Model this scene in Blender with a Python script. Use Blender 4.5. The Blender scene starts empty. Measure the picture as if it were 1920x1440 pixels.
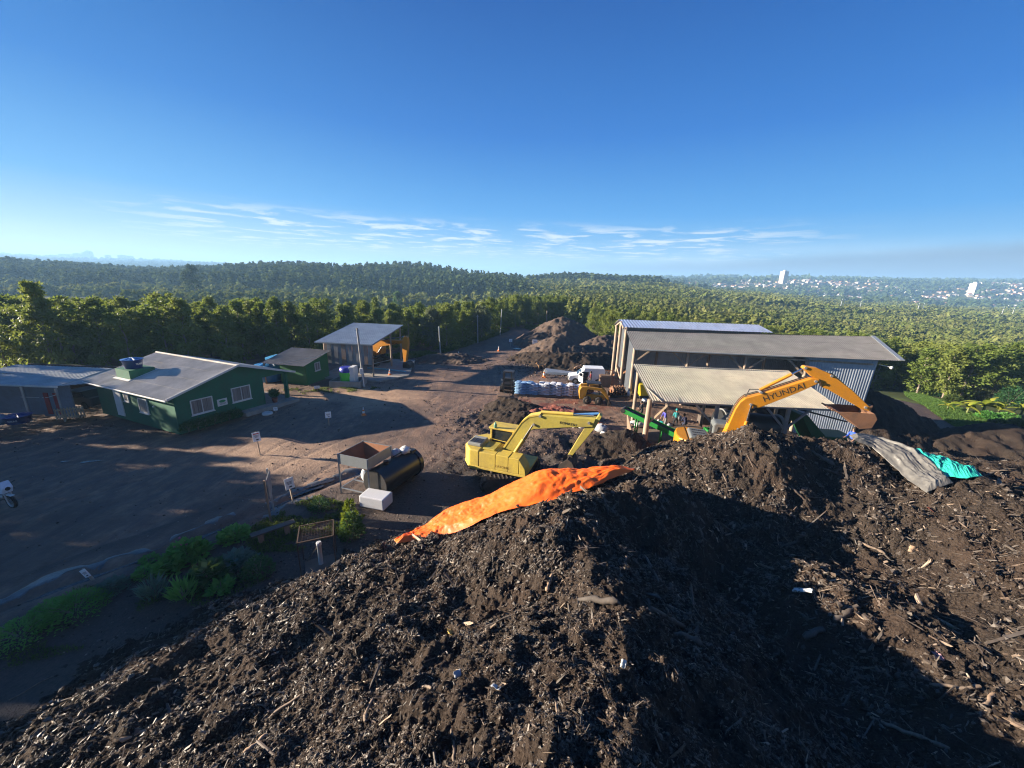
import math
SUN_E = 5.0; SKY_S = .1; EXPO = 2.0; SKY_SAT = 1.15; SKY_GAM = 1.0
CLOUD_C = (7, 7.2, 7.4); SMOKE_C = (2.2, 2.6, 3.3)
HEAP_NX, HEAP_NY = 1300, 1050
HAZE = .0003; HAZE_C = (.36, .64, 1.0)
import bpy, bmesh, math, random
import numpy as np
from mathutils import Vector, Matrix
random.seed(7); RNG = np.random.default_rng(7)
C = bpy.context.scene.collection
PI = math.pi
rad = math.radians

# ------------------------------------------------------------------ camera maths (used to survey the site)
PITCH = rad(15.3); ROLL = rad(2.0); FPX = 721.0; CAMH = 11.5
def ray(u, v):
    a = (u-960)/FPX; b = (v-720)/FPX
    c, s = math.cos(ROLL), math.sin(ROLL)
    a2 = a*c+b*s; b2 = -a*s+b*c
    return Vector((a2, math.cos(PITCH)-b2*math.sin(PITCH), -math.sin(PITCH)-b2*math.cos(PITCH)))
def at(u, v, z=0.0):
    d = ray(u, v); return Vector((0, 0, CAMH))+d*((z-CAMH)/d.z)
def aty(u, v, y):
    d = ray(u, v); return Vector((0, 0, CAMH))+d*(y/d.y)
def inplane(u, v, O, yaw):
    "local (x, z) of a sighting on the vertical plane through O with heading yaw"
    d = ray(u, v); n = Vector((-math.sin(yaw), math.cos(yaw), 0)); o = Vector((0, 0, CAMH))
    t = (Vector(O)-o).dot(n)/d.dot(n); p = o+d*t-Vector(O)
    return (p.x*math.cos(yaw)+p.y*math.sin(yaw), p.z)

# ------------------------------------------------------------------ numpy noise
def _h(ix, iy, seed):
    n = (ix.astype(np.int64)*374761393+iy.astype(np.int64)*668265263+seed*1442695041) & 0xffffffff
    n = ((n ^ (n >> 13))*1274126177) & 0xffffffff
    n = ((n ^ (n >> 16))*2246822519) & 0xffffffff
    return ((n ^ (n >> 15)) & 0xffffff)/float(0xffffff)
def vnoise(x, y, seed=0):
    ix = np.floor(x); iy = np.floor(y); fx = x-ix; fy = y-iy
    ux = fx*fx*fx*(fx*(fx*6-15)+10); uy = fy*fy*fy*(fy*(fy*6-15)+10)
    a = _h(ix, iy, seed); b = _h(ix+1, iy, seed); c = _h(ix, iy+1, seed); d = _h(ix+1, iy+1, seed)
    return (a*(1-ux)+b*ux)*(1-uy)+(c*(1-ux)+d*ux)*uy*1.0
def fbm(x, y, oct=4, seed=0, gain=.5, ridged=False):
    s = np.zeros(np.shape(x)); amp = 1.0; tot = 0; f = 1.0
    for o in range(oct):
        ca, sa = math.cos(.7*o+.3), math.sin(.7*o+.3)
        n = vnoise((x*ca-y*sa)*f+17.3*o, (x*sa+y*ca)*f-9.1*o, seed+o)*2-1
        if ridged: n = 1-2*np.abs(n)
        s += n*amp; tot += amp; amp *= gain; f *= 2.03
    return s/tot
def cells(x, y, seed=0):
    "distance to the nearest random point and that point's random value"
    ix = np.floor(x); iy = np.floor(y); best = np.full(np.shape(x), 9.0); val = np.zeros(np.shape(x))
    for i in (-1, 0, 1):
        for j in (-1, 0, 1):
            cx = ix+i; cy = iy+j
            px = cx+_h(cx, cy, seed); py = cy+_h(cx, cy, seed+11)
            d = np.hypot(px-x, py-y); m = d < best
            best = np.where(m, d, best); val = np.where(m, _h(cx, cy, seed+23), val)
    return best, val
def sstep(a, b, x):
    t = np.clip((x-a)/(b-a), 0, 1); return t*t*(3-2*t)

# ------------------------------------------------------------------ mesh building
def np_mesh(name, verts, faces, mats=(), matidx=None, smooth=False):
    "verts (n,3), faces (m,k) arrays"
    me = bpy.data.meshes.new(name)
    verts = np.asarray(verts, dtype=np.float32); faces = np.asarray(faces, dtype=np.int32)
    n, k = faces.shape
    me.vertices.add(len(verts)); me.vertices.foreach_set('co', verts.ravel())
    me.loops.add(n*k); me.loops.foreach_set('vertex_index', faces.ravel())
    me.polygons.add(n); me.polygons.foreach_set('loop_start', np.arange(0, n*k, k, dtype=np.int32))
    try: me.polygons.foreach_set('loop_total', np.full(n, k, dtype=np.int32))
    except Exception: pass
    for m in mats: me.materials.append(m)
    if matidx is not None: me.polygons.foreach_set('material_index', np.asarray(matidx, dtype=np.int32))
    me.polygons.foreach_set('use_smooth', np.full(n, smooth, dtype=bool))
    me.update(calc_edges=True); me.validate()
    return me
def grid_faces(nu, nv):
    i = np.arange(nu*nv).reshape(nu, nv)
    return np.stack([i[:-1, :-1], i[1:, :-1], i[1:, 1:], i[:-1, 1:]], -1).reshape(-1, 4)
def link(name, me, parent=None):
    o = bpy.data.objects.new(name, me); C.objects.link(o)
    if parent is not None: o.parent = parent
    return o
def tag(o, label=None, cat=None, group=None, kind=None):
    if label: o['label'] = label
    if cat: o['category'] = cat
    if group: o['group'] = group
    if kind: o['kind'] = kind
    return o
def thing(name, label, cat, loc=(0, 0, 0), rz=0.0, group=None):
    o = bpy.data.objects.new(name, None); C.objects.link(o)
    o.location = loc; o.rotation_euler = (0, 0, rz); o.empty_display_size = .2
    return tag(o, label, cat, group)
def copy_tree(o, parent=None):
    c = o.copy(); C.objects.link(c)
    if parent is not None: c.parent = parent
    for ch in list(o.children): copy_tree(ch, c)
    return c

class MB:
    "collects solid shapes, then becomes ONE mesh object"
    def __init__(s): s.v = []; s.f = []; s.m = []; s.sm = []
    def add(s, vs, fs, mi=0, smooth=False):
        n = len(s.v); s.v += [tuple(v) for v in vs]
        for f in fs: s.f.append([i+n for i in f]); s.m.append(mi); s.sm.append(smooth)
        return s
    def box(s, lo, hi, mi=0, M=None):
        x0, y0, z0 = lo; x1, y1, z1 = hi
        vs = [(x0,y0,z0),(x1,y0,z0),(x1,y1,z0),(x0,y1,z0),(x0,y0,z1),(x1,y0,z1),(x1,y1,z1),(x0,y1,z1)]
        if M is not None: vs = [M @ Vector(v) for v in vs]
        return s.add(vs, [(0,3,2,1),(4,5,6,7),(0,1,5,4),(1,2,6,5),(2,3,7,6),(3,0,4,7)], mi)
    def bar(s, a, b, w=.05, h=None, mi=0):
        "rectangular bar from a to b"
        a = Vector(a); b = Vector(b); h = h or w; d = (b-a); L = d.length
        q = d.to_track_quat('X', 'Z').to_matrix().to_4x4(); M = Matrix.Translation(a) @ q
        return s.box((0, -w/2, -h/2), (L, w/2, h/2), mi, M)
    def prism(s, poly, y0, y1, mi=0, M=None):
        "polygon in x-z pushed along y"
        n = len(poly); vs = [(p[0], y0, p[1]) for p in poly]+[(p[0], y1, p[1]) for p in poly]
        if M is not None: vs = [M @ Vector(v) for v in vs]
        fs = [tuple(range(n)), tuple(range(2*n-1, n-1, -1))]+[(i, i+n, (i+1) % n+n, (i+1) % n) for i in range(n)]
        return s.add(vs, fs, mi)
    def prismz(s, poly, z0, z1, mi=0):
        n = len(poly); vs = [(p[0], p[1], z0) for p in poly]+[(p[0], p[1], z1) for p in poly]
        fs = [tuple(range(n-1, -1, -1)), tuple(range(n, 2*n))]+[(i, (i+1) % n, (i+1) % n+n, i+n) for i in range(n)]
        return s.add(vs, fs, mi)
    def tube(s, pts, r, n=8, mi=0, smooth=True):
        pts = [Vector(p) for p in pts]; rs = r if isinstance(r, (list, tuple)) else [r]*len(pts)
        base = len(s.v); up = Vector((0, 0, 1)); vs = []; fs = []
        d0 = (pts[-1]-pts[0])
        ref = Vector((0, 0, 1)) if abs(d0.normalized().z) < .9 else Vector((1, 0, 0))
        for i, p in enumerate(pts):
            d = (pts[min(i+1, len(pts)-1)]-pts[max(i-1, 0)]).normalized()
            a = d.cross(ref).normalized(); b = d.cross(a)
            for k in range(n):
                t = 2*PI*k/n; vs.append(p+(a*math.cos(t)+b*math.sin(t))*rs[i])
        for i in range(len(pts)-1):
            for k in range(n):
                fs.append((i*n+k, i*n+(k+1) % n, (i+1)*n+(k+1) % n, (i+1)*n+k))
        s.add(vs, fs, mi, smooth)
        s.add([vs[k] for k in range(n)], [tuple(range(n-1, -1, -1))], mi)
        s.add([vs[(len(pts)-1)*n+k] for k in range(n)], [tuple(range(n))], mi)
        return s
    def cyl(s, a, b, r, n=16, mi=0): return s.tube([a, b], r, n, mi)
    def lathe(s, prof, n=20, mi=0, c=(0, 0, 0)):
        vs = []; fs = []; m = len(prof)
        for (r, z) in prof:
            for k in range(n):
                t = 2*PI*k/n; vs.append((c[0]+r*math.cos(t), c[1]+r*math.sin(t), c[2]+z))
        for i in range(m-1):
            for k in range(n): fs.append((i*n+k, i*n+(k+1) % n, (i+1)*n+(k+1) % n, (i+1)*n+k))
        s.add(vs, fs, mi, True)
        s.add(vs[:n], [tuple(range(n-1, -1, -1))], mi); s.add(vs[-n:], [tuple(range(n))], mi)
        return s
    def quad(s, a, b, c, d, mi=0): return s.add([a, b, c, d], [(0, 1, 2, 3)], mi)
    def slab(s, a, b, c, d, t, mi=0):
        "thin board with corners a b c d, thickness t along its normal"
        a, b, c, d = map(Vector, (a, b, c, d)); n = (b-a).cross(d-a).normalized()*t
        vs = [a, b, c, d, a-n, b-n, c-n, d-n]
        return s.add(vs, [(0,1,2,3),(7,6,5,4),(0,4,5,1),(1,5,6,2),(2,6,7,3),(3,7,4,0)], mi)
    def blob(s, c, r, mi=0, seed=0, n=10, rough=.18):
        rnd = random.Random(seed); vs = []; fs = []; m = n//2+1
        rx, ry, rz = r if isinstance(r, (tuple, list)) else (r, r, r)
        for i in range(m+1):
            ph = PI*i/m
            for k in range(n):
                t = 2*PI*k/n; q = 1+rnd.uniform(-rough, rough)
                vs.append((c[0]+rx*q*math.sin(ph)*math.cos(t), c[1]+ry*q*math.sin(ph)*math.sin(t), c[2]+rz*q*math.cos(ph)))
        for i in range(m):
            for k in range(n): fs.append((i*n+k, (i+1)*n+k, (i+1)*n+(k+1) % n, i*n+(k+1) % n))
        return s.add(vs, fs, mi, True)
    def mesh(s, name, mats):
        me = bpy.data.meshes.new(name)
        me.from_pydata([tuple(v) for v in s.v], [], s.f)
        for m in (mats if isinstance(mats, (list, tuple)) else [mats]): me.materials.append(m)
        me.polygons.foreach_set('material_index', s.m); me.polygons.foreach_set('use_smooth', s.sm)
        me.update(); return me
    def build(s, name, mats, parent=None, bevel=0.0, label=None):
        o = link(name, s.mesh(name, mats), parent)
        if bevel:
            b = o.modifiers.new('bevel', 'BEVEL'); b.width = bevel; b.segments = 2; b.limit_method = 'ANGLE'; b.angle_limit = rad(40)
            b.use_clamp_overlap = True
        if label: o['label'] = label
        return o
TEXTS = []
def text(name, s, size, mat, parent, M, extrude=.004, squash=1.0, key=None):
    cu = bpy.data.curves.new(name, 'FONT'); cu.body = s; cu.size = size; cu.extrude = extrude
    cu.align_x = 'CENTER'; cu.align_y = 'CENTER'; cu.resolution_u = 2
    o = bpy.data.objects.new('tmp_text', cu); C.objects.link(o)
    TEXTS.append((o, name, parent, M @ Matrix.Diagonal((squash, 1, 1, 1)), mat, key or id(o)))
def finish_texts():
    "lettering becomes plain meshes, one per word"
    bpy.context.view_layer.update(); dg = bpy.context.evaluated_depsgraph_get(); done = {}
    for o, name, parent, M, mat, key in TEXTS:
        me = bpy.data.meshes.new_from_object(o.evaluated_get(dg)); me.transform(M)
        done.setdefault(key, []).append((me, name, parent, mat))
    for key, L in done.items():
        bm = bmesh.new()
        for me, *_ in L: bm.from_mesh(me)
        me = bpy.data.meshes.new(L[0][1]); bm.to_mesh(me); bm.free(); me.materials.clear(); me.materials.append(L[0][3])
        for p in me.polygons: p.material_index = 0
        link(L[0][1], me, L[0][2])
    for o, *_ in TEXTS: bpy.data.objects.remove(o)
def face_M(o, right, up):
    "matrix whose x is right and y is up (lettering on a plane)"
    r = Vector(right).normalized(); u = Vector(up).normalized(); n = r.cross(u).normalized(); u = n.cross(r)
    return Matrix(((r.x, u.x, n.x, o[0]), (r.y, u.y, n.y, o[1]), (r.z, u.z, n.z, o[2]), (0, 0, 0, 1)))

# ------------------------------------------------------------------ materials
class N:
    def __init__(s, name):
        s.m = bpy.data.materials.new(name); s.m.use_nodes = True; s.t = s.m.node_tree; s.n = s.t.nodes
        s.b = s.n['Principled BSDF']; s.tc = s.n.new('ShaderNodeTexCoord'); s.out = s.n['Material Output']
    def l(s, a, b): s.t.links.new(a, b)
    def noise(s, scale, detail=4, rough=.6, coord='Object', vec=None, dist=0.0):
        n = s.n.new('ShaderNodeTexNoise'); n.inputs['Scale'].default_value = scale; n.inputs['Detail'].default_value = detail
        n.inputs['Roughness'].default_value = rough; n.inputs['Distortion'].default_value = dist
        s.l(vec if vec is not None else s.tc.outputs[coord], n.inputs['Vector']); return n.outputs['Fac']
    def scaled(s, sc, coord='Object'):
        m = s.n.new('ShaderNodeMapping'); m.inputs['Scale'].default_value = sc; s.l(s.tc.outputs[coord], m.inputs['Vector']); return m.outputs['Vector']
    def voro(s, scale, feature='F1', out='Distance'):
        n = s.n.new('ShaderNodeTexVoronoi'); n.feature = feature; n.inputs['Scale'].default_value = scale
        s.l(s.tc.outputs['Object'], n.inputs['Vector']); return n.outputs[out]
    def ramp(s, fac, stops):
        r = s.n.new('ShaderNodeValToRGB'); e = r.color_ramp.elements
        while len(e) < len(stops): e.new(.5)
        for i, (p, c) in enumerate(stops):
            e[i].position = p; e[i].color = (*(c if isinstance(c, (tuple, list)) else (c, c, c)), 1)
        s.l(fac, r.inputs['Fac']); return r.outputs['Color']
    def mix(s, fac, a, b, mode='MIX'):
        x = s.n.new('ShaderNodeMix'); x.data_type = 'RGBA'; x.blend_type = mode
        for k, val in ((0, fac), (6, a), (7, b)):
            if isinstance(val, (int, float)): x.inputs[k].default_value = val
            elif isinstance(val, (tuple, list)): x.inputs[k].default_value = (*val, 1)
            else: s.l(val, x.inputs[k])
        return x.outputs[2]
    def col(s, c):
        if isinstance(c, (tuple, list)): s.b.inputs['Base Color'].default_value = (*c, 1)
        else: s.l(c, s.b.inputs['Base Color'])
        return s
    def bump(s, fac, strength=.4, dist=.02):
        b = s.n.new('ShaderNodeBump'); b.inputs['Strength'].default_value = strength; b.inputs['Distance'].default_value = dist
        s.l(fac, b.inputs['Height']); s.l(b.outputs['Normal'], s.b.inputs['Normal']); return s
    def set(s, **k):
        for a, v in k.items(): s.b.inputs[a.replace('_', ' ')].default_value = v
        return s
def painted(name, c, rough=.5, wear=.35, dirt=(.07, .05, .035), scale=2.0, metal=0.0, spec=.4):
    "paint or plastic with blotches of dirt"
    n = N(name); f = n.noise(scale, 6, .65); f2 = n.noise(scale*9, 4, .6)
    d = n.ramp(f, [(.42, 0.0), (.75, 1.0)])
    k = n.mix(n.ramp(f2, [(.35, 0.0), (.7, 1.0)]), tuple(x*.86 for x in c), c)
    mx = n.n.new('ShaderNodeMath'); mx.operation = 'MULTIPLY'; mx.inputs[1].default_value = wear; n.l(d, mx.inputs[0])
    n.col(n.mix(mx.outputs[0], k, dirt)); n.set(Roughness=rough, Metallic=metal)
    n.b.inputs['Specular IOR Level'].default_value = spec
    n.bump(f2, .12, .01); return n.m
def wood(name, a, b, scale=1.0):
    n = N(name); f = n.noise(6*scale, 6, .6, vec=n.scaled((1, 1, .12)), dist=.6); g = n.noise(1.3, 3, .5)
    n.col(n.mix(n.ramp(g, [(.35, 0.0), (.7, .5)]), n.ramp(f, [(.3, a), (.7, b)]), (.12, .11, .1))); n.set(Roughness=.85); n.bump(f, .3, .01); return n.m
# ================================================================== CAMERA, SKY, SUN
cam = bpy.data.cameras.new('camera'); camo = bpy.data.objects.new('camera', cam); C.objects.link(camo)
cam.sensor_fit = 'HORIZONTAL'; cam.sensor_width = 36; cam.lens = 36*FPX/1920; cam.clip_start = .1; cam.clip_end = 20000
fw = Vector((0, math.cos(PITCH), -math.sin(PITCH))); rt0 = Vector((1, 0, 0)); up0 = rt0.cross(fw)
rt = rt0*math.cos(ROLL)+up0*math.sin(ROLL); up = up0*math.cos(ROLL)-rt0*math.sin(ROLL)
# the horizon drops to the right in the photograph, so the camera leans the other way
camo.matrix_world = Matrix(((rt.x, up.x, -fw.x, 0), (rt.y, up.y, -fw.y, 0), (rt.z, up.z, -fw.z, CAMH), (0, 0, 0, 1)))
bpy.context.scene.camera = camo
SUN_EL = rad(14.3); SUN_B = rad(-4)
sdir = Vector((-math.cos(SUN_B)*math.cos(SUN_EL), -math.sin(SUN_B)*math.cos(SUN_EL), math.sin(SUN_EL)))
su = bpy.data.lights.new('sun', 'SUN'); su.energy = SUN_E; su.angle = rad(.5); su.color = (1, .86, .68)
suo = bpy.data.objects.new('sun', su); C.objects.link(suo); suo.rotation_euler = sdir.to_track_quat('Z', 'Y').to_euler(); suo.location = sdir*60
w = bpy.data.worlds.new('World'); bpy.context.scene.world = w; w.use_nodes = True
nt = w.node_tree; bg = nt.nodes['Background']
sky = nt.nodes.new('ShaderNodeTexSky'); sky.sky_type = 'NISHITA'; sky.sun_disc = False; sky.sun_elevation = SUN_EL
sky.sun_rotation = math.atan2(sdir.x, sdir.y); sky.altitude = 400; sky.air_density = 1.0; sky.dust_density = .35; sky.ozone_density = 3.0
tc = nt.nodes.new('ShaderNodeTexCoord')
def wn(t, **k):
    n = nt.nodes.new(t)
    for a, v in k.items(): setattr(n, a, v)
    return n
def wl(a, b): nt.links.new(a, b)
sep = wn('ShaderNodeSeparateXYZ'); wl(tc.outputs['Generated'], sep.inputs[0])
def wmath(op, a, b=None, clamp=False):
    m = wn('ShaderNodeMath', operation=op, use_clamp=clamp)
    for i, x in enumerate((a, b)):
        if x is None: continue
        if isinstance(x, (int, float)): m.inputs[i].default_value = x
        else: wl(x, m.inputs[i])
    return m.outputs[0]
def wmap(x, a, b, c=0.0, d=1.0):
    m = wn('ShaderNodeMapRange', interpolation_type='SMOOTHSTEP'); wl(x, m.inputs[0])
    for i, q in enumerate((a, b, c, d)): m.inputs[i+1].default_value = q
    return m.outputs[0]
# thin cloud streaks: a flat layer seen from below, direction projected on a high plane
zc = wmath('MAXIMUM', sep.outputs[2], .02)
px = wmath('DIVIDE', sep.outputs[0], zc); py = wmath('DIVIDE', sep.outputs[1], zc)
cmb = wn('ShaderNodeCombineXYZ'); wl(px, cmb.inputs[0]); wl(py, cmb.inputs[1])
az = wmath('DIVIDE', sep.outputs[0], wmath('MAXIMUM', sep.outputs[1], .05))
mp = wn('ShaderNodeMapping'); mp.inputs['Scale'].default_value = (.85, .85, 1); mp.inputs['Location'].default_value = (1.3, 4.1, 0); wl(cmb.outputs[0], mp.inputs[0])
nz = wn('ShaderNodeTexNoise'); nz.inputs['Scale'].default_value = 1.15; nz.inputs['Detail'].default_value = 7; nz.inputs['Roughness'].default_value = .62; nz.inputs['Distortion'].default_value = .4
wl(mp.outputs[0], nz.inputs['Vector'])
elev = sep.outputs[2]
band = wmath('MULTIPLY', wmap(elev, .035, .062), wmap(elev, .14, .10))
azm = wmath('MULTIPLY', wmap(az, -1.15, -.6), wmap(az, .95, .35))
cl = wmath('MULTIPLY', wmap(nz.outputs['Fac'], .47, .63), wmath('MULTIPLY', band, azm))
# low bright veil just over the horizon
nz2 = wn('ShaderNodeTexNoise'); nz2.inputs['Scale'].default_value = 3.0; nz2.inputs['Detail'].default_value = 5
mp2 = wn('ShaderNodeMapping'); mp2.inputs['Scale'].default_value = (1.2, 1.2, 14); wl(tc.outputs['Generated'], mp2.inputs[0]); wl(mp2.outputs[0], nz2.inputs['Vector'])
veil = wmath('MULTIPLY', wmath('MULTIPLY', wmap(elev, .02, .05), wmap(elev, .105, .055)), wmath('MULTIPLY', wmap(nz2.outputs['Fac'], .25, .7, .2, 1.0), wmap(az, -1.0, 0.1, .25, 1.0)))
cloud = wmath('MAXIMUM', wmath('MULTIPLY', cl, .95), wmath('MULTIPLY', veil, .38))
# smoke bank lying along the far right horizon
nz3 = wn('ShaderNodeTexNoise'); nz3.inputs['Scale'].default_value = 9; nz3.inputs['Detail'].default_value = 4; wl(tc.outputs['Generated'], nz3.inputs['Vector'])
top = wmath('ADD', wmath('MULTIPLY', az, .042), wmath('MULTIPLY', nz3.outputs['Fac'], .014))
top = wmath('ADD', top, .022)
smoke = wmath('MULTIPLY', wmap(wmath('SUBTRACT', top, elev), -.012, .012), wmap(az, -.05, .25))
K = 1/(2**EXPO*SKY_S)
rampn = wn('ShaderNodeValToRGB'); el = rampn.color_ramp.elements
STOPS = [(0.0, (.46, .67, .79)), (.02, (.41, .64, .79)), (.07, (.22, .50, .80)), (.145, (.07, .35, .80)), (.30, (.013, .18, .63)), (.49, (.001, .10, .43)), (1.0, (.001, .065, .31))]
while len(el) < len(STOPS): el.new(.5)
for q, (p_, c_) in zip(el, STOPS): q.position = p_; q.color = (*c_, 1)
wl(sep.outputs[2], rampn.inputs[0])
side = wmap(sep.outputs[0], -.05, -.95)                    # a little paler towards the sun
gl = wn('ShaderNodeMix', data_type='RGBA', blend_type='MULTIPLY'); wl(side, gl.inputs[0]); wl(rampn.outputs[0], gl.inputs[6]); gl.inputs[7].default_value = (1.75, 1.2, 1.04, 1)
sc_ = wn('ShaderNodeVectorMath', operation='SCALE'); wl(gl.outputs[2], sc_.inputs[0]); sc_.inputs['Scale'].default_value = K
gm = wn('ShaderNodeMix', data_type='RGBA'); gm.inputs[0].default_value = .98; wl(sky.outputs[0], gm.inputs[6]); wl(sc_.outputs[0], gm.inputs[7])
m1 = wn('ShaderNodeMix', data_type='RGBA'); wl(cloud, m1.inputs[0]); wl(gm.outputs[2], m1.inputs[6]); m1.inputs[7].default_value = (.80*K, .90*K, .96*K, 1)
m2 = wn('ShaderNodeMix', data_type='RGBA'); wl(wmath('MULTIPLY', smoke, .8), m2.inputs[0]); wl(m1.outputs[2], m2.inputs[6]); m2.inputs[7].default_value = (.25*K, .34*K, .46*K, 1)
wl(m2.outputs[2], bg.inputs['Color']); bg.inputs['Strength'].default_value = SKY_S
sc = bpy.context.scene
sc.view_settings.view_transform = 'Standard'; sc.view_settings.look = 'None'; sc.view_settings.exposure = EXPO; sc.view_settings.gamma = 1
sc.cycles.max_bounces = 6; sc.cycles.diffuse_bounces = 3; sc.cycles.glossy_bounces = 3; sc.cycles.transparent_max_bounces = 8; sc.cycles.volume_bounces = 1
sc.cycles.use_denoising = True; sc.cycles.filter_width = 1.15

# ================================================================== LAND
A_N = [-1.6, -1.35, -.9, -.5, -.25, -.1, 0, .15, .35, .55, .9, 1.35, 1.7]
Y_N = [0, 45, 70, 110, 180, 260, 340, 430, 520, 650, 900, 1500, 2500, 3200, 4500, 7000]
LAND = np.array([
 # 0   45   70  110  180  260  340  430  520  650  900 1500 2500 3200 4500 7000
 [-1, -1,  -3,  -6,  -9, -10,  -7,  -1,   1,  -4, -10, -10,  20,  50,  20, 0],
 [-1, -1,  -3,  -6,  -9, -10,  -7,  -1,   1,  -4, -10, -10,  20,  50,  20, 0],
 [ 0, -.5, -2,  -5,  -8, -10,  -8,  -4,  -2,  -4, -10, -10,  20,  46,  20, 0],
 [ 0,  0, -1.5, -4,  -7,  -9,  -4,   6,   9,   3,  -8, -10,   5,  25,  15, 0],
 [ 0,  0,  -1,  -3,  -6,  -8,  -5,   6,  13,   6,  -6, -10,   0,   5,  10, 0],
 [ 0,  0,  -.5, -2,  -5,  -7,  -5,   1,   5,   2,  -4,  -8,   0,   5,  10, 0],
 [ 0,  0,   0,  -1,  -4,  -5,  -3,   0,   3,   4,  -2,  -5,   0,   5,  10, 0],
 [ 0,  0,   0,  -1,  -2,  -2,  -1,   0,   3,   9,   2,   0,  15,  25,  20, 0],
 [ 0,  0,  -.5, -2,  -3,  -2,  -1,   1,   3,   8,   3,  20,  32,  40,  30, 0],
 [-.5, -.5, -2, -4,  -6,  -6,  -5,  -4,  -3,  -4,  -8,  33,  50,  60,  40, 0],
 [-1, -2.6, -5, -9, -11, -12, -12, -13, -14, -15, -15,  44,  66,  80,  50, 0],
 [-1.5, -3, -5.5,-10, -14, -15, -16, -17, -18, -19, -16,  57, 88, 100,  60, 0],
 [-1.5, -3, -5.5,-10, -14, -15, -16, -17, -18, -19, -16,  57, 88, 100,  60, 0]], dtype=float)
def land(x, y):
    "height of the natural ground"
    x = np.asarray(x, float); y = np.asarray(y, float); yy = np.maximum(y, 1.0)
    a = np.clip(x/np.maximum(yy, 30), -1.6, 1.69)
    ia = np.clip(np.searchsorted(A_N, a)-1, 0, len(A_N)-2); an = np.array(A_N); ta = (a-an[ia])/(an[ia+1]-an[ia])
    iy = np.clip(np.searchsorted(Y_N, yy)-1, 0, len(Y_N)-2); yn = np.array(Y_N); ty = np.clip((yy-yn[iy])/(yn[iy+1]-yn[iy]), 0, 1)
    ta = ta*ta*(3-2*ta); ty = ty*ty*(3-2*ty)
    z = (LAND[ia, iy]*(1-ta)+LAND[ia+1, iy]*ta)*(1-ty)+(LAND[ia, iy+1]*(1-ta)+LAND[ia+1, iy+1]*ta)*ty
    rough = sstep(90, 300, yy)
    return z+rough*(fbm(x/90, y/90, 4, 5)*5*np.minimum(1, yy/600)+fbm(x/400, y/400, 3, 9)*8*sstep(500, 2000, yy))
YX0, YX1, YY0, YY1 = -62.0, 56.0, -14.0, 122.0
def yard(x, y):
    "height of the working yard: flat, sinking a little to the right, rutted"
    x = np.asarray(x, float); y = np.asarray(y, float)
    return land(x, y)
# ---- far terrain sheet
ang = np.linspace(-rad(180), rad(180), 361); rr = np.concatenate([[0.5], np.geomspace(8, 9000, 300)])
Rg, Ag = np.meshgrid(rr, ang, indexing='ij'); tx = Rg*np.sin(Ag); ty = Rg*np.cos(Ag)
tz = land(tx, ty)
inside = (tx > YX0+2) & (tx < YX1-2) & (ty > YY0+2) & (ty < YY1-2)
tz = np.where(inside, tz-1.6, tz)
n = N('meadow_soil'); f = n.noise(.02, 6, .65); f2 = n.noise(.4, 5, .6); f3 = n.noise(.006, 4, .6)
n.col(n.mix(n.ramp(f3, [(.42, 0.0), (.62, 1.0)]), n.ramp(f, [(.3, (.035, .05, .018)), (.55, (.06, .075, .025)), (.75, (.10, .09, .045))]), n.ramp(f2, [(.3, (.05, .06, .02)), (.7, (.12, .10, .05))])))
n.set(Roughness=1.0); n.b.inputs['Specular IOR Level'].default_value = .1; n.bump(f2, .6, .3); M_MEADOW = n.m
o = link('terrain', np_mesh('terrain', np.stack([tx, ty, tz], -1).reshape(-1, 3), grid_faces(*tx.shape), [M_MEADOW], smooth=True)); tag(o, kind='structure')

# ---- yard ground
gx = np.arange(YX0, YX1+.01, .16); gy = np.arange(YY0, YY1+.01, .17)
X, Y = np.meshgrid(gx, gy, indexing='ij')
edge = np.minimum(np.minimum(X-YX0, YX1-X), np.minimum(Y-YY0, YY1-Y))
def churn(x, y):
    "how badly the ground is dug over (0..1)"
    c = np.exp(-(((x-3)/7.5)**2+((y-23.5)/5.0)**2)**2)
    c = np.maximum(c, np.exp(-(((x+1)/4)**2+((y-29)/4)**2)**2)*.8)
    c = np.maximum(c, np.exp(-(((x-9)/11)**2+((y-50)/5)**2)**2)*.5)
    c = np.maximum(c, np.exp(-(((x-26)/9)**2+((y-22)/5)**2)**2)*.6)
    return c
def yard_detail(x, y):
    ch = churn(x, y)
    z = fbm(x/9, y/9, 3, 21)*.16+fbm(x/1.7, y/1.7, 4, 31)*.05
    # wheel ruts along the track that runs from the lower left up the road
    t = x*.42+y*.9; s_ = x*.9-y*.42+fbm(x/14, y/14, 2, 4)*3
    s_ = s_+fbm(x/5, y/5, 2, 14)*1.2; z += -.045*np.exp(-((np.mod(s_, 2.9)-1.1)/.2)**2)*sstep(.55, .75, vnoise(x/6, y/6, 55))
    z += ch*(fbm(x/2.6, y/2.6, 4, 41)*.55+.22*fbm(x/.7, y/.7, 3, 43, .6, True)+.05)
    d, v = cells(x*2.2, y*2.2, 3); z += ch*.16*np.clip(1-d*1.6, 0, 1)*v
    # drain along the road edge on the left
    return z
def line_d(x, y, pts):
    best = np.full(np.shape(x), 1e9)
    for (a, b) in zip(pts, pts[1:]):
        dx, dy = b[0]-a[0], b[1]-a[1]; t = np.clip(((x-a[0])*dx+(y-a[1])*dy)/(dx*dx+dy*dy), 0, 1)
        best = np.minimum(best, np.hypot(x-a[0]-t*dx, y-a[1]-t*dy))
    return best
DRAIN = [(-22, 6.5), (-17.3, 10.4), (-14.5, 13.4), (-12, 16.8), (-10.1, 19.4), (-8.2, 21.5)]
dd = line_d(X, Y, DRAIN)
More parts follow.
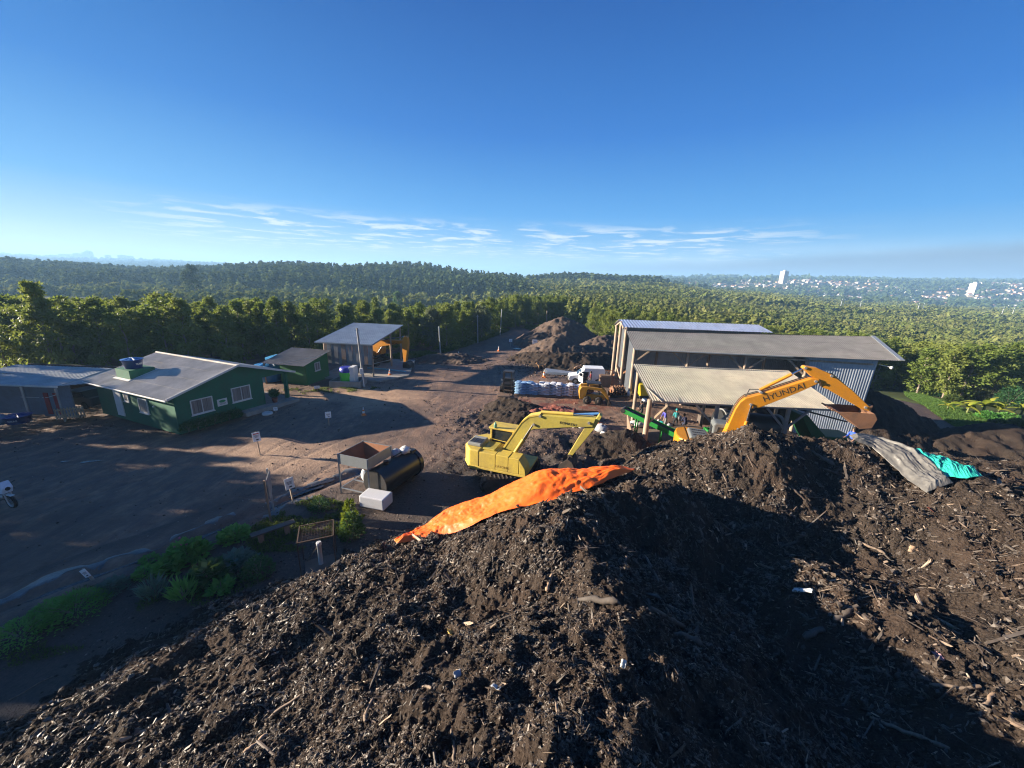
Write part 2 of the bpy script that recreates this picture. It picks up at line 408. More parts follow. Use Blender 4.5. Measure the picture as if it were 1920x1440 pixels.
Zy = yard(X, Y)+yard_detail(X, Y)-.13*np.exp(-(dd/.28)**2)+.04*np.exp(-((dd-.6)/.3)**2)
Zy = np.where(edge < 1.2, Zy-(1.2-edge)*1.5, Zy)
n = N('yard_dirt')
f = n.noise(.13, 5, .6); f2 = n.noise(1.2, 6, .68); f3 = n.noise(9, 5, .7); streak = n.noise(1.6, 5, .65, vec=None)
mpn = n.n.new('ShaderNodeMapping'); mpn.inputs['Rotation'].default_value = (0, 0, rad(-28)); mpn.inputs['Scale'].default_value = (2.6, .35, 1); n.l(n.tc.outputs['Object'], mpn.inputs['Vector'])
stk = n.noise(.9, 6, .7, vec=mpn.outputs['Vector'])
base = n.ramp(f2, [(.28, (.095, .056, .038)), (.5, (.21, .125, .08)), (.72, (.315, .197, .127))])
base = n.mix(n.ramp(stk, [(.38, .75), (.62, 0.0)]), base, (.095, .068, .058))
att = n.n.new('ShaderNodeAttribute'); att.attribute_name = 'soil'; sp = n.n.new('ShaderNodeSeparateColor'); n.l(att.outputs['Color'], sp.inputs[0])
base = n.mix(sp.outputs[0], base, n.mix(n.ramp(f3, [(.35, 0.0), (.65, 1.0)]), (.022, .017, .015), (.06, .043, .036)))      # black compost trodden in
base = n.mix(sp.outputs[1], base, n.mix(n.ramp(f2, [(.3, 0.0), (.7, 1.0)]), (.25, .155, .095), (.40, .265, .17)))           # pale orange clay
base = n.mix(sp.outputs[2], base, n.mix(n.ramp(f3, [(.4, 0.0), (.62, 1.0)]), (.10, .03, .02), (.22, .06, .035)))            # red brick dust
n.col(base); n.set(Roughness=.72); n.b.inputs['Specular IOR Level'].default_value = .4
hh = n.n.new('ShaderNodeMath'); hh.operation = 'ADD'; n.l(f2, hh.inputs[0]); n.l(f3, hh.inputs[1]); n.bump(hh.outputs[0], 1.0, .09); M_DIRT = n.m
black = np.clip(churn(X, Y)*.8+.9*np.exp(-(((X-8)/12)**2+((Y-52)/9)**2)**2)*sstep(.3, .6, vnoise(X/3, Y/3, 8))
    + sstep(0, 8, Y*.6-X*.25-33-fbm(X/9, Y/9, 3, 3)*5)*.55*sstep(-14, -8, X) + .75*sstep(20, 26, X) + sstep(.5, 2.5, line_d(X, Y, DRAIN)*np.where(Y*.75+X*-.95 < 26.5, 1, 0)*sstep(25, 18, Y))*.85, 0, 1)
dx_ = np.interp(Y, [p[1] for p in DRAIN], [p[0] for p in DRAIN]); black = np.maximum(black, .9*sstep(.4, 1.6, (X-dx_)*.7+fbm(X/1.5, Y/1.5, 3, 19)*.6)*sstep(13, 10, X-dx_)*sstep(22.5, 20.5, Y)*sstep(-2, 2, Y)*(.75+.25*vnoise(X/.5, Y/.5, 20)))
black = np.maximum(black, .4*sstep(.52, .66, fbm(X/6, Y/6, 4, 77)*.5+.5))
clay = np.clip(np.exp(-(((X+14.5)/6)**2+((Y-35)/4.2)**2)**2)*sstep(.3, .65, vnoise(X/4, Y/4, 12)+.15)+.7*np.exp(-(((X+14)/5)**2+((Y-22.5)/2.2)**2)**2)+.8*np.exp(-(((X-6)/6)**2+((Y-45)/4)**2)**2)*sstep(.35, .6, vnoise(X/3, Y/3, 18)), 0, 1)
red = np.clip(np.exp(-(((X-4.5)/5.5)**2+((Y-35.2)/2.2)**2)**2)*sstep(.3, .55, vnoise(X*1.3, Y*1.3, 14)), 0, 1)*.85
me = np_mesh('yard_ground', np.stack([X, Y, Zy], -1).reshape(-1, 3), grid_faces(*X.shape), [M_DIRT], smooth=True)
ca = me.color_attributes.new('soil', 'FLOAT_COLOR', 'POINT')
ca.data.foreach_set('color', np.stack([black, clay*(1-black), red, np.ones_like(red)], -1).astype(np.float32).ravel())
o = link('ground', me); tag(o, kind='structure')
def gz(x, y):
    i = min(max(int(round((x-YX0)/.16)), 0), len(gx)-1); j = min(max(int(round((y-YY0)/.17)), 0), len(gy)-1)
    return float(Zy[i, j])

# ================================================================== COMPOST HEAPS
def ridge(x, y, pts, slope, rnd=.5):
    "surface of a heap whose crest runs along pts (x, y, z)"
    best = np.full(np.shape(x), -99.0)
    for a, b in zip(pts, pts[1:]):
        dx, dy = b[0]-a[0], b[1]-a[1]; L2 = dx*dx+dy*dy+1e-9
        t = np.clip(((x-a[0])*dx+(y-a[1])*dy)/L2, 0, 1); d = np.hypot(x-a[0]-t*dx, y-a[1]-t*dy)
        best = np.maximum(best, a[2]+(b[2]-a[2])*t-slope*(np.sqrt(d*d+rnd*rnd)-rnd))
    return best
def smax(zs, k=.35):
    m = np.maximum.reduce(zs); return m+k*np.log(sum(np.exp((z-m)/k) for z in zs))*1.0
TARP_LINE = [(-4.3, 12.75), (-3.55, 13.4), (-2.5, 13.8), (-1.3, 13.8), (0, 13.8), (1.65, 13.8), (3.1, 13.8), (4.9, 14.0)]
TARP_RIDGE = [(-4.7, 13.3, 0), (-3.7, 13.6, .85), (-2.5, 13.8, 1.55), (-1.3, 13.8, 2.2), (0, 13.8, 2.95), (1.65, 13.8, 3.85), (3.1, 13.8, 3.9), (4.9, 14.0, 4.1)]
RIDGES = [
 ([(-4, -9, 6.3), (-.6, -2, 6.4), (.7, 2, 6.2), (1.9, 5, 5.45), (2.1, 7, 5.0)], .58, 1.0),
 ([(2.1, 7, 5.0), (1.6, 9.6, 5.0)], .80, .5),
 ([(-3.2, -4, 5.0), (-2.2, 2, 4.9), (-1.4, 5.5, 4.2), (-1.7, 7.6, 3.1)], .45, 1.3),
 ([(1.55, 9.6, 5.05), (3.4, 11.6, 4.55), (5.7, 13.2, 4.5), (6.2, 14.0, 3.8)], .80, .35),
 (TARP_RIDGE, .62, .6),
 ([(9.4, 16.0, 2.9), (10.4, 16.3, 4.9), (11.0, 16.4, 5.2), (12.4, 16.4, 4.95), (13.6, 16.1, 4.3)], .64, .5),
 ([(13.8, 16.2, 4.7), (14.8, 16.0, 5.05), (16.4, 16.0, 4.85), (17.3, 14.6, 4.7), (17.6, 12.5, 4.6)], .62, .5),
 ([(17.6, 12.5, 4.6), (18.5, 9, 5.0), (16.5, 4.5, 5.4), (13.5, 0, 6.0), (8, -6, 6.2)], .42, 1.2),
 ([(12.0, 6.2, 4.0), (9.6, 8.6, 3.6)], .45, .6),
 ([(21, 17.5, 3.0), (25, 18.5, 3.0), (30, 17.5, 3.0), (36, 14, 4)], .5, 2.2),
 ([(18, 15, 3.6), (23, 13, 4.0), (30, 9, 5)], .45, 1.5),
]
def heap_macro(x, y):
    wx = x+fbm(x/2.2, y/2.2, 3, 101)*.55; wy = y+fbm(x/2.2, y/2.2, 3, 111)*.55
    return smax([ridge(wx, wy, p, s, r) for p, s, r in RIDGES], .16)
FLOOR = lambda x, y: np.where((x > 3) & (y < 15.5), 2.1+.06*np.abs(x-7)+.25*np.clip(9-y, 0, 9), -9.0)
def heap_h(x, y):
    z = heap_macro(x, y)
    z = z-1.0*np.clip(y-14.5, 0, 3)*(1-sstep(4.6, 6.0, x))
    z = np.maximum(z, FLOOR(x, y)*sstep(2.0, 5.0, x)-9*(1-sstep(2.0, 5.0, x)))
    z = z-.14-.75*np.exp(-((x+7.6)/1.5)**2-((y-13.0)/1.4)**2)+fbm(x/1.6, y/1.6, 4, 61)*.34
    # slumped gullies and clods
    z += .24*fbm(x/.85, y/.85, 4, 71, .55, True)
    d1, v1 = cells(x*1.9+fbm(x*2, y*2, 2, 6)*.5, y*1.9, 81); pm = sstep(.38, .62, vnoise(x/1.3, y/1.3, 140)); z += .20*np.clip(1-d1*1.5, 0, 1)*v1*pm
    d2, v2 = cells(x*4.6, y*4.6, 85); z += .11*np.clip(1-d2*1.4, 0, 1)*(v2**1.5)*(.35+.65*pm)
    d3, v3 = cells(x*10.5, y*10.5, 89); z += .045*np.clip(1-d3*1.4, 0, 1)*v3
    z += .035*fbm(x*9, y*9, 4, 95, .65)+.02*fbm(x*26, y*26, 2, 97)
    return z
def sinh_axis(lo, hi, a, n):
    s = np.linspace(math.asinh(lo/a), math.asinh(hi/a), n); return a*np.sinh(s)
hx = sinh_axis(-21, 40, 5.5, HEAP_NX); hy = 3.5+sinh_axis(-15, 21, 6.0, HEAP_NY)
HX, HY = np.meshgrid(hx, hy, indexing='ij'); HZ = heap_h(HX, HY)
below = HZ < yard(HX, HY)-.35
HZc = np.maximum(HZ, yard(HX, HY)-.45)
n = N('compost')
f = n.noise(2.5, 6, .7); f2 = n.noise(26, 6, .75); f3 = n.noise(.45, 4, .6); vv = n.voro(14); mus = n.noise(70, 4, .8)
c0 = n.ramp(f, [(.3, (.009, .0075, .007)), (.52, (.023, .018, .015)), (.75, (.048, .037, .030))])
c1 = n.mix(n.ramp(f2, [(.40, 0.0), (.72, 1.0)]), c0, (.07, .054, .043))
c1 = n.mix(n.ramp(mus, [(.62, 0.0), (.70, 1.0)]), c1, (.17, .135, .10))
c1 = n.mix(n.ramp(f3, [(.4, 0.0), (.7, .45)]), c1, (.075, .048, .034))
n.col(c1); n.set(Roughness=.95); n.b.inputs['Specular IOR Level'].default_value = .12
hh = n.n.new('ShaderNodeMath'); hh.operation = 'ADD'; n.l(f2, hh.inputs[0]); n.l(vv, hh.inputs[1]); n.bump(hh.outputs[0], .9, .05); M_COMP = n.m
fa = grid_faces(*HX.shape); keep = ~(below.reshape(-1)[fa].all(1)); fa = fa[keep]
used = np.unique(fa); remap = np.full(HX.size, -1); remap[used] = np.arange(len(used))
o = link('compost_heap', np_mesh('compost_heap', np.stack([HX, HY, HZc], -1).reshape(-1, 3)[used], remap[fa], [M_COMP], smooth=True))
tag(o, 'huge ridged black compost heap filling the whole foreground', 'heap')
def surf(x, y):
    "top of heap or ground"
    x = np.asarray(x, float); y = np.asarray(y, float)
    return np.maximum(heap_h(x, y), yard(x, y)+.0)

# small separate heaps
def small_heap(name, label, pts, slope, mat, seed, res=.13, pad=None, rnd=.5, rough=1.0, group=None):
    xs = [p[0] for p in pts]; ys = [p[1] for p in pts]; zm = max(p[2] for p in pts); pad = pad or zm/slope+1.5
    a, b = np.meshgrid(np.arange(min(xs)-pad, max(xs)+pad, res), np.arange(min(ys)-pad, max(ys)+pad, res), indexing='ij')
    wx = a+fbm(a/1.8, b/1.8, 3, seed)*.6; wy = b+fbm(a/1.8, b/1.8, 3, seed+9)*.6
    z = yard(a, b)+ridge(wx, wy, [(p[0], p[1], p[2]) for p in pts], slope, rnd)
    z += rough*(fbm(a/1.3, b/1.3, 4, seed+3)*.3+.16*fbm(a/.6, b/.6, 3, seed+5, .55, True))
    d, v = cells(a*2.4, b*2.4, seed); z += rough*.2*np.clip(1-d*1.5, 0, 1)*v
    g = yard(a, b); bel = z < g-.25; z = np.maximum(z, g-.35)
    fa = grid_faces(*a.shape); fa = fa[~(bel.reshape(-1)[fa].all(1))]
    us = np.unique(fa); rm = np.full(a.size, -1); rm[us] = np.arange(len(us))
    o = link(name, np_mesh(name, np.stack([a, b, z], -1).reshape(-1, 3)[us], rm[fa], [mat], smooth=True)); return tag(o, label, 'heap', group)
n = N('brown_heap_soil'); f = n.noise(1.6, 6, .7); f2 = n.noise(14, 6, .75); mus = n.noise(40, 4, .8)
c1 = n.mix(n.ramp(f2, [(.40, 0.0), (.72, 1.0)]), n.ramp(f, [(.3, (.03, .02, .015)), (.7, (.085, .054, .038))]), (.13, .085, .06))
c1 = n.mix(n.ramp(mus, [(.63, 0.0), (.70, 1.0)]), c1, (.22, .16, .11)); n.col(c1); n.set(Roughness=.95); n.bump(f2, .9, .06); M_BROWN = n.m
n = N('brick_rubble'); f = n.voro(7, out='Color'); f2 = n.noise(12, 5, .7); s1 = n.n.new('ShaderNodeSeparateColor'); n.l(f, s1.inputs[0])
n.col(n.mix(n.ramp(f2, [(.4, 0.0), (.6, .6)]), n.ramp(s1.outputs[0], [(0, (.10, .025, .018)), (.5, (.25, .06, .035)), (1, (.33, .12, .075))]), (.05, .02, .016))); n.set(Roughness=.9); n.bump(f2, .8, .05); M_RUBBLE = n.m
small_heap('compost_heap', 'rounded brown compost heap beside the road, in front of the tallest heap', [(5.2, 58, 1.6), (7.0, 60, 3.3), (8.6, 59.5, 2.6)], .55, M_BROWN, 201, .16)
small_heap('compost_heap', 'tallest reddish brown heap farthest up the road, steaming at its top', [(6.5, 70, 3.5), (8.6, 72, 5.0), (11, 72.5, 4.4)], .62, M_BROWN, 211, .18)
small_heap('compost_heap', 'long low windrow of dark compost across the road end, behind the white van', [(1.0, 56, .9), (5, 53.6, 1.5), (10, 53.4, 1.6), (14, 56, 1.5)], .55, M_COMP, 221, .14)
small_heap('soil_heap', 'brown soil heap behind the left end of the blue roofed warehouse', [(14.5, 63, 3.0), (18, 65, 3.2)], .55, M_BROWN, 231, .2)
small_heap('compost_heap', 'flat mud bank behind the far heaps with wet puddles', [(8, 64, 1.0), (13, 63, 1.2)], .3, M_BROWN, 235, .2)
small_heap('soil_heap', 'small dark soil heap in front of the forklift', [(-.3, 33.5, .9), (.9, 32.6, 1.0)], .6, M_COMP, 241, .1, rough=.9)
small_heap('soil_heap', 'lumpy dark heap of mud left of the red rubble', [(-.8, 30.6, .7), (.8, 29.8, .8)], .5, M_COMP, 245, .1, rough=.9)
small_heap('brick_rubble_heap', 'low heap of broken red bricks beside the leaning pallet', [(2.2, 31.0, .75), (4.2, 31.6, .9), (5.4, 31.4, .4)], .5, M_RUBBLE, 251, .09, rough=.8)
small_heap('compost_heap', 'black compost heap under the foot of the green conveyor', [(6.2, 25.5, .9), (8.2, 25.6, 1.2), (9.3, 25.0, .7)], .55, M_COMP, 255, .09, rough=.9)
small_heap('soil_heap', 'low red soil heap at the foot of the trees by the road', [(-11.5, 53.5, .9), (-8, 54.5, 1.1), (-5.5, 55, .5)], .35, M_BROWN, 261, .13, rough=.7)
small_heap('compost_heap', 'steep black compost heap in the shade against the right end of the warehouse', [(36.2, 38.0, 4.6), (37.5, 37.6, 4.0), (41, 37.5, 2.4)], .75, M_COMP, 265, .16)
small_heap('compost_heap', 'long low black heap at the far right, below the grass strip', [(41, 33.5, 1.7), (45, 33.5, 2.7), (55, 32.5, 2.6)], .55, M_COMP, 271, .18)
small_heap('compost_heap', 'dark heap of screened compost inside the open warehouse', [(20, 41, 2.2), (27, 41, 2.6)], .6, M_COMP, 275, .2)
n = N('red_clay'); f = n.noise(3, 6, .7); n.col(n.ramp(f, [(.3, (.16, .07, .035)), (.7, (.34, .17, .09))])); n.set(Roughness=.95); n.bump(f, .7, .06); M_CLAY = n.m
small_heap('clay_bank', 'reddish clay bank under the tall left posts of the blue roofed warehouse', [(11.6, 43.6, .9), (13.2, 43.4, 1.2), (14, 45.5, 1.3)], .7, M_CLAY, 281, .12, rough=.5)
# ================================================================== BUILDING HELPERS
def corr(name, A, B, Cc, D, mat, parent, pitch=.177, amp=.015, rows=1, thick=.008, spp=6, step=.012, sag=0.0):
    "corrugated sheet on corners A (low, start) B (low, end) Cc (high, end) D (high, start); waves run up the slope"
    A, B, Cc, D = map(Vector, (A, B, Cc, D)); L = ((B-A).length+(Cc-D).length)/2; n = max(4, int(L/pitch*spp))
    nrm = (B-A).cross(D-A).normalized()
    if nrm.z < -.05: nrm = -nrm
    us = np.linspace(0, 1, n+1); wv = amp*np.cos(us*L/pitch*2*PI); rs = random.Random(len(name)+int(L*10))
    V = []; F = []
    for r in range(rows):
        v0 = r/rows-(.02/rows if r else 0); v1 = (r+1)/rows
        for v, off in ((v0, step*(1 if rows > 1 else 0)*1.0), (v1, 0.0)):
            lo = np.outer(1-us, np.array(A))+np.outer(us, np.array(B)); hi = np.outer(1-us, np.array(D))+np.outer(us, np.array(Cc))
            P = lo*(1-v)+hi*v; jit = np.interp(us*L, np.arange(0, L+2, 1.0), [rs.uniform(-.012, .012) for _ in np.arange(0, L+2, 1.0)])
            P = P+np.outer(wv+off+jit-sag*np.sin(us*PI), np.array(nrm)); V.append(P)
    V = np.concatenate(V); m = n+1
    F = np.concatenate([np.stack([np.arange(n)+2*r*m, np.arange(n)+1+2*r*m, np.arange(n)+1+(2*r+1)*m, np.arange(n)+(2*r+1)*m], -1) for r in range(rows)])
    o = link(name, np_mesh(name, V, F, [mat], smooth=False), parent)
    s = o.modifiers.new('thickness', 'SOLIDIFY'); s.thickness = thick; s.offset = -1
    return o
def sheet_mat(name, c, c2, rust=.15, rough=.6, metal=.0, sheet=1.05, spec=.35):
    n = N(name); f = n.noise(.7, 5, .65); g = n.noise(5, 5, .7); st = n.noise(1.0, 3, .6, vec=n.scaled((1.1, 1.1, .1)))
    k = n.mix(n.ramp(f, [(.35, 0.0), (.68, 1.0)]), c, c2); k = n.mix(n.ramp(st, [(.45, 0.0), (.7, .5)]), k, tuple(x*.6 for x in c))
    r = n.mix(n.ramp(g, [(.58, 0.0), (.78, rust)]), k, (.16, .09, .055)); n.col(r)
    n.set(Roughness=rough, Metallic=metal); n.b.inputs['Specular IOR Level'].default_value = spec; n.bump(g, .15, .01); return n.m
M_GREEN = painted('dark_green_paint', (.013, .125, .066), .7, .5, (.035, .06, .04), .9)
M_GREENL = painted('bright_green_wall_paint', (.02, .15, .045), .6, .25, (.05, .06, .04), 1.5)
M_WHITE = painted('white_paint', (.62, .62, .60), .55, .25, (.35, .33, .3), 3)
M_FIBRE = sheet_mat('weathered_fibre_cement', (.58, .53, .46), (.38, .35, .30), .3, .9)
M_FIBREG = sheet_mat('grey_fibre_cement', (.20, .19, .18), (.135, .13, .125), .1, .9)
M_CREAM = sheet_mat('cream_fibre_cement', (.50, .44, .33), (.36, .32, .25), .3, .9)
M_ZINC = sheet_mat('zinc_sheet', (.40, .44, .49), (.28, .32, .37), .12, .5, .25)
M_ZINCD = sheet_mat('shaded_zinc_sheet', (.075, .085, .10), (.05, .06, .075), .1, .6, .2)  # zinc in a darker colour, with the shade of the unlit end walls put in
M_ZINCR = sheet_mat('dull_zinc_roof', (.30, .35, .40), (.22, .26, .30), .05, .5, .3)
M_BLUEZ = sheet_mat('bluish_zinc_roof', (.72, .78, .88), (.58, .67, .82), .0, .3, .6)
M_POLYROOF = sheet_mat('pale_blue_roof_sheet', (.36, .385, .38), (.26, .285, .285), .1, .75)
M_WOODP = wood('round_eucalyptus_pole', (.28, .20, .135), (.44, .34, .25))
M_WOODG = wood('grey_weathered_board', (.20, .195, .19), (.34, .33, .32))
M_WOODD = wood('dark_wet_board', (.055, .04, .03), (.11, .08, .06))
M_WOODB = wood('brown_pallet_board', (.16, .095, .06), (.30, .19, .12))
M_WOODY = wood('raw_yellow_board', (.36, .26, .16), (.52, .40, .27))
M_CONC = painted('concrete', (.30, .28, .25), .9, .5, (.14, .10, .075), 2)
M_DARK = painted('black_steel', (.02, .02, .021), .5, .4, (.06, .045, .035), 3)
M_STEEL = painted('grey_steel', (.33, .34, .34), .45, .45, (.16, .10, .07), 3, .5)
M_GALV = painted('galvanised_steel', (.36, .38, .39), .42, .35, (.2, .25, .22), 4, .5)
M_RUST = painted('rusty_steel', (.26, .105, .045), .85, .5, (.09, .05, .03), 3)
M_BLUEP = painted('blue_plastic', (.03, .14, .38), .4, .15, (.1, .1, .1), 2)
M_NAVY = painted('navy_plastic', (.018, .04, .16), .35, .15, (.1, .1, .1), 2)
M_BLACK = painted('black_rubber', (.018, .017, .017), .8, .5, (.08, .055, .04), 3)
n = N('window_glass'); n.col((.02, .025, .03)); n.set(Roughness=.08); n.b.inputs['Specular IOR Level'].default_value = .6; M_GLASS = n.m
n = N('curtain'); n.col(n.ramp(n.noise(12, 2, .5, vec=n.scaled((1, 1, .02))), [(.3, (.10, .09, .085)), (.7, (.30, .27, .25))])); n.set(Roughness=.3); n.b.inputs['Specular IOR Level'].default_value = .5; M_CURT = n.m

def frame_on(p, ex, w_, out): return face_M(p, ex, (0, 0, 1))
def window(parent, base, ex, out, x0, z0, w, h, panes=2, name='window'):
    "window set in a wall: ex along the wall, out outward, x0/z0 lower corner on the wall"
    ex = Vector(ex).normalized(); out = Vector(out).normalized(); b = Vector(base)+ex*x0+Vector((0, 0, z0)); zz = Vector((0, 0, 1))
    R = Matrix((( ex.x, out.x, 0, b.x), (ex.y, out.y, 0, b.y), (0, 0, 1, b.z), (0, 0, 0, 1)))
    f = MB(); t = .07
    f.box((0, .003, 0), (w, .075, t), 0, R); f.box((0, .003, h-t), (w, .075, h), 0, R); f.box((0, .003, t), (t, .075, h-t), 0, R); f.box((w-t, .003, t), (w, .075, h-t), 0, R)
    for k in range(1, panes): f.box((w*k/panes-.025, .003, t), (w*k/panes+.025, .07, h-t), 0, R)
    f.box((-.05, .003, -.06), (w+.05, .11, -.003), 0, R)
    o = f.build(name, M_WHITE, parent, .006)
    g = MB(); g.box((t, .006, t), (w-t, .03, h-t), 0, R); g.build('pane', M_CURT, o)
    bars = MB()
    for k in range(1, int(w/.13)):
        bars.box((k*.13, .04, t), (k*.13+.014, .055, h-t), 0, R)
    bars.build('window_bars', M_WHITE if panes == 1 else M_STEEL, o)
    return o

# ================================================================== GREEN HOUSE
HA = Vector((-24.1, 25.9, 0)); e2 = Vector((.40, .9165, 0)).normalized(); e1 = Vector((-.945, .327, 0)).normalized()
e1 = Vector((-e2.y, e2.x, 0))*.82+Vector((-.98, .2, 0))*.18; e1.normalize()
hs_ = thing('green_house', 'dark green single storey house with a corrugated gable roof', 'house')
W_, L_ = 9.0, 10.2; WH = 2.55; PK = 3.95     # gable width (incl. porch), length, eave, ridge
def hp(s, t, z): return HA+e1*s+e2*t+Vector((0, 0, z))
wt = 6.5                                        # closed part of the gable wall; the rest is an open porch
m = MB()
m.add([hp(0,0,-.3), hp(L_,0,-.3), hp(L_,0,WH), hp(0,0,WH), hp(0,.18,-.3), hp(L_,.18,-.3), hp(L_,.18,WH), hp(0,.18,WH)],
      [(0,1,2,3),(7,6,5,4),(3,2,6,7),(0,3,7,4),(1,5,6,2)])
zc_ = WH+(PK-WH)*1.0
m.add([hp(0,.183,-.3), hp(0,wt,-.3), hp(0,wt,PK-(wt-4.5)*.311), hp(0,4.5,PK), hp(0,.183,WH+.057)]+[hp(.18,.183,-.3), hp(.18,wt,-.3), hp(.18,wt,PK-(wt-4.5)*.311), hp(.18,4.5,PK), hp(.18,.183,WH+.057)],
      [(4,3,2,1,0),(5,6,7,8,9),(1,2,7,6)])
m.add([hp(.183,wt,-.3), hp(L_,wt,-.3), hp(L_,wt,WH+.5), hp(.183,wt,WH+.5)], [(3,2,1,0)])
m.add([hp(L_,0.183,-.3), hp(L_,wt,-.3), hp(L_,wt,PK-(wt-4.5)*.311), hp(L_,4.5,PK), hp(L_,.183,WH+.057)], [(0,1,2,3,4)])
m.build('wall', M_GREEN, hs_)
m = MB(); m.add([hp(0,wt+.003,WH+.02), hp(0,W_,WH+.02), hp(0,W_,WH+.03), hp(0,wt+.003,PK-(wt-4.5)*.311)]+[hp(.15,wt+.003,WH+.02), hp(.15,W_,WH+.02), hp(.15,W_,WH+.03), hp(.15,wt+.003,PK-(wt-4.5)*.311)], [(3,2,1,0),(4,5,6,7),(0,1,5,4)])
m.box((0,0,0), (.001,.001,.001), 0, Matrix.Translation(hp(.05, wt+.5, WH+.1))); m.build('gable_panel', M_GREEN, hs_)
for q_ in (.12, L_*.5): m = MB(); m.bar(hp(q_, W_-.35, -.2), hp(q_, W_-.35, WH+.05), .28); m.build('porch_post', M_GREEN, hs_, .02)
m = MB(); m.add([hp(-.15,wt-2.3,-.2), hp(L_,wt+.01,-.2), hp(L_,W_,-.2), hp(-.35,W_,-.2), hp(-.15,wt-2.3,.2), hp(L_,wt+.01,.2), hp(L_,W_,.2), hp(-.35,W_,.2)], [(0,3,2,1),(4,5,6,7),(0,1,5,4),(1,2,6,5),(2,3,7,6),(3,0,4,7)])
m.add([hp(-.75,wt-2.2,-.2), hp(-.16,wt-2.25,-.2), hp(-.37,W_,-.2), hp(-.95,W_,-.2), hp(-.75,wt-2.2,.16), hp(-.16,wt-2.25,.16), hp(-.37,W_,.16), hp(-.95,W_,.16)], [(0,3,2,1),(4,5,6,7),(0,1,5,4),(1,2,6,5),(2,3,7,6),(3,0,4,7)])
m.build('porch_floor', M_CONC, hs_)
ov = .55
rf = corr('roof', hp(-.35, -ov, WH-.05), hp(L_+.3, -ov, WH-.05), hp(L_+.3, 4.5, PK+.1), hp(-.35, 4.5, PK+.1), M_FIBRE, hs_, rows=4)
rf2 = corr('roof', hp(-.35, W_+.35, WH-.02), hp(L_+.3, W_+.35, WH-.02), hp(L_+.3, 4.5, PK+.105), hp(-.35, 4.5, PK+.105), M_FIBRE, hs_, rows=4)
m = MB(); m.tube([hp(-.4, 4.5, PK+.1), hp(L_+.35, 4.5, PK+.1)], .09, 8); m.build('ridge_cap', M_FIBRE, rf)
m = MB(); m.bar(hp(-.37, -ov, WH-.02), hp(-.37, 4.5, PK+.13), .05, .16); m.bar(hp(-.37, 4.5, PK+.13), hp(-.37, W_+.35, WH), .05, .16); m.build('barge_board', M_WHITE, hs_)
m = MB(); m.bar(hp(-.37, -ov-.06, WH-.1), hp(L_+.3, -ov-.06, WH-.1), .1, .1); m.build('gutter', M_WHITE, hs_, .02)
n_out = -e1; window(hs_, hp(0,0,0), e2, n_out, .95, .88, 1.5, 1.15); window(hs_, hp(0,0,0), e2, n_out, 3.85, 1.05, 1.5, 1.2)
window(hs_, hp(0,0,0), e1, -e2, 3.3, .75, 1.15, 1.15, 1); window(hs_, hp(0,0,0), e1, -e2, 5.7, 1.35, .6, .7, 1)
m = MB(); R = Matrix(((e2.x, n_out.x, 0, hp(0,2.75,1.05).x), (e2.y, n_out.y, 0, hp(0,2.75,1.05).y), (0,0,1,1.05), (0,0,0,1)))
m.box((0,.003,0), (.72,.03,.55), 0, R); pl = m.build('wall_plaque', M_WHITE, hs_)
M_LOGO = painted('sign_green', (.03, .25, .09), .5, .1)
m = MB(); m.add([R @ Vector((.36+.24*math.cos(t), .036, .36+.11*math.sin(t))) for t in np.linspace(0, 2*PI, 20)[:-1]], [tuple(range(19))[::-1]]); m.build('logo', M_LOGO, pl)
M_INK = painted('dark_lettering', (.03, .035, .05), .6, .0)
m = MB()
for z_, w_ in ((.18, .5), (.11, .4)): m.box((.36-w_/2, .031, z_), (.36+w_/2, .035, z_+.025), 0, R)
m.build('lettering', M_INK, pl)
m = MB(); Rd = Matrix(((e1.x, -e2.x, 0, hp(6.75,0,0).x), (e1.y, -e2.y, 0, hp(6.75,0,0).y), (0,0,1,0), (0,0,0,1)))
m.box((0,.003,0), (.95,.07,2.2), 0, Rd); dr = m.build('door', M_WHITE, hs_, .01)
m = MB(); m.lathe([(.02, 0), (.09, .02), (.1, .06), (.05, .1)], 14, 0, tuple(hp(2.45,-.07,1.45))); m.build('wall_lamp', M_WHITE, hs_)
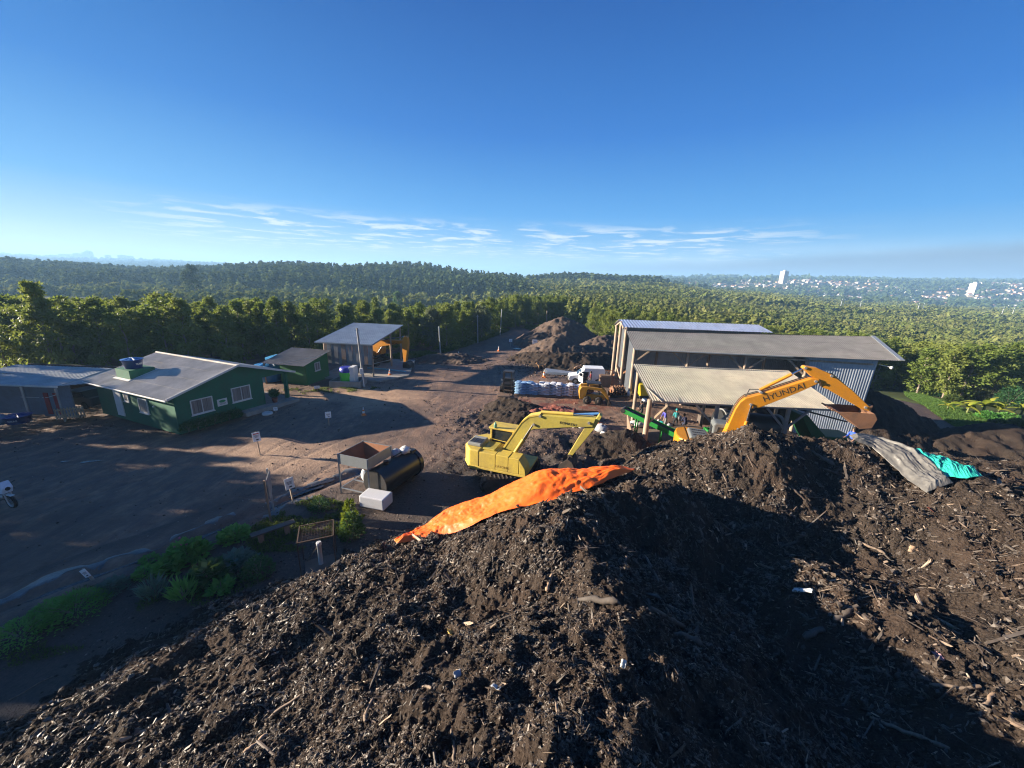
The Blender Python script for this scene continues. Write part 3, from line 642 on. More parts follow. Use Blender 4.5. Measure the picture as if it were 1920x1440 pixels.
# plinth that carries the water tank
tk = hp(7.3, 1.35, 0); m = MB()
Mx = Matrix(((e1.x, e2.x, 0, tk.x), (e1.y, e2.y, 0, tk.y), (0,0,1,0), (0,0,0,1)))
m.box((-.95,-.75,2.5), (.95,.9,3.6), 0, Mx); m.build('tank_plinth', M_GREEN, hs_)
m = MB(); m.slab(Mx @ Vector((-1.06,-.85,2.83)), Mx @ Vector((-.95,-.85,2.83)), Mx @ Vector((-.95,1.1,3.42)), Mx @ Vector((-1.06,1.1,3.42)), .03)
m.slab(Mx @ Vector((-1.05,-.95,2.82)), Mx @ Vector((1.05,-.95,2.82)), Mx @ Vector((1.05,-.76,2.88)), Mx @ Vector((-1.05,-.76,2.88)), .03); m.build('flashing', M_WHITE, hs_)
def tank(name, label, loc, r, h, mat, word=None, face=(0, -1), lidmat=None, group=None, ribs=0):
    t = thing(name, label, 'water tank', loc, 0, group)
    pr = [(r*.78, 0), (r*.82, h*.1)]
    for k in range(ribs): z_ = h*(.15+.7*k/ribs); pr += [(r*(.82+.16*z_/h), z_), (r*(.85+.16*z_/h), z_+h*.03)]
    pr += [(r*.97, h*.92), (r*1.04, h*.94), (r*1.04, h)]
    m = MB(); m.lathe(pr, 28); b = m.build('body', mat, t)
    m = MB(); vs = [(0, 0, h*1.22)]; k_ = 32
    for i in range(k_):
        a = 2*PI*i/k_; q = 1 if i % 4 else .9; vs.append((r*.35*math.cos(a), r*.35*math.sin(a), h*(1.18 if i % 4 else 1.1)))
    for i in range(k_):
        a = 2*PI*i/k_; vs.append((r*1.07*math.cos(a), r*1.07*math.sin(a), h*(1.03 if i % 4 else .985)))
    m.add(vs, [(0, 1+i, 1+(i+1) % k_) for i in range(k_)]+[(1+i, 1+k_+i, 1+k_+(i+1) % k_, 1+(i+1) % k_) for i in range(k_)]); m.build('lid', lidmat or mat, t)
    if word:
        for i, ch in enumerate(word):
            a = math.atan2(face[1], face[0])+(i-(len(word)-1)/2)*.155; rr_ = r*.93
            text('lettering', ch, h*.3, M_WHITE, t, face_M((rr_*math.cos(a)*1.01, rr_*math.sin(a)*1.01, h*.52), (-math.sin(a), math.cos(a), 0), (math.cos(a)*.12, math.sin(a)*.12, 1)), .012, 1.0, t.name)
    return t
tank('water_tank', 'round navy water tank with white lettering on the green plinth of the house roof', (tk.x, tk.y, 3.6), .66, .7, M_NAVY, 'TORRE', (-tk.x*.35+.1, -1.2), M_BLUEP)
# carport / shed on the left of the house
cp = thing('carport', 'open lean-to with a pale blue sheet roof left of the green house', 'carport')
cA, cB, cC, cD = at(-60, 703, 2.6), at(122, 716, 2.55), at(190, 684, 2.95), at(-30, 700, 2.95)
cA = Vector((-43, 27.6, 2.55)); cB = Vector((-34.4, 27.7, 2.5)); cC = Vector((-34.8, 32.3, 2.82)); cD = Vector((-43.3, 32.5, 2.82))
corr('roof', cA, cB, cC, cD, M_POLYROOF, cp, pitch=.3, amp=.015, rows=2)
cE = Vector((-33.6, 29.2, 2.35))
corr('roof', cB+Vector((.03, .1, -.02)), cE, Vector((-33.5, 32.0, 2.6)), cC+Vector((.03, 0, -.02)), M_POLYROOF, cp, pitch=.3, amp=.015)
pp = at(57, 782); m = MB(); m.tube([(pp.x, pp.y, -.3), (pp.x, pp.y, 2.5)], .08, 10); m.build('post', M_GALV, cp)
m = MB(); m.bar(cA+Vector((0, 0, -.07)), cB+Vector((0, 0, -.07)), .08, .12); m.build('eave_beam', M_WHITE, cp)
gp_ = at(110, 788)
m = MB(); m.box((-43.2, 28.6, -.2), (pp.x+.1, 28.7, 2.5)); m.box((pp.x+.13, 28.3, -.2), (gp_.x, 28.4, 2.4)); m.build('sheet_wall', painted('blue_grey_sheeting', (.17, .19, .23), .5, .3), cp)
m = MB()
for k in (0, 1): m.box((pp.x+.55+k*.75, 28.24, 0), (pp.x+.9+k*.75, 28.29, 1.75))
m.build('red_stripe', painted('red_board', (.30, .035, .03), .6, .3), cp)
m = MB(); m.tube([(-38.5, 28.5, 1.25), (-37, 28.4, 1.3), (-36, 28.2, 1.4), (-34.9, 28.0, 1.75)], .02, 6); m.build('cable', M_WHITE, cp)
m = MB(); m.tube([(gp_.x+.1, gp_.y+.3, -.2), (gp_.x+.1, gp_.y+.3, 2.4)], .07, 8); m.build('gate_post', M_WOODG, cp)
m = MB(); m.box((-43.3, 33.2, -.2), (-33.5, 33.3, 2.75)); m.build('back_wall', M_WOODD, cp)
gt = thing('picket_gate', 'pale wooden picket gate in front of the parked dark car', 'gate'); ga, gb = at(108, 789), at(160, 783); ga.z = gb.z = 0; gd = (gb-ga)
m = MB()
for k in range(10): q = ga+gd*(k/9); m.bar(q+Vector((0, 0, .05)), q+Vector((0, 0, .95)), .09, .025)
m.build('pickets', M_WOODY, gt)
m = MB()
for z_ in (.2, .8): m.bar(ga+Vector((0, .03, z_)), gb+Vector((0, .03, z_)), .03, .09)
m.bar(ga+Vector((0, .03, .25)), gb+Vector((0, .03, .75)), .03, .08); m.build('rail', M_WOODY, gt)
tank('water_tank', 'navy water tank with a domed lid sitting on the ground by the carport post', tuple(at(36, 792)), .72, .55, M_NAVY, 'TORRE', (.5, -1))
b_ = at(3, 795); m = MB(); m.lathe([(.3, 0), (.45, .25), (.42, .55), (.2, .7)], 16, 0, tuple(b_)); tag(m.build('water_drum', painted('grey_blue_plastic', (.12, .2, .27), .4)), 'small grey blue drum at the far left edge beside the navy tank', 'drum')

# ================================================================== GREEN SHED, BLUE VATS
gs = thing('green_shed', 'small bright green shed with a grey single pitch roof and white window', 'shed')
g0 = at(577, 722); g1 = at(612, 709); g2 = at(530, 716); g0.z = g1.z = g2.z = 0
gx_ = (g1-g0).normalized(); gy_ = Vector((-gx_.y, gx_.x, 0)); GL = 3.6; GW = 3.1
def sp_(s, t, z): return g0+gx_*s+gy_*t+Vector((0, 0, z))
m = MB(); m.add([sp_(0,0,-.2), sp_(GL,0,-.2), sp_(GL,0,2.9), sp_(0,0,2.2), sp_(0,GW,-.2), sp_(GL,GW,-.2), sp_(GL,GW,2.9), sp_(0,GW,2.2)], [(0,1,2,3),(7,6,5,4),(0,3,7,4),(1,5,6,2),(3,2,6,7)]); m.build('wall', M_GREENL, gs)
corr('roof', sp_(-.7, GW+1.6, 2.16), sp_(-.7, -.3, 2.16), sp_(GL+.3, -.3, 3.06), sp_(GL+.3, GW+1.6, 3.06), M_FIBREG, gs, rows=2)
window(gs, sp_(0,0,0), gx_, -gy_, 1.3, 1.2, .85, .9)
for q_, z_ in ((-.5, 2.2), (GL, 2.9)): m = MB(); m.bar(sp_(q_, GW+1.4, -.2), sp_(q_, GW+1.4, z_), .12); m.build('post', M_WOODP, gs)
m = MB(); m.tube([sp_(-.7, 2.5, 2.3), sp_(GL*.4, -.2, 2.75), sp_(GL+.2, -.35, 3.0)], .03, 6); m.build('pipe', M_GALV, gs)
vp = at(512, 716); tank('blue_vat', 'big ribbed blue water vat between the house porch and the green shed', (vp.x-.6, vp.y+.6, 0), 1.25, 1.75, painted('bright_blue_plastic', (.03, .20, .45), .4, .2), None, ribs=6)
tank('blue_vat', 'second blue vat with a pale lid standing behind the ribbed vat', (vp.x-1.2, vp.y+3.4, 0), 1.25, 1.9, painted('light_blue_plastic', (.06, .28, .5), .4, .2), None, ribs=6)

# ================================================================== TALL OPEN SHED
ts = thing('tall_shed', 'tall open shed with a sloping grey roof and hanging boards of old tin', 'shed')
sA, sB, sC, sD = at(588, 633, 3.95), at(702, 637, 3.95), at(756, 605, 4.95), at(660, 601, 4.95)
sA = Vector((-22.3, 42.6, 3.95)); sB = Vector((-15.6, 42.0, 3.95)); sC = Vector((-14.9, 52.0, 5.0)); sD = Vector((-21.9, 52.6, 5.0))
corr('roof', sA, sB, sC, sD, M_ZINCR, ts, pitch=.25, rows=3)
m = MB(); m.bar(sA+Vector((0,0,-.06)), sB+Vector((0,0,-.06)), .08, .12); m.build('eave_beam', M_GALV, ts)
pF = [Vector((-21.5, 43.2, 0)), Vector((-15.9, 42.6, 0)), Vector((-15.3, 51.6, 0)), Vector((-21.4, 52, 0)), Vector((-15.55, 48.2, 0))]
for p_ in pF: m = MB(); m.tube([p_+Vector((0,0,-.3)), p_+Vector((0,0,3.9+(p_.y-42.5)*.105))], .12, 9); m.build('post', M_WOODP, ts)
rb = random.Random(3); hang = MB(); k = 0; x_ = 0.0; Ld = (pF[1]-pF[0]).length; dv = (pF[1]-pF[0]).normalized()
while x_ < Ld-.1:
    w_ = rb.uniform(.3, .62); q = pF[0]+dv*x_; zt = 3.78; zb = 1.45+rb.uniform(-.12, .12); off = Vector((0, -.16-.02*(k % 2), 0))
    hang.slab(q+off+Vector((0,0,zb)), q+off+dv*(w_-.02)+Vector((0,0,zb+rb.uniform(-.05,.05))), q+off+dv*(w_-.02)+Vector((0,0,zt)), q+off+Vector((0,0,zt)), .01, rb.choice([0, 0, 1, 1, 2])); x_ += w_; k += 1
hang.build('tin_boards', [M_WOODG, sheet_mat('old_tin', (.26, .28, .30), (.17, .18, .20), .5, .5, .3), sheet_mat('rusty_tin', (.22, .2, .19), (.25, .14, .08), .9, .7)], ts)
for zz_ in (1.6,): m = MB(); m.bar(pF[0]+Vector((0,0,zz_)), pF[1]+Vector((0,0,zz_)), .1, .12); m.build('beam', M_WOODP, ts)
m = MB(); m.bar(pF[1]+Vector((0,0,3.75)), pF[2]+Vector((0,0,4.7)), .1, .14); m.build('roof_beam', M_WOODP, ts)
m = MB(); m.prismz([(-21.9, 41.6), (-14.6, 40.9), (-12.2, 43.9), (-13.6, 52.4), (-21.6, 52.8)], -.2, .14); tag(m.build('concrete_slab', M_CONC), 'pale concrete floor slab under the tall open shed', 'slab')
m = MB(); m.tube([(-15.4, 46.0, .22), (-12.9, 45.2, .22)], .1, 10); m.tube([(-18, 46.4, .22), (-15.5, 46.0, .22)], .1, 10); tag(m.build('blue_pipe', painted('light_blue_pipe', (.16, .42, .52), .4)), 'light blue plastic pipe lying on the concrete slab', 'pipe')
m = MB(); m.tube([(-20, 44, 1.0), (-17.5, 46, .75), (-15.55, 48.2, 1.0)], .035, 6); tag(m.build('rope', M_GALV), 'sagging pale rope tied between the posts of the tall shed', 'rope')
tr = thing('concrete_trough', 'square grey concrete trough holding the green mascot tank', 'trough'); q = at(653, 722)
m = MB(); X0, Y0 = q.x, q.y
for a, b in (((-1.6,-.9),(1.6,-.75)), ((-1.6,.95),(1.6,1.1)), ((-1.6,-.747),(-1.45,.947)), ((1.45,-.747),(1.6,.947))): m.box((X0+a[0], Y0+a[1], -.2), (X0+b[0], Y0+b[1], .62))
m.build('wall', M_CONC, tr, .02)
m = MB(); m.box((X0-1.447, Y0-.747, -.1), (X0+1.447, Y0+.947, .2)); m.build('bottom', M_CONC, tr)
bt = thing('banner_drum', 'upright green drum with a blue top and a white side in the trough', 'drum', (X0-.1, Y0+.1, .2))
m = MB(); m.lathe([(.68, 0), (.72, .1), (.66, .55), (.74, 1.0), (.70, 1.25)], 20); m.build('body', painted('lime_green_plastic', (.08, .55, .06), .4, .1), bt)
m = MB(); m.lathe([(.70, 1.253), (.74, 1.4), (.66, 1.7), (.5, 1.78)], 20); m.build('cap', painted('royal_blue_plastic', (.03, .04, .32), .4, .1), bt)
m = MB(); m.box((.45, -.5, .0), (.95, .62, 1.85)); m.build('side_panel', M_WHITE, bt, .03)
# ================================================================== WAREHOUSES
wh = thing('warehouse', 'long open fronted warehouse with a weathered grey roof', 'warehouse')
eL, eR, rR, rL = at(1190, 655, 5.2), at(1696, 677, 5.4), at(1640, 631, 6.6), at(1171, 619, 6.45)
eL = Vector((12.0, 37.9, 5.2)); eR = at(1696, 677, 5.75); rR = at(1640, 631, 6.95); rL = Vector((12.1, 41.8, 6.45))
corr('roof', eL, eR, rR, rL, M_FIBREG, wh, rows=3, sag=.06)
bL = rL+Vector((.1, .12, -.05)); bR = rR+Vector((.5, 1.8, -.55)); corr('roof', bL, bR, rR+Vector((0,.02,.004)), rL+Vector((0,.02,.004)), M_FIBREG, wh, rows=3)
m = MB(); m.bar(rR+Vector((-.2,0,.06)), eR+Vector((-.2,0,.06)), .35, .06); m.build('barge_sheet', M_GALV, wh)
fL = Vector((12.3, 38.6, 0)); fR = Vector((32.2, 33.9, -1.4))
def fp(t, z): q = fL.lerp(fR, t); return Vector((q.x, q.y, z))
corr('front_cladding', fp(.76, -2.2), fp(1.0, -2.6), Vector((32.6, 33.95, 5.6)), fp(.74, 5.45)+Vector((0,.02,0)), M_ZINC, wh, pitch=.2, amp=.012)
corr('end_cladding', Vector((32.25, 33.95, -3)), Vector((35.0, 40.6, -4)), Vector((35.5, 40.6, 6.2)), Vector((32.65, 34.0, 5.6)), M_ZINC, wh, pitch=.2, amp=.012)
corr('back_cladding', Vector((12.6, 41.55, -.2)), Vector((35.0, 40.7, -4)), Vector((35.5, 40.7, 6.2)), Vector((12.6, 41.55, 6.1)), M_ZINC, wh, pitch=.2, amp=.012)
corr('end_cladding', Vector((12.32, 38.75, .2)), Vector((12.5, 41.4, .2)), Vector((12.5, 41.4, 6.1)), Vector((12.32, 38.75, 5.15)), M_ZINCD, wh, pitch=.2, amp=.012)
for t in (0, .25, .5, .75):
    p_ = fp(t, 0); gzp = gz(p_.x, p_.y)
    m = MB(); m.tube([(p_.x, p_.y, gzp-.4), (p_.x, p_.y, 5.15)], .16, 9); m.build('post', M_WOODP, wh)
    for sg in (-1, 1):
        t2 = t+sg*.075
        if 0 <= t2 < .8: m = MB(); m.bar(fp(t, 3.7)+Vector((0,-.05,0)), fp(t2, 5.05)+Vector((0,-.05,0)), .09, .14); m.build('brace', M_WOODP, wh)
for t in (.12, .37, .62):
    p_ = fp(t, 0); m = MB(); m.tube([(p_.x+.6, p_.y+2.4, -.8), (p_.x+.6, p_.y+2.4, 5.7)], .14, 8); m.build('post', M_WOODP, wh)
m = MB(); m.bar(fp(0, 5.02), fp(1, 5.2), .1, .16); m.build('beam', M_WOODP, wh)
m = MB(); m.bar(eL+Vector((0,-.05,-.06)), eL.lerp(eR, .62)+Vector((0,-.05,-.06)), .12, .1); m.build('gutter', M_GALV, wh)
m = MB(); m.tube([Vector((32.7,33.9,5.2)), Vector((33.4,33.5,5.1))], .03, 6); m.blob((33.45,33.45,5.05), .13, 0, 3); m.build('flood_lamp', M_WHITE, wh)
w2 = thing('warehouse', 'taller warehouse with a shiny blue corrugated roof, behind the grey roofed one', 'warehouse')
aL, aR = at(1160, 599, 7.5), at(1422, 609, 7.5)
fl_, fr_ = Vector((aL.x+.25, 42.0, 6.85)), Vector((at(1448, 626, 6.8).x+.6, 41.75, 6.85))
corr('roof', fl_, fr_, aR, aL, M_BLUEZ, w2, pitch=.34, amp=.022)
corr('roof', Vector((aL.x, 45.6, 6.7)), Vector((aR.x, 45.2, 6.7)), aR+Vector((0,.02,.004)), aL+Vector((0,.02,.004)), M_BLUEZ, w2, pitch=.34, amp=.022)
for x_, y_, zt in ((aL.x+.25, 43.25, 7.3), (aL.x+.55, 42.1, 6.85), (aL.x+.3, 45.2, 6.7)): m = MB(); m.tube([(x_, y_, -.3), (x_, y_, zt)], .16, 9); m.build('post', M_WOODP, w2)
for q_, r_ in (((aL.x+.25, 43.2, 2.2), (aL.x+.5, 42.2, 1.0)), ((aL.x+.2, 42.0, 6.7), (aL.x+.2, 43.2, 7.3)), ((aL.x+.2, 45.4, 6.55), (aL.x+.2, 43.3, 7.3))): m = MB(); m.bar(q_, r_, .12, .14); m.build('brace', M_WOODP, w2)
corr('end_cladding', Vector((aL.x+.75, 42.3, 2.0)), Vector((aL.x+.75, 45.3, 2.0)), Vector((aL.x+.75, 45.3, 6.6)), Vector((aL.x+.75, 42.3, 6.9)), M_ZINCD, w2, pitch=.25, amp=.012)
corr('back_cladding', Vector((aL.x+.75, 45.3, 0)), Vector((aR.x-.2, 45.0, -2.5)), Vector((aR.x-.2, 45.0, 6.6)), Vector((aL.x+.75, 45.3, 6.6)), M_ZINC, w2, pitch=.25, amp=.012)
corr('end_cladding', Vector((aR.x-.2, 42.0, -2.5)), Vector((aR.x-.2, 45, -2.5)), Vector((aR.x-.2, 45, 6.6)), Vector((aR.x-.2, 42.0, 6.8)), M_ZINC, w2, pitch=.25, amp=.012)
# ================================================================== CANOPY
cn = thing('canopy_shed', 'low open canopy with a cream corrugated roof in front of the warehouse', 'shelter')
kA, kB, kC, kD = at(1221, 751, 3.6), at(1579, 768, 3.6), at(1478, 695, 5.0), at(1186, 682, 5.0)
corr('roof', kA, kB, kC, kD, M_CREAM, cn, rows=4, sag=.05)
m = MB(); m.bar(kA+Vector((.1,.05,-.1)), kB+Vector((0,.05,-.1)), .1, .1); m.bar(kD+Vector((.3,-.2,-.1)), kC+Vector((-.3,-.2,-.1)), .1, .14); m.build('beam', M_STEEL, cn)
q0 = at(1207, 833); m = MB(); m.tube([(q0.x, q0.y, -.4), (q0.x+.03, q0.y, 3.5)], [.21, .17], 12); m.build('post', M_WOODP, cn)
q1 = Vector((kD.x+.55, kD.y-.1, 0)); m = MB(); m.tube([(q1.x, q1.y, -.4), (q1.x, q1.y, 4.9)], .15, 10); m.build('post', M_WOODP, cn)
m = MB(); m.bar(q0+Vector((.15,0,1.7)), kA+Vector((1.35,0,-.12)), .09, .12); m.build('brace', M_WOODY, cn)
m = MB(); m.slab(at(1213, 728, 4.3), at(1217, 727, 4.3), at(1246, 752, 3.75), at(1241, 754, 3.75), .04); m.build('fascia_board', M_WOODY, cn)
for f_ in (.36, .735):
    q = kA.lerp(kB, f_); m = MB(); m.bar((q.x, q.y+.12, -.5), (q.x, q.y+.12, 3.45), .2); m.build('post', M_STEEL, cn)
    for sg in (-1, 1): m = MB(); m.bar((q.x, q.y+.12, 1.9), (q.x+sg*1.5, q.y+.12, 3.42), .1, .14); m.build('brace', M_STEEL, cn)
for f_ in (.25, .5, .75, .97):
    q = kD.lerp(kC, f_); m = MB(); m.tube([(q.x, q.y-.2, -.6), (q.x, q.y-.2, 4.85)], .12, 8); m.build('post', M_WOODP, cn)
# ================================================================== MACHINES
M_KYEL = painted('faded_yellow_paint', (.60, .44, .075), .55, .6, (.24, .17, .07), 1.2)
M_KOLV = painted('olive_shaded_yellow', (.42, .34, .06), .55, .5, (.14, .11, .05), 1.4)  # darker olive carries the shade on the boom's side in its colour
M_HORG = painted('orange_yellow_paint', (.52, .21, .010), .45, .35, (.24, .11, .03), 1.2)
M_CATY = painted('loader_yellow_paint', (.46, .23, .02), .45, .4, (.22, .13, .05), 1.5)
M_HGREY = painted('machine_grey_paint', (.13, .145, .15), .5, .4, (.09, .08, .07), 2)
M_PANEL = painted('pale_hood_paint', (.26, .27, .25), .5, .45, (.2, .18, .14), 2)
M_MUD = painted('muddy_track_steel', (.045, .036, .03), .85, .8, (.11, .075, .055), 2)
M_CHROME = painted('chrome_rod', (.7, .7, .7), .2, .0, metal=1.0)
M_BRUST = painted('rust_worn_bucket', (.20, .10, .055), .75, .7, (.07, .045, .03), 2)
def track(parent, y, L=4.0, h=.85, w=.55, n=40, x=0.0):
    m = MB(); r = h/2; s = L-2*r; per = 2*s+2*PI*r
    poly = [(x-s/2-r*math.sin(a), r+r*math.cos(a)*-1) for a in np.linspace(0, PI, 11)][::1]
    poly = [(x+s/2+r*math.sin(a), r-r*math.cos(a)) for a in np.linspace(0, PI, 11)]+[(x-s/2-r*math.sin(a), r+r*math.cos(a)) for a in np.linspace(0, PI, 11)]
    q = [(px-(px-x)*.06, r+(pz-r)*.90) for px, pz in poly]; m.prism(q, y-w/2+.03, y+w/2-.03)
    for k in range(n):
        t = k/n*per
        if t < s: c = (x-s/2+t, 0); d = 0.0
        elif t < s+PI*r: a = (t-s)/r; c = (x+s/2+r*math.sin(a), r-r*math.cos(a)); d = a
        elif t < 2*s+PI*r: c = (x+s/2-(t-s-PI*r), 2*r); d = PI
        else: a = (t-2*s-PI*r)/r; c = (x-s/2-r*math.sin(a), r+r*math.cos(a)); d = PI+a
        M = Matrix.Translation((c[0], y, c[1])) @ Matrix.Rotation(-d, 4, 'Y'); hw = per/n/2*.92
        m.box((-hw, -w/2, -.005), (hw, w/2, .035), 0, M); m.box((hw*.5, -w/2, -.04), (hw*.8, w/2, -.005), 0, M)
    sgn = -1 if y < 0 else 1
    for k in range(6): cx = x-s/2+s*k/5; m.cyl((cx, y-.06*sgn, r*.62 if 0 < k < 5 else r), (cx, y+(w/2+.02)*sgn, r*.62 if 0 < k < 5 else r), r*(.36 if 0 < k < 5 else .62), 14)
    return m.build('track', M_MUD, parent)
def bucket(parent, pin, ang, size=1.0, width=1.1, mat=None):
    "pin point in x-z, ang turns the bucket about it; open mouth with teeth"
    pr = [(0, 0), (.32, .05), (.62, -.1), (.82, -.42), (.80, -.78), (.60, -1.08), (.28, -1.22)]
    c, s = math.cos(ang), math.sin(ang)
    T = lambda p: (pin[0]+size*(p[0]*c-p[1]*s), pin[1]+size*(p[0]*s+p[1]*c))
    out = [T(p) for p in pr]; inn = [T((p[0]-.06*(1 if p[0] > .1 else 0), p[1]*.96+(-.06 if i < 3 else .03))) for i, p in enumerate(pr)]
    m = MB(); hw = width/2
    for (a, b, ia, ib) in zip(out, out[1:], inn, inn[1:]): m.prism([a, b, ib, ia], -hw, hw)
    side = out+[T((-.12, -.62))]
    m.prism(side, -hw-.035, -hw-.002); m.prism(side, hw+.002, hw+.035)
    o = m.build('bucket', mat or M_MUD, parent, .012)
    for k in range(5):
        y = -hw+.08+(width-.16)*k/4; m = MB(); a = T((.36, -1.20)); b = T((.04, -1.38)); d_ = Vector((b[0]-a[0], 0, b[1]-a[1])); m.bar((a[0], y, a[1]), (b[0], y, b[1]), .09, .06); m.build('tooth', mat or M_MUD, o)
    for y in (-.22, .18): MB().prism([T((.02, .16)), T((.30, .05)), T((.05, -.14)), T((-.14, 0))], y, y+.05).build('bracket', mat or M_MUD, o)
    return o, T
def ram(parent, a, b, r=.075, y=0.0, frac=.58, mat=None):
    a = Vector((a[0], y, a[1])); b = Vector((b[0], y, b[1])); c = a.lerp(b, frac)
    o = MB().cyl(a, c, r, 14, 0).build('hydraulic_cylinder', mat or M_KYEL, parent)
    MB().cyl(c, b, r*.55, 10).build('rod', M_CHROME, o); return o
def body_mb(xr, xf, w, z0, z1, cham=.55):
    "house of an excavator seen from above with cut rear corners"
    return [(xr+cham, -w/2), (xf, -w/2), (xf, w/2), (xr+cham, w/2), (xr, w/2-cham*1.2), (xr, -w/2+cham*1.2)]
def poly_part(name, poly, w, mat, parent, bevel=.03, y=0.0):
    return MB().prism(poly, y-w/2, y+w/2).build(name, mat, parent, bevel)
def pins(parent, pts, hw, y=0.0, r=.075):
    for p in pts: MB().cyl((p[0], y-hw, p[1]), (p[0], y+hw, p[1]), r, 12).build('pin', M_STEEL, parent)
def area2(p): return sum(a[0]*b[1]-b[0]*a[1] for a, b in zip(p, p[1:]+p[:1]))

# ---- yellow excavator in the middle of the yard
KO = Vector((.15, 20.75, 0.0)); KY = rad(-19); KO.z = gz(0, 20.3)-.02
kx = thing('excavator', 'faded yellow tracked excavator standing beside the orange tarp', 'excavator', KO, KY)
def kp(u, v, yo=-.3):
    O = KO+Vector((-math.sin(KY)*yo, math.cos(KY)*yo, 0)); return inplane(u, v, O, KY)
uc = bpy.data.objects.new('undercarriage', MB().box((-1.2, -.8, .35), (1.2, .8, .75)).cyl((0, 0, .7), (0, 0, 1.0), .6, 20).mesh('undercarriage', M_MUD)); C.objects.link(uc); uc.parent = kx; uc.rotation_euler = (0, 0, rad(31))
for s_ in (-1, 1): track(uc, s_*1.12)
zb, zt = 1.0, 2.0
pl = body_mb(-2.75, 1.25, 2.6, zb, zt, .55)
MB().prismz(pl, zb, zb+.14).build('deck', M_KYEL, kx, .02)
MB().prismz([(-2.72+.55, -1.28), (-1.55, -1.28), (-1.55, 1.28), (-2.72+.55, 1.28), (-2.72, .62), (-2.72, -.62)], zb-.1, zt+.12).build('counterweight', M_KYEL, kx, .07)
MB().box((-1.535, -1.285, zb+.145), (-.55, .32, zt+.06)).build('engine_housing', M_KYEL, kx, .03)
for a, b in ((-.535, .22), (.235, .85)): MB().box((a, -1.285, zb+.145), (b, -.45, zt+.06-(.0 if a < 0 else .02))).build('side_panel', M_KYEL, kx, .025)
MB().prism([(.865, zb+.145), (1.25, zb+.145), (1.2, zb+.5), (.865, zt)], -1.28, -.45).build('side_panel', M_KYEL, kx, .02)
o = MB().box((-2.5, -.85, zt+.125), (-1.65, .3, zt+.32)).build('engine_hood', M_PANEL, kx, .05)
m = MB()
for k in range(2): m.box((-2.42+k*.38, -.7, zt+.323), (-2.1+k*.38, -.1, zt+.335))
m.build('hood_vent', M_DARK, o)
m = MB(); m.box((-1.5, -.9, zt+.065), (-.75, .2, zt+.16)); m.build('deck_hatch', M_KOLV, kx, .03)
# cab: open frame
cx0, cx1, cy0, cy1, cz0, cz1 = -1.55, -.05, .34, 1.28, zb+.145, 3.0
cab = MB(); t = .1
for x_ in (cx0, cx1-t):
    for y_ in (cy0, cy1-t): cab.box((x_, y_, cz0), (x_+t, y_+t, cz1-.12))
cab.box((cx0+.003, cy0+.003, cz0), (cx1-.003, cy0+.05, cz0+.5)); cab.box((cx0+.003, cy1-.05, cz0), (cx1-.003, cy1-.003, cz0+.55)); cab.box((cx0+.003, cy0+.003, cz0), (cx0+.06, cy1-.003, cz0+.75))
cb = cab.build('cab', M_KYEL, kx, .015)
MB().box((cx0-.08, cy0-.08, cz1-.118), (cx1+.08, cy1+.08, cz1)).build('cab_roof', M_KYEL, cb, .04)
MB().box((cx0+.35, cy0+.3, cz0), (cx0+.8, cy1-.3, cz0+.55)).box((cx0+.25, cy0+.3, cz0+.55), (cx0+.38, cy1-.3, cz0+1.15)).build('seat', M_BLACK, cb, .04)
for y_ in (cy0+.01, cy1-.02): MB().bar((cx0, y_, cz0+1.1), (cx1, y_, cz0+1.0), .03).build('hand_rail', M_KYEL, cb)
MB().box((cx0+.04, cy0+.1, cz0+.75), (cx0+.055, cy1-.1, cz1-.12)).build('cab_window_or_shade', M_GLASS, cb); MB().box((cx0+.11, cy0+.06, cz0+.52), (cx1-.11, cy0+.075, cz1-.13)).build('cab_window_or_shade', M_GLASS, cb); MB().box((cx0+.11, cy1-.075, cz0+.56), (cx1-.11, cy1-.06, cz1-.13)).build('cab_window_or_shade', M_GLASS, cb)  # side panes are dark sheets added for the shade inside the open cab
b_ = MB().lathe([(.09, 0), (.1, .1), (.1, .2), (.05, .27), (.04, .34)], 12).build('bottle', painted('green_bottle', (.12, .28, .2), .3)); b_.location = KO+Vector((-1.05, .7, cz1)); tag(b_, 'green plastic jug left on the cab roof of the faded yellow excavator', 'jug')
bp = [(942, 845), (977, 793), (990, 783), (1012, 779), (1117, 787), (1111, 802), (1062, 803), (1000, 806), (989, 811), (962, 858), (948, 858)]
B = [kp(u, v) for u, v in bp]; bo = poly_part('boom', B, .52, M_KOLV, kx, .03, .05); pins(bo, [kp(1000, 797), kp(1104, 794), kp(949, 848), kp(1012, 781)], .34, .05)
tp = [kp(940, 842), kp(977, 791), kp(990, 781), kp(1012, 777.5), kp(1012, 780), kp(990, 784), kp(977, 794), kp(943, 844)]; poly_part('boom_lit_top', tp, .56, M_KYEL, bo, .0, .05)  # brighter yellow strip puts the sunlight into the boom's upper edge
S = [kp(u, v) for u, v in [(1100, 796), (1114, 790), (1123, 779), (1128, 783), (1116, 803), (1072, 857), (1062, 858)]]; st = poly_part('stick', S, .4, M_KOLV, kx, .02, .05)
for y_ in (-.42, .52): ram(kx, kp(960, 856), kp(1000, 796), .085, y_)
ram(kx, kp(1012, 776), kp(1112, 783), .09, .05, .62)
ram(kx, kp(1117, 792), kp(1076, 846), .07, .05, .6, M_STEEL)
pin = kp(1066, 857); bucket(kx, pin, rad(-38), .92, 1.15)
text('lettering', 'KOMATSU', .2, M_DARK, bo, face_M((kp(1065, 793)[0], -.216, kp(1065, 796)[1]), (1, 0, -.02), (0, 0, 1)), .004)
text('lettering', 'CATONG', .2, painted('faded_lettering', (.33, .2, .03), .6), kx, face_M((-.15, -1.288, zb+.38), (1, 0, 0), (0, 0, 1)), .004)

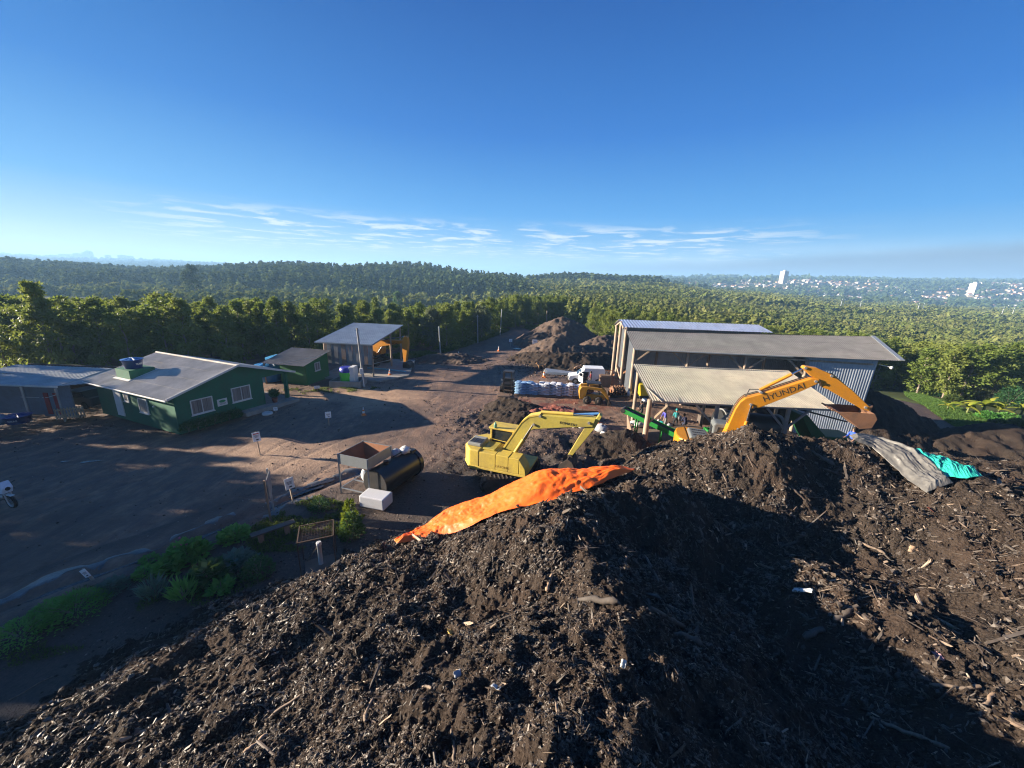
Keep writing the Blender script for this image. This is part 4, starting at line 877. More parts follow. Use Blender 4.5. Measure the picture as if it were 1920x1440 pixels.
# ---- big orange yellow excavator behind the heap
HYA = rad(-17); HO = aty(1342, 815, 23.4); HO.z = gz(HO.x, HO.y)
hx_ = thing('excavator', 'big orange yellow excavator reaching over the canopy with its bucket raised', 'excavator', HO, HYA)
def hq(u, v, yo=-.3):
    O = HO+Vector((-math.sin(HYA)*yo, math.cos(HYA)*yo, 0)); return inplane(u, v, O, HYA)
uc = MB().box((-1.4, -.9, .35), (1.4, .9, .85)).cyl((0, 0, .8), (0, 0, 1.1), .65, 20).build('undercarriage', M_MUD, hx_); uc.rotation_euler = (0, 0, rad(10))
for s_ in (-1, 1): track(uc, s_*1.2, 4.4, .95, .6)
xr = hq(1268, 815, -.6)[0]; zb, zt = 1.1, 2.25
pl = [(xr+.75, -1.4), (1.6, -1.4), (1.6, 1.4), (xr+.75, 1.4), (xr+.15, .95), (xr, .4), (xr, -.4), (xr+.15, -.95)]
MB().prismz([(xr+.76, -1.39), (1.6, -1.39), (1.6, 1.39), (xr+.76, 1.39)], zb, zb+.15).build('deck', M_DARK, hx_)
MB().prismz([(xr+.75, -1.42), (xr+.75, 1.42), (xr+.15, .95), (xr, .4), (xr, -.4), (xr+.15, -.95)], zb-.12, zt).build('counterweight', M_HORG, hx_, .09)
MB().box((xr+.765, -1.41, zb+.155), (xr+1.9, 1.41, zt-.02)).build('engine_housing', M_HORG, hx_, .04)
sp2 = MB().box((xr+1.915, -1.41, zb+.155), (1.55, -.5, zt-.12)).build('side_panel', M_HORG, hx_, .04)
m = MB()
for k in range(7): m.box((xr+.95+k*.1, -1.425, zt-.55+.0), (xr+.99+k*.1, -1.413, zt-.2))
m.build('side_vent', M_DARK, hx_)
hd = MB().prism([(xr+.75, zt+.005), (xr+1.95, zt+.005), (xr+1.9, zt+.2), (xr+.85, zt+.2)], -.95, .75).build('engine_hood', M_HGREY, hx_, .06)
m = MB()
for k, w_ in enumerate((.75, .85, .6)):
    for j in range(6): m.box((xr+1.0+j*.13, -.65+k*.45, zt+.203), (xr+1.09+j*.13, -.5+k*.45, zt+.215))
m.build('hood_vent', M_DARK, hd)
c0 = (1.6-1.75, .3); cxa, cxb, cya, cyb, cza, czb = -.15, 1.65, .32, 1.4, zb+.155, 3.1
cab = MB(); cab.prism([(cxa, cza), (cxb+.1, cza), (cxb+.15, cza+.75), (cxb-.25, czb), (cxa+.1, czb), (cxa, czb-.15)], cya, cyb); cb = cab.build('cab', M_HGREY, hx_, .09)
MB().prism([(cxa+.2, cza+.85), (cxa+.62, cza+.85), (cxa+.62, czb-.25), (cxa+.28, czb-.25)], cya-.012, cya+.02).prism([(cxa+.85, cza+.55), (cxb-.02, cza+.75), (cxb-.3, czb-.2), (cxa+.85, czb-.2)], cya-.012, cya+.02).build('cab_window_or_shade', M_GLASS, cb, .005)
MB().box((cxa-.02, cya+.2, cza+.85), (cxa+.03, cyb-.2, czb-.3)).build('cab_window_or_shade', M_GLASS, cb, .005)
zz = 560; q3 = lambda a, b: hq(1130+a/3.368, 560+b/3.368)
B = [q3(a, b) for a, b in [(742, 905), (775, 845), (805, 775), (838, 700), (868, 655), (905, 628), (1000, 603), (1320, 505), (1368, 508), (1375, 530), (1345, 545), (1240, 592), (985, 692), (962, 682), (935, 700), (905, 775), (878, 832), (850, 905)]]
bo = poly_part('boom', B, .62, M_HORG, hx_, .035); pins(bo, [q3(935, 668), q3(1345, 522), q3(1000, 592)], .38)
S = [q3(a, b) for a, b in [(1268, 442), (1285, 428), (1360, 440), (1450, 480), (1582, 580), (1700, 692), (1690, 715), (1640, 700), (1432, 578), (1395, 565), (1378, 520), (1325, 495)]]
st = poly_part('stick', S, .42, M_HORG, hx_, .03); pins(st, [q3(1285, 440), q3(1665, 690), q3(1450, 490)], .27)
cb_ = q3(903, 645); ram(hx_, q3(1000, 585), q3(1275, 450), .1, .0, .75, M_HORG)
for y_ in (-.46, .46): ram(hx_, q3(890, 820), q3(935, 668), .1, y_, .35, M_HORG)
ram(hx_, q3(1455, 482), q3(1690, 690), .085, 0, .5, M_HORG)
m = MB(); m.tube([(q3(905, 625)[0], -.2, q3(905, 625)[1]), (q3(930, 575)[0], -.2, q3(930, 575)[1]), (q3(990, 572)[0], -.2, q3(990, 575)[1])], .03, 6)
for y_ in (-.12, .1): m.tube([(q3(a, b)[0], y_, q3(a, b)[1]) for a, b in [(790, 790), (835, 692), (868, 645), (905, 617), (1010, 590), (1310, 497)]], .03, 6)
m.build('hydraulic_hose', M_DARK, bo)
# raised bucket: mouth turned up and back
bk = [q3(a, b) for a, b in [(1690, 712), (1704, 745), (1670, 800), (1595, 806), (1535, 752), (1450, 700)]]
i_ = [q3(a, b) for a, b in [(1672, 718), (1684, 742), (1658, 783), (1600, 790), (1548, 742), (1462, 697)]]
m = MB(); hw = .75
for a, b, ia, ib in zip(bk, bk[1:], i_, i_[1:]): m.prism([a, b, ib, ia], -hw, hw)
side = bk+[q3(1545, 700)]; m.prism(side, -hw-.04, -hw-.002); m.prism(side, hw+.002, hw+.04)
bo2 = m.build('bucket', M_BRUST, hx_, .01)
for k in range(5):
    y_ = -hw+.1+(2*hw-.2)*k/4; a, b = bk[5], q3(1428, 690); MB().bar((a[0]+.1, y_, a[1]), (b[0], y_, b[1]), .11, .07).build('tooth', M_BRUST, bo2)
m = MB(); m.prism([q3(1640, 690), q3(1715, 680), q3(1700, 720), q3(1660, 720)], -.2, .2); m.build('bracket', M_BRUST, bo2, .02)
p0 = q3(1144, 594); d0 = (q3(1220, 566)[0]-q3(1070, 618)[0], q3(1220, 566)[1]-q3(1070, 618)[1])
text('lettering', 'HYUNDAI', .5, M_DARK, bo, face_M((p0[0], -.316, p0[1]), (d0[0], 0, d0[1]), (0, 0, 1)), .004, 1.02)

# ---- third excavator parked behind the tall shed
TO = Vector((-19.6, 46.6, .15)); TY = rad(-17); TO.y = 49.6; TO.x = -18.9; TO.z = 0
tx_ = thing('excavator', 'orange excavator parked behind the tall shed with its arm folded to the ground', 'excavator', TO, TY)
def tq(a, b): return inplane(480+a/4.174, 560+b/4.174, TO, TY)
uc = MB().box((-1.4, -.9, .35), (1.4, .9, .85)).build('undercarriage', M_MUD, tx_)
for s_ in (-1, 1): track(uc, s_*1.2, 4.4, .95, .6)
MB().box((-2.7, -1.35, 1.05), (1.5, 1.35, 1.35)).build('deck', M_DARK, tx_, .02)
MB().prismz([(-2.0, -1.38), (-2.0, 1.38), (-2.8, .9), (-2.8, -.9)], 1.0, 2.2).build('counterweight', M_HORG, tx_, .08)
MB().box((-1.98, -1.37, 1.36), (-.2, 1.37, 2.2)).build('engine_housing', M_HORG, tx_, .04)
cb = MB().prism([(-.1, 1.36), (1.6, 1.36), (1.7, 2.1), (1.3, 3.1), (0, 3.1)], .3, 1.4).build('cab', M_HORG, tx_, .06)
MB().prism([(.75, 1.75), (1.58, 1.95), (1.25, 2.95), (.75, 2.95)], .285, .32).build('cab_window_or_shade', painted('tinted_glass', (.12, .25, .3), .1), cb)
B = [tq(a, b) for a, b in [(880, 470), (905, 400), (935, 345), (975, 320), (1150, 325), (1162, 345), (1120, 353), (985, 372), (955, 420), (930, 490)]]
bo = poly_part('boom', B, .62, M_HORG, tx_, .03)
S = [tq(a, b) for a, b in [(1148, 345), (1158, 300), (1172, 290), (1190, 302), (1196, 350), (1188, 420), (1180, 492), (1162, 492), (1155, 420), (1150, 370)]]
poly_part('stick', S, .45, M_HORG, tx_, .03); ram(tx_, tq(1010, 318), tq(1165, 298), .1, 0, .5, M_HGREY)
ram(tx_, tq(945, 455), tq(1000, 372), .1, -.45, .5, M_HORG)
bucket(tx_, tq(1170, 492), rad(8), 1.0, 1.2)
text('lettering', 'HYUNDAI', .42, M_DARK, bo, face_M((tq(1075, 350)[0], -.316, tq(1075, 349)[1]), (1, 0, .02), (0, 0, 1)), .004)

# ---- skid steer loader
p = at(1112, 758); sk = thing('skid_steer_loader', 'small yellow wheeled loader facing the canopy beside the sack pallets', 'loader', (p.x+.1, p.y+.75, gz(p.x, p.y)-.03), rad(-6))
MB().prism([(-1.35, .45), (1.05, .45), (1.15, .8), (.75, .95), (-.55, 1.0), (-.85, 1.55), (-1.3, 1.6), (-1.45, 1.0)], -.5, .5).build('body', M_CATY, sk, .05)
for s_ in (-1, 1):
    m = MB(); m.prism([(-1.4, .7), (-1.2, .62), (-.75, .9), (-.72, 1.4), (-.6, 1.52), (.55, 1.42), (.95, 1.05), (1.3, .62), (1.5, .62), (1.22, 1.2), (.72, 1.66), (-.7, 1.78), (-1.25, 1.72), (-1.42, 1.4)], s_*.62-.1, s_*.62+.1); m.build('lift_arm', M_CATY, sk, .03)
    for x_ in (-.62, .5):
        w_ = bpy.data.objects.new('wheel', MB().lathe([(.16, -.13), (.36, -.14), (.41, -.09), (.41, .09), (.36, .14), (.16, .13)], 22).mesh('wheel', M_BLACK)); C.objects.link(w_); w_.parent = sk; w_.location = (x_, s_*.68, .4); w_.rotation_euler = (PI/2, 0, 0)
        MB().lathe([(.02, -.15), (.2, -.15), (.21, .0), (.2, .15), (.02, .15)], 16).build('rim', M_MUD, w_)
    ram(sk, (-.9, .95), (.1, 1.25), .05, s_*.62, .6, M_DARK)
cb = MB().box((-.75, -.54, 2.0), (.65, .54, 2.1)).build('cab_roof', M_DARK, sk, .03)
for x_ in (-.6, .55):
    for y_ in (-.46, .46): MB().bar((x_, y_, 1.0), (x_*.95, y_, 1.998), .08).build('cab_post', M_DARK, cb)
MB().box((-.45, -.25, 1.0), (0, .25, 1.3)).box((-.5, -.25, 1.3), (-.38, .25, 1.75)).build('seat', M_RUST, cb, .03)
m = MB(); m.prism([(1.35, .05), (1.75, .02), (1.80, .08), (1.45, .14), (1.42, .6), (1.36, .62)], -.85, .85); m.prism([(1.35, .05), (1.75, .02), (1.42, .62)], -.89, -.853); m.prism([(1.35, .05), (1.75, .02), (1.42, .62)], .853, .89); m.build('bucket', M_MUD, sk)
# ---- forklift seen from the front
p = at(951, 736); fk = thing('forklift', 'dark forklift facing the camera with raised mast, left of the sacks', 'forklift', (p.x, p.y, gz(p.x, p.y)), rad(-96))
MB().box((-1.9, -.62, .3), (-.25, .62, 1.0)).box((-1.95, -.6, 1.003), (-1.2, .6, 1.3)).build('body', M_DARK, fk, .06)
for y_ in (-.38, .38): MB().box((-.06, y_-.06, .1), (.06, y_+.06, 2.35)).build('mast', M_MUD, fk)
m = MB(); m.box((-.05, -.44, 2.25), (.05, .44, 2.33)); m.box((-.05, -.44, 1.2), (.05, .44, 1.28)); m.box((.07, -.52, .25), (.13, .52, .35)); m.box((.07, -.52, .7), (.13, .52, .8)); m.build('mast_crossbar', M_MUD, fk)
for y_ in (-.28, .28): MB().bar((.1, y_, .08), (1.2, y_, .06), .12, .05).build('fork', M_MUD, fk)
m = MB()
for x_ in (-.4, -1.5):
    for y_ in (-.5, .5): m.bar((x_, y_, 1.0), (x_-.05, y_, 2.1), .06)
g_ = m.build('roll_cage', M_DARK, fk); MB().box((-1.6, -.55, 2.1), (-.4, .55, 2.16)).build('cage_roof', M_DARK, g_)
for x_ in (-.35, -1.55):
    for y_ in (-.66, .66): o = MB().cyl((x_, y_-.14, .38), (x_, y_+.14, .38), .38 if x_ > -1 else .32, 20).build('wheel', M_BLACK, fk); MB().cyl((x_, y_-.15, .38), (x_, y_+.15, .38), .17, 14).build('rim', M_WHITE, o)
for y_ in (-.62, .62): MB().cyl((-.25, y_, 1.35), (-.2, y_, 1.35), .1, 12).build('headlight', M_GALV, fk)
pal = lambda n, l, loc, rz, grp=None: pallet(n, l, loc, rz, grp)
def pallet(name, label, loc, rz=0.0, group=None, mat=None):
    t = thing(name, label, 'pallet', loc, rz, group); mat = mat or M_WOODB
    m = MB()
    for k in range(7): m.box((-.6, -.5+k*.155, .118), (.6, -.5+k*.155+.1, .14))
    m.build('top_boards', mat, t)
    m = MB()
    for y_ in (-.48, 0, .48): m.box((-.6, y_-.045, .022), (.6, y_+.045, .117))
    m.build('bearers', mat, t)
    m = MB()
    for x_ in (-.55, 0, .55): m.box((x_-.05, -.5, 0), (x_+.05, .5, .021))
    m.build('bottom_boards', mat, t); return t
q = at(944, 741); pallet('pallet', 'empty wooden pallet tilted on the forks of the forklift', (q.x, q.y-.35, gz(q.x, q.y)+.12), rad(4))
bpy.context.view_layer.update()
# ---- white van
p = at(1104, 722); vn = thing('van', 'small white delivery van with its driver door standing open', 'van', (p.x-.2, p.y+.95, gz(p.x, p.y+1)), rad(176))
prof = [(2.05, .35), (2.1, .65), (1.95, .92), (1.15, 1.05), (.62, 1.5), (.45, 1.56), (.35, 1.9), (-1.9, 1.92), (-2.02, 1.6), (-2.05, .35)]
vb = MB(); vb.prism([(x_, z_) for x_, z_ in prof], -.8, .8)
M_VAN = painted('white_car_paint', (.75, .76, .76), .25, .15, (.4, .33, .27), 2); vb.build('body', M_VAN, vn, .06)
for s_ in (-1, 1):
    MB().prism([(.98, 1.08), (.56, 1.44), (-.15, 1.46), (-.15, 1.05)], s_*.805-.01, s_*.805+.01).build('side_window', M_GLASS, vn)
    for x_ in (1.3, -1.25):
        MB().cyl((x_, s_*.80, .3), (x_, s_*.83, .3), .37, 20).build('wheel_arch', M_DARK, vn)
        o = MB().cyl((x_, s_*.70, .3), (x_, s_*.85, .3), .3, 20).build('wheel', M_BLACK, vn); MB().cyl((x_, s_*.8, .3), (x_, s_*.86, .3), .18, 14).build('rim', M_GALV, o)
    MB().box((2.0, s_*.6-.16, .62), (2.11, s_*.6+.16, .8)).build('headlight', M_GLASS, vn, .02)
MB().add([(1.12, -.7, 1.09), (1.12, .7, 1.09), (.66, .66, 1.485), (.66, -.66, 1.485)], [(0, 1, 2, 3)]).build('windscreen', M_GLASS, vn)
MB().box((-.1, .806, .4), (.9, .815, 1.05)).build('door_opening', M_DARK, vn)
dd_ = MB(); Md = Matrix.Translation((.95, .82, 0)) @ Matrix.Rotation(rad(112), 4, 'Z'); dd_.box((0, 0, .36), (1.0, .05, 1.02), 0, Md); dd_.box((0, .0, 1.023), (.06, .05, 1.42), 0, Md); dd_.box((.9, 0, 1.023), (.96, .05, 1.42), 0, Md); dd_.box((.0, 0, 1.423), (.96, .05, 1.47), 0, Md); dd_.build('door', M_VAN, vn, .01)
MB().box((-2.1, -.78, .3), (-2.052, .78, .45)).box((2.08, -.76, .32), (2.16, .76, .55)).build('bumper', M_DARK, vn, .02)
# dark car under the carport
p = at(128, 770); cr = thing('car', 'dark car parked under the carport behind the picket gate', 'car', (-36.0, 30.6, 0), rad(170))
pr = [(2.1, .3), (2.1, .72), (1.1, .9), (.55, 1.42), (-1.1, 1.45), (-1.75, 1.0), (-2.1, .95), (-2.1, .3)]
MB().prism(pr, -.85, .85).build('body', painted('dark_grey_car_paint', (.06, .065, .07), .3), cr, .06)
MB().prism([(1.0, .94), (.52, 1.36), (-1.05, 1.38), (-1.6, 1.0)], .845, .862).build('side_window', M_GLASS, cr); MB().prism([(1.0, .94), (.52, 1.36), (-1.05, 1.38), (-1.6, 1.0)], -.862, -.845).build('side_window', M_GLASS, cr)
for x_ in (1.35, -1.3):
    for s_ in (-1, 1): MB().cyl((x_, s_*.7, .32), (x_, s_*.87, .32), .32, 20).build('wheel', M_BLACK, cr)
# motorcycle at the left edge
p = at(15, 950); mo = thing('motorcycle', 'motorcycle with a white fairing parked at the far left edge', 'motorcycle', (p.x-.35, p.y+.1, 0), rad(-14)); mo.scale = (1.14, 1.14, 1.14)
for x_ in (-.65, .66):
    o = bpy.data.objects.new('wheel', MB().lathe([(.235, -.05), (.28, -.05), (.3, 0), (.28, .05), (.235, .05), (.235, -.05)], 26).mesh('wheel', M_BLACK)); C.objects.link(o); o.parent = mo; o.location = (x_, 0, .3); o.rotation_euler = (PI/2, 0, 0)
    m = MB(); m.lathe([(.2, -.04), (.236, -.045), (.236, .045), (.2, .04), (.2, -.04)], 24); m.cyl((0, 0, -.06), (0, 0, .06), .05, 10)
    for k in range(5): m.bar((.04*math.cos(k*1.257), .04*math.sin(k*1.257), 0), (.21*math.cos(k*1.257), .21*math.sin(k*1.257), 0), .035, .03)
    m.build('rim', M_GALV, o)
m = MB(); m.tube([(.66, -.09, .3), (.5, -.09, .9)], .03, 8); m.tube([(.66, .09, .3), (.5, .09, .9)], .03, 8); m.build('fork', M_GALV, mo)
m = MB(); m.tube([(.45, 0, .85), (.1, 0, .75), (-.3, 0, .7), (-.6, 0, .75)], .05, 8); m.tube([(.42, 0, .8), (.25, 0, .35), (-.2, 0, .3), (-.6, 0, .32)], .04, 8); m.build('frame', M_DARK, mo)
MB().blob((.05, 0, .45), (.24, .15, .2), 0, 5).build('engine', M_STEEL, mo); MB().blob((.16, 0, .85), (.28, .15, .14), 0, 6, 12, .05).build('fuel_tank', M_WHITE, mo)
MB().blob((-.35, 0, .84), (.38, .14, .09), 0, 7, 12, .05).build('seat', M_BLACK, mo)
m = MB(); m.prism([(.30, .75), (.62, .70), (.72, .95), (.55, 1.25), (.42, 1.1)], -.17, .17); m.build('fairing', painted('pale_fairing', (.55, .62, .72), .3, .05), mo, .05)
m = MB(); m.tube([(.42, -.36, 1.08), (.48, -.15, 1.02), (.48, .15, 1.02), (.42, .36, 1.08)], .02, 6); m.build('handlebar', M_DARK, mo); MB().cyl((.66, 0, .92), (.72, 0, .92), .08, 14).build('headlight', M_GLASS, mo)
MB().bar((.45, 0, .62), (.9, 0, .63), .14, .02).build('mudguard', M_WHITE, mo, .01)
m = MB(); m.tube([(.1, -.12, .3), (-.3, -.16, .28), (-.75, -.18, .38)], [.03, .045, .05], 10); m.build('exhaust', M_CHROME, mo)
# ================================================================== SMALL THINGS IN THE YARD
def P0(u, v, lift=0.0):
    p = at(u, v, 0); p.z = gz(p.x, p.y)+lift; return p
def heap_hit(u, v, lift=0.0):
    "where a sighting meets the heap or the ground"
    d = ray(u, v); o = Vector((0, 0, CAMH)); ts = np.linspace(2, 60, 3000)
    z = o.z+d.z*ts; h = surf(d.x*ts, d.y*ts); k = np.argmax(z < h); return Vector((d.x*ts[k], d.y*ts[k], float(h[k])+lift))
# ---- sack pallets
M_SACK = painted('white_woven_sack', (.60, .61, .65), .6, .3, (.35, .36, .40), 3)
M_FILM = painted('blue_white_sack', (.25, .42, .62), .6, .2, (.35, .36, .40), 3)
sackv = []
for q_ in range(3):
    rs = random.Random(q_); m = MB()
    nx, ny = 9, 7
    vs = []; 
    for i in range(nx+1):
        for j in range(ny+1):
            x_ = i/nx*2-1; y_ = j/ny*2-1; e_ = (1-abs(x_)**4)*(1-abs(y_)**4)
            vs.append((x_*.31*(1-.05*abs(y_)**3), y_*.24, .075*e_**.5+rs.uniform(-.008, .008)*e_))
    n_ = len(vs); vs += [(x, y, -z*.75) for x, y, z in vs]; fs = []
    for i in range(nx):
        for j in range(ny):
            a = i*(ny+1)+j; fs.append((a, a+ny+1, a+ny+2, a+1)); fs.append((n_+a, n_+a+1, n_+a+ny+2, n_+a+ny+1))
    m.add(vs, fs, 0, True); sackv.append((m.mesh('sack', M_SACK), m.mesh('sack', M_FILM)))
pa, pb = P0(967+8, 741), P0(1085, 746); n_p = 6; first = None
names = ['leftmost pallet load, of blue sacks beside the forklift', 'pallet load of blue and white sacks, second from the forklift', 'pallet load of white sacks, third from the forklift', 'pallet load of white sacks, fourth from the forklift', 'pallet load of white sacks, second from the yellow loader', 'pallet load of white sacks nearest the yellow loader']
for k in range(n_p):
    c = pa.lerp(pb, k/(n_p-1))+Vector((.1, .5, 0)); rz = rad(-13+random.uniform(-3, 3))
    pl_ = pallet('pallet', 'wooden pallet under the '+names[k].replace('leftmost pallet load, of', 'stack of').replace('pallet load of', 'stack of'), c, rz, 'pallets under the sack stacks')
    st_ = thing('sack_stack', names[k], 'sack stack', c+Vector((0, 0, .16)), rz, 'stacks of sacks on pallets')
    for lay in range(9):
        z_ = .07+lay*.138
        for (x_, y_, r_) in ((-.31, -.26, 0), (.31, -.26, 0), (-.31, .24, 0), (.31, .24, 0)) if lay % 2 == 0 else ((-.36, -.0, PI/2), (.36, 0, PI/2), (0, -.3, 0), (0, .28, 0)):
            if lay == 8 and random.random() < .25: continue
            blue = k == 0 or (k == 1 and (x_ < 0 or lay < 3))
            o = link('sack', sackv[random.randrange(3)][1 if blue else 0], st_); o.location = (x_+random.uniform(-.025, .025), y_+random.uniform(-.02, .02), z_)
            o.rotation_euler = (random.uniform(-.05, .05), random.uniform(-.05, .05), r_+random.uniform(-.08, .08))
# ---- pallet stack, leaning pallet, machinery behind the loader
c = P0(1126, 726); rs = random.Random(5)
for k in range(9):
    pallet('pallet', 'wooden pallet in the stack behind the loader, '+['at the bottom', 'second from the ground', 'third from the ground', 'fourth from the ground', 'in the middle', 'fourth from the top', 'third from the top', 'second from the top', 'at the very top'][k], c+Vector((.5, .5, .142*k)), rad(rs.uniform(-8, 8)), 'pallets stacked behind the loader')
t = pallet('pallet', 'brown wooden pallet leaning over the red rubble heap', P0(1060, 792)+Vector((-.3, .4, .3)), rad(8)); t.rotation_euler = (rad(28), 0, rad(6)); t.scale = (1.25, 1.2, 1.2)
m = MB(); m.slab((0, 0, .35), (1.9, 0, .35), (1.9, .05, 1.0), (0, .05, 1.0), .04); o = m.build('rusty_plate', M_RUST); c = P0(1080, 788); o.location = (c.x, c.y+.2, c.z-.2); tag(o, 'rusty brown steel plate standing beside the leaning pallet', 'plate')
mr = thing('shredder_rotor', 'rusty machine rotor with rings of hammers lying behind the loader', 'machine rotor', P0(1150, 745)+Vector((.4, .5, 0)), rad(10))
MB().cyl((-.7, 0, .6), (.9, 0, .6), .16, 14).build('shaft', M_RUST, mr)
for x_ in (-.5, -.2, .1, .4, .7):
    m = MB(); m.lathe([(.2, -.05), (.48, -.05), (.48, .05), (.2, .05)], 18)
    for k in range(8): m.box((.46, -.06, -.06), (.62, .06, .06), 0, Matrix.Rotation(k*PI/4+x_, 4, 'Z'))
    o = m.build('hammer_ring', M_BRUST, mr); o.location = (x_, 0, .6); o.rotation_euler = (0, PI/2, 0)
m = MB(); m.box((-.8, -.4, 0), (1.0, -.3, .5)); m.box((-.8, .3, 0), (1.0, .4, .5)); m.build('base_frame', M_DARK, mr)
c = P0(1150, 716); m = MB(); m.slab(c+Vector((0, .6, .9)), c+Vector((1.9, .6, 1.7)), c+Vector((1.9, 1.6, 1.75)), c+Vector((0, 1.6, .95)), .07); m.bar(c+Vector((.6, 1, -.1)), c+Vector((.6, 1, 1.1)), .1); m.bar(c+Vector((1.7, 1, -.1)), c+Vector((1.7, 1, 1.6)), .1); tag(m.build('belt_chute', M_DARK), 'black tilted belt chute behind the stack of pallets', 'chute')
rl = thing('railing', 'thin rusty railing behind the pallets, below the warehouse posts', 'railing'); a, b = P0(1107, 712), P0(1172, 716)
for k in range(5): q = a.lerp(b, k/4); MB().bar(q, q+Vector((0, 0, 1.25)), .07).build('rail_post', M_RUST, rl)
m = MB(); m.bar(a+Vector((0, -.05, 1.2)), b+Vector((0, -.05, 1.2)), .06); m.build('top_rail', M_RUST, rl)
# sheets and cone behind
c = P0(1060, 702); m = MB()
for k in range(4): m.slab(c+Vector((-2.6+k*.1, -.5+k*.2, .12+k*.05)), c+Vector((2.9, -.3+k*.05, .06+k*.03)), c+Vector((2.8, .15+k*.1, .08+k*.03)), c+Vector((-2.5, 1.4, .30+k*.06)), .02)
tag(m.build('metal_sheets', M_GALV), 'loose pile of shiny metal sheets left of the white van', 'metal sheets')
# ---- cones
def cone(label, p, s=1.0):
    t = thing('traffic_cone', label, 'traffic cone', p, random.uniform(0, 3), 'orange traffic cones around the yard')
    o = MB().box((-.19*s, -.19*s, 0), (.19*s, .19*s, .035*s)).build('base', M_CONEO, t)
    m = MB(); m.lathe([(.14*s, .036*s), (.115*s, .2*s)], 16); m.build('lower_cone', M_CONEO, t)
    MB().lathe([(.115*s, .201*s), (.085*s, .38*s)], 16).build('white_band', M_WHITE, t)
    MB().lathe([(.085*s, .381*s), (.062*s, .5*s)], 16).build('upper_cone', M_CONEO, t); MB().lathe([(.062*s, .501*s), (.04*s, .6*s), (.035*s, .72*s)], 16).build('tip', M_WHITE, t); return t
M_CONEO = painted('orange_cone_plastic', (.80, .20, .03), .5, .25, (.3, .12, .06), 3)
cone('orange and white traffic cone in the shade of the green house', P0(682, 779)); cone('orange traffic cone on the edge of the concrete slab', P0(731, 705, .12))
cone('orange traffic cone beside the metal sheets', P0(1020, 708), 1.3); cone('small orange cone halfway up the road', P0(935, 657), 1.1); cone('faded cone by the red soil heap at the left road edge', P0(860, 662), 1.0)
# ---- sign boards
M_BOARD = painted('white_sign_board', (.75, .76, .78), .5, .15, (.4, .38, .35), 4)
def sign(label, p, hgt, w, h, rz, lean=0.0, mark=M_INK, red=False):
    t = thing('sign_board', label, 'sign', p, rz); t.rotation_euler = (0, lean, rz)
    MB().bar((0, 0, -.3), (0, 0, hgt), .09, .06).build('post', M_WOODP, t)
    b = MB().box((-w/2, -.075, hgt-h), (w/2, -.048, hgt)).build('board', M_BOARD, t, .006)
    m = MB()
    if red: m.box((-w*.36, -.08, hgt-h*.22), (w*.36, -.0765, hgt-h*.12)); o = m.build('lettering', M_REDP, b); m = MB()
    for k in range(3): m.box((-w*(.35-.06*k), -.08, hgt-h*(.36+.1*k)), (w*(.35-.05*k), -.0765, hgt-h*(.32+.1*k)))
    m.box((-w*.1, -.08, hgt-h*.86), (w*.22, -.0765, hgt-h*.74)); m.build('marks', mark, b)
M_REDP = painted('red_paint', (.5, .03, .03), .5, .2)
sign('white sign on a thick wooden post, brightly sunlit, below the house', P0(488, 852), 1.6, .42, .62, rad(40), rad(-3), M_INK, True)
sign('white sign standing in the house shadow near the traffic cone', P0(617, 798), 1.15, .42, .5, rad(32))
sign('small white sign low over the grass below the green shed', P0(595, 733), .6, .5, .28, rad(20))
sign('white sign standing in the wet ditch beside the tin hopper', P0(549, 938), 1.35, .42, .62, rad(48), rad(-4))
sign('small white sign by the corner of the green house porch', P0(517, 770), .55, .3, .3, rad(30))
sign('round topped white sign where the road meets the heaps', P0(957, 650), 1.35, .55, .5, rad(5)); sign('white board on the slope of the brown heap, above the blue barrel', Vector((3.5, 62.5, gz(3.5, 62.5))), 2.0, .8, .7, 0)
sign('narrow white board leaning at the edge of the road drain', P0(176, 1090), .6, .16, .36, rad(30), rad(-18))
c = P0(1002, 656); MB_ = MB(); MB_.lathe([(.29, 0), (.3, .05), (.3, .28), (.315, .3), (.3, .32), (.3, .6), (.315, .62), (.3, .64), (.3, .9)], 18, 0, tuple(c)); tag(MB_.build('barrel', M_BLUEP), 'blue plastic barrel at the foot of the brown heap', 'barrel')
# ---- poles
def pole(label, p, h, lean, r=.12, mat=None, extra=True):
    t = thing('utility_pole', label, 'pole', p, 0, 'wooden and concrete poles'); t.rotation_euler = (0, lean, 0)
    MB().tube([(0, 0, -.4), (0, 0, h)], [r, r*.7], 10).build('shaft', mat or M_WOODG, t)
    if extra: MB().bar((-.25, 0, h-.25), (.25, 0, h-.25), .06).build('crossbar', M_GALV, t)
    return t
pp_ = pole('leaning grey pole with a meter box in front of the tall shed', P0(683, 725), 6.2, rad(-3), .14)
MB().box((-.18, -.28, 1.45), (.18, -.13, 2.05)).build('meter_box', M_WHITE, pp_, .03); MB().tube([(.05, -.15, .1), (.04, -.15, 1.45)], .05, 8).build('conduit', M_WHITE, pp_)
pole('slim concrete pole at the bend of the road before the trees', P0(826, 664), 4.8, rad(-2), .12, M_GALV); pole('pale pole in front of the grey leaved tree on the road', P0(896, 639), 5.2, rad(-1), .11, M_GALV)
pole('pole farther up the road standing at the foot of the dark trees', P0(938, 624), 5.6, rad(2), .12, M_GALV); pole('far pole left of the tallest heap at the road end', P0(1024, 612), 4.8, 0, .13, M_WOODP, False)
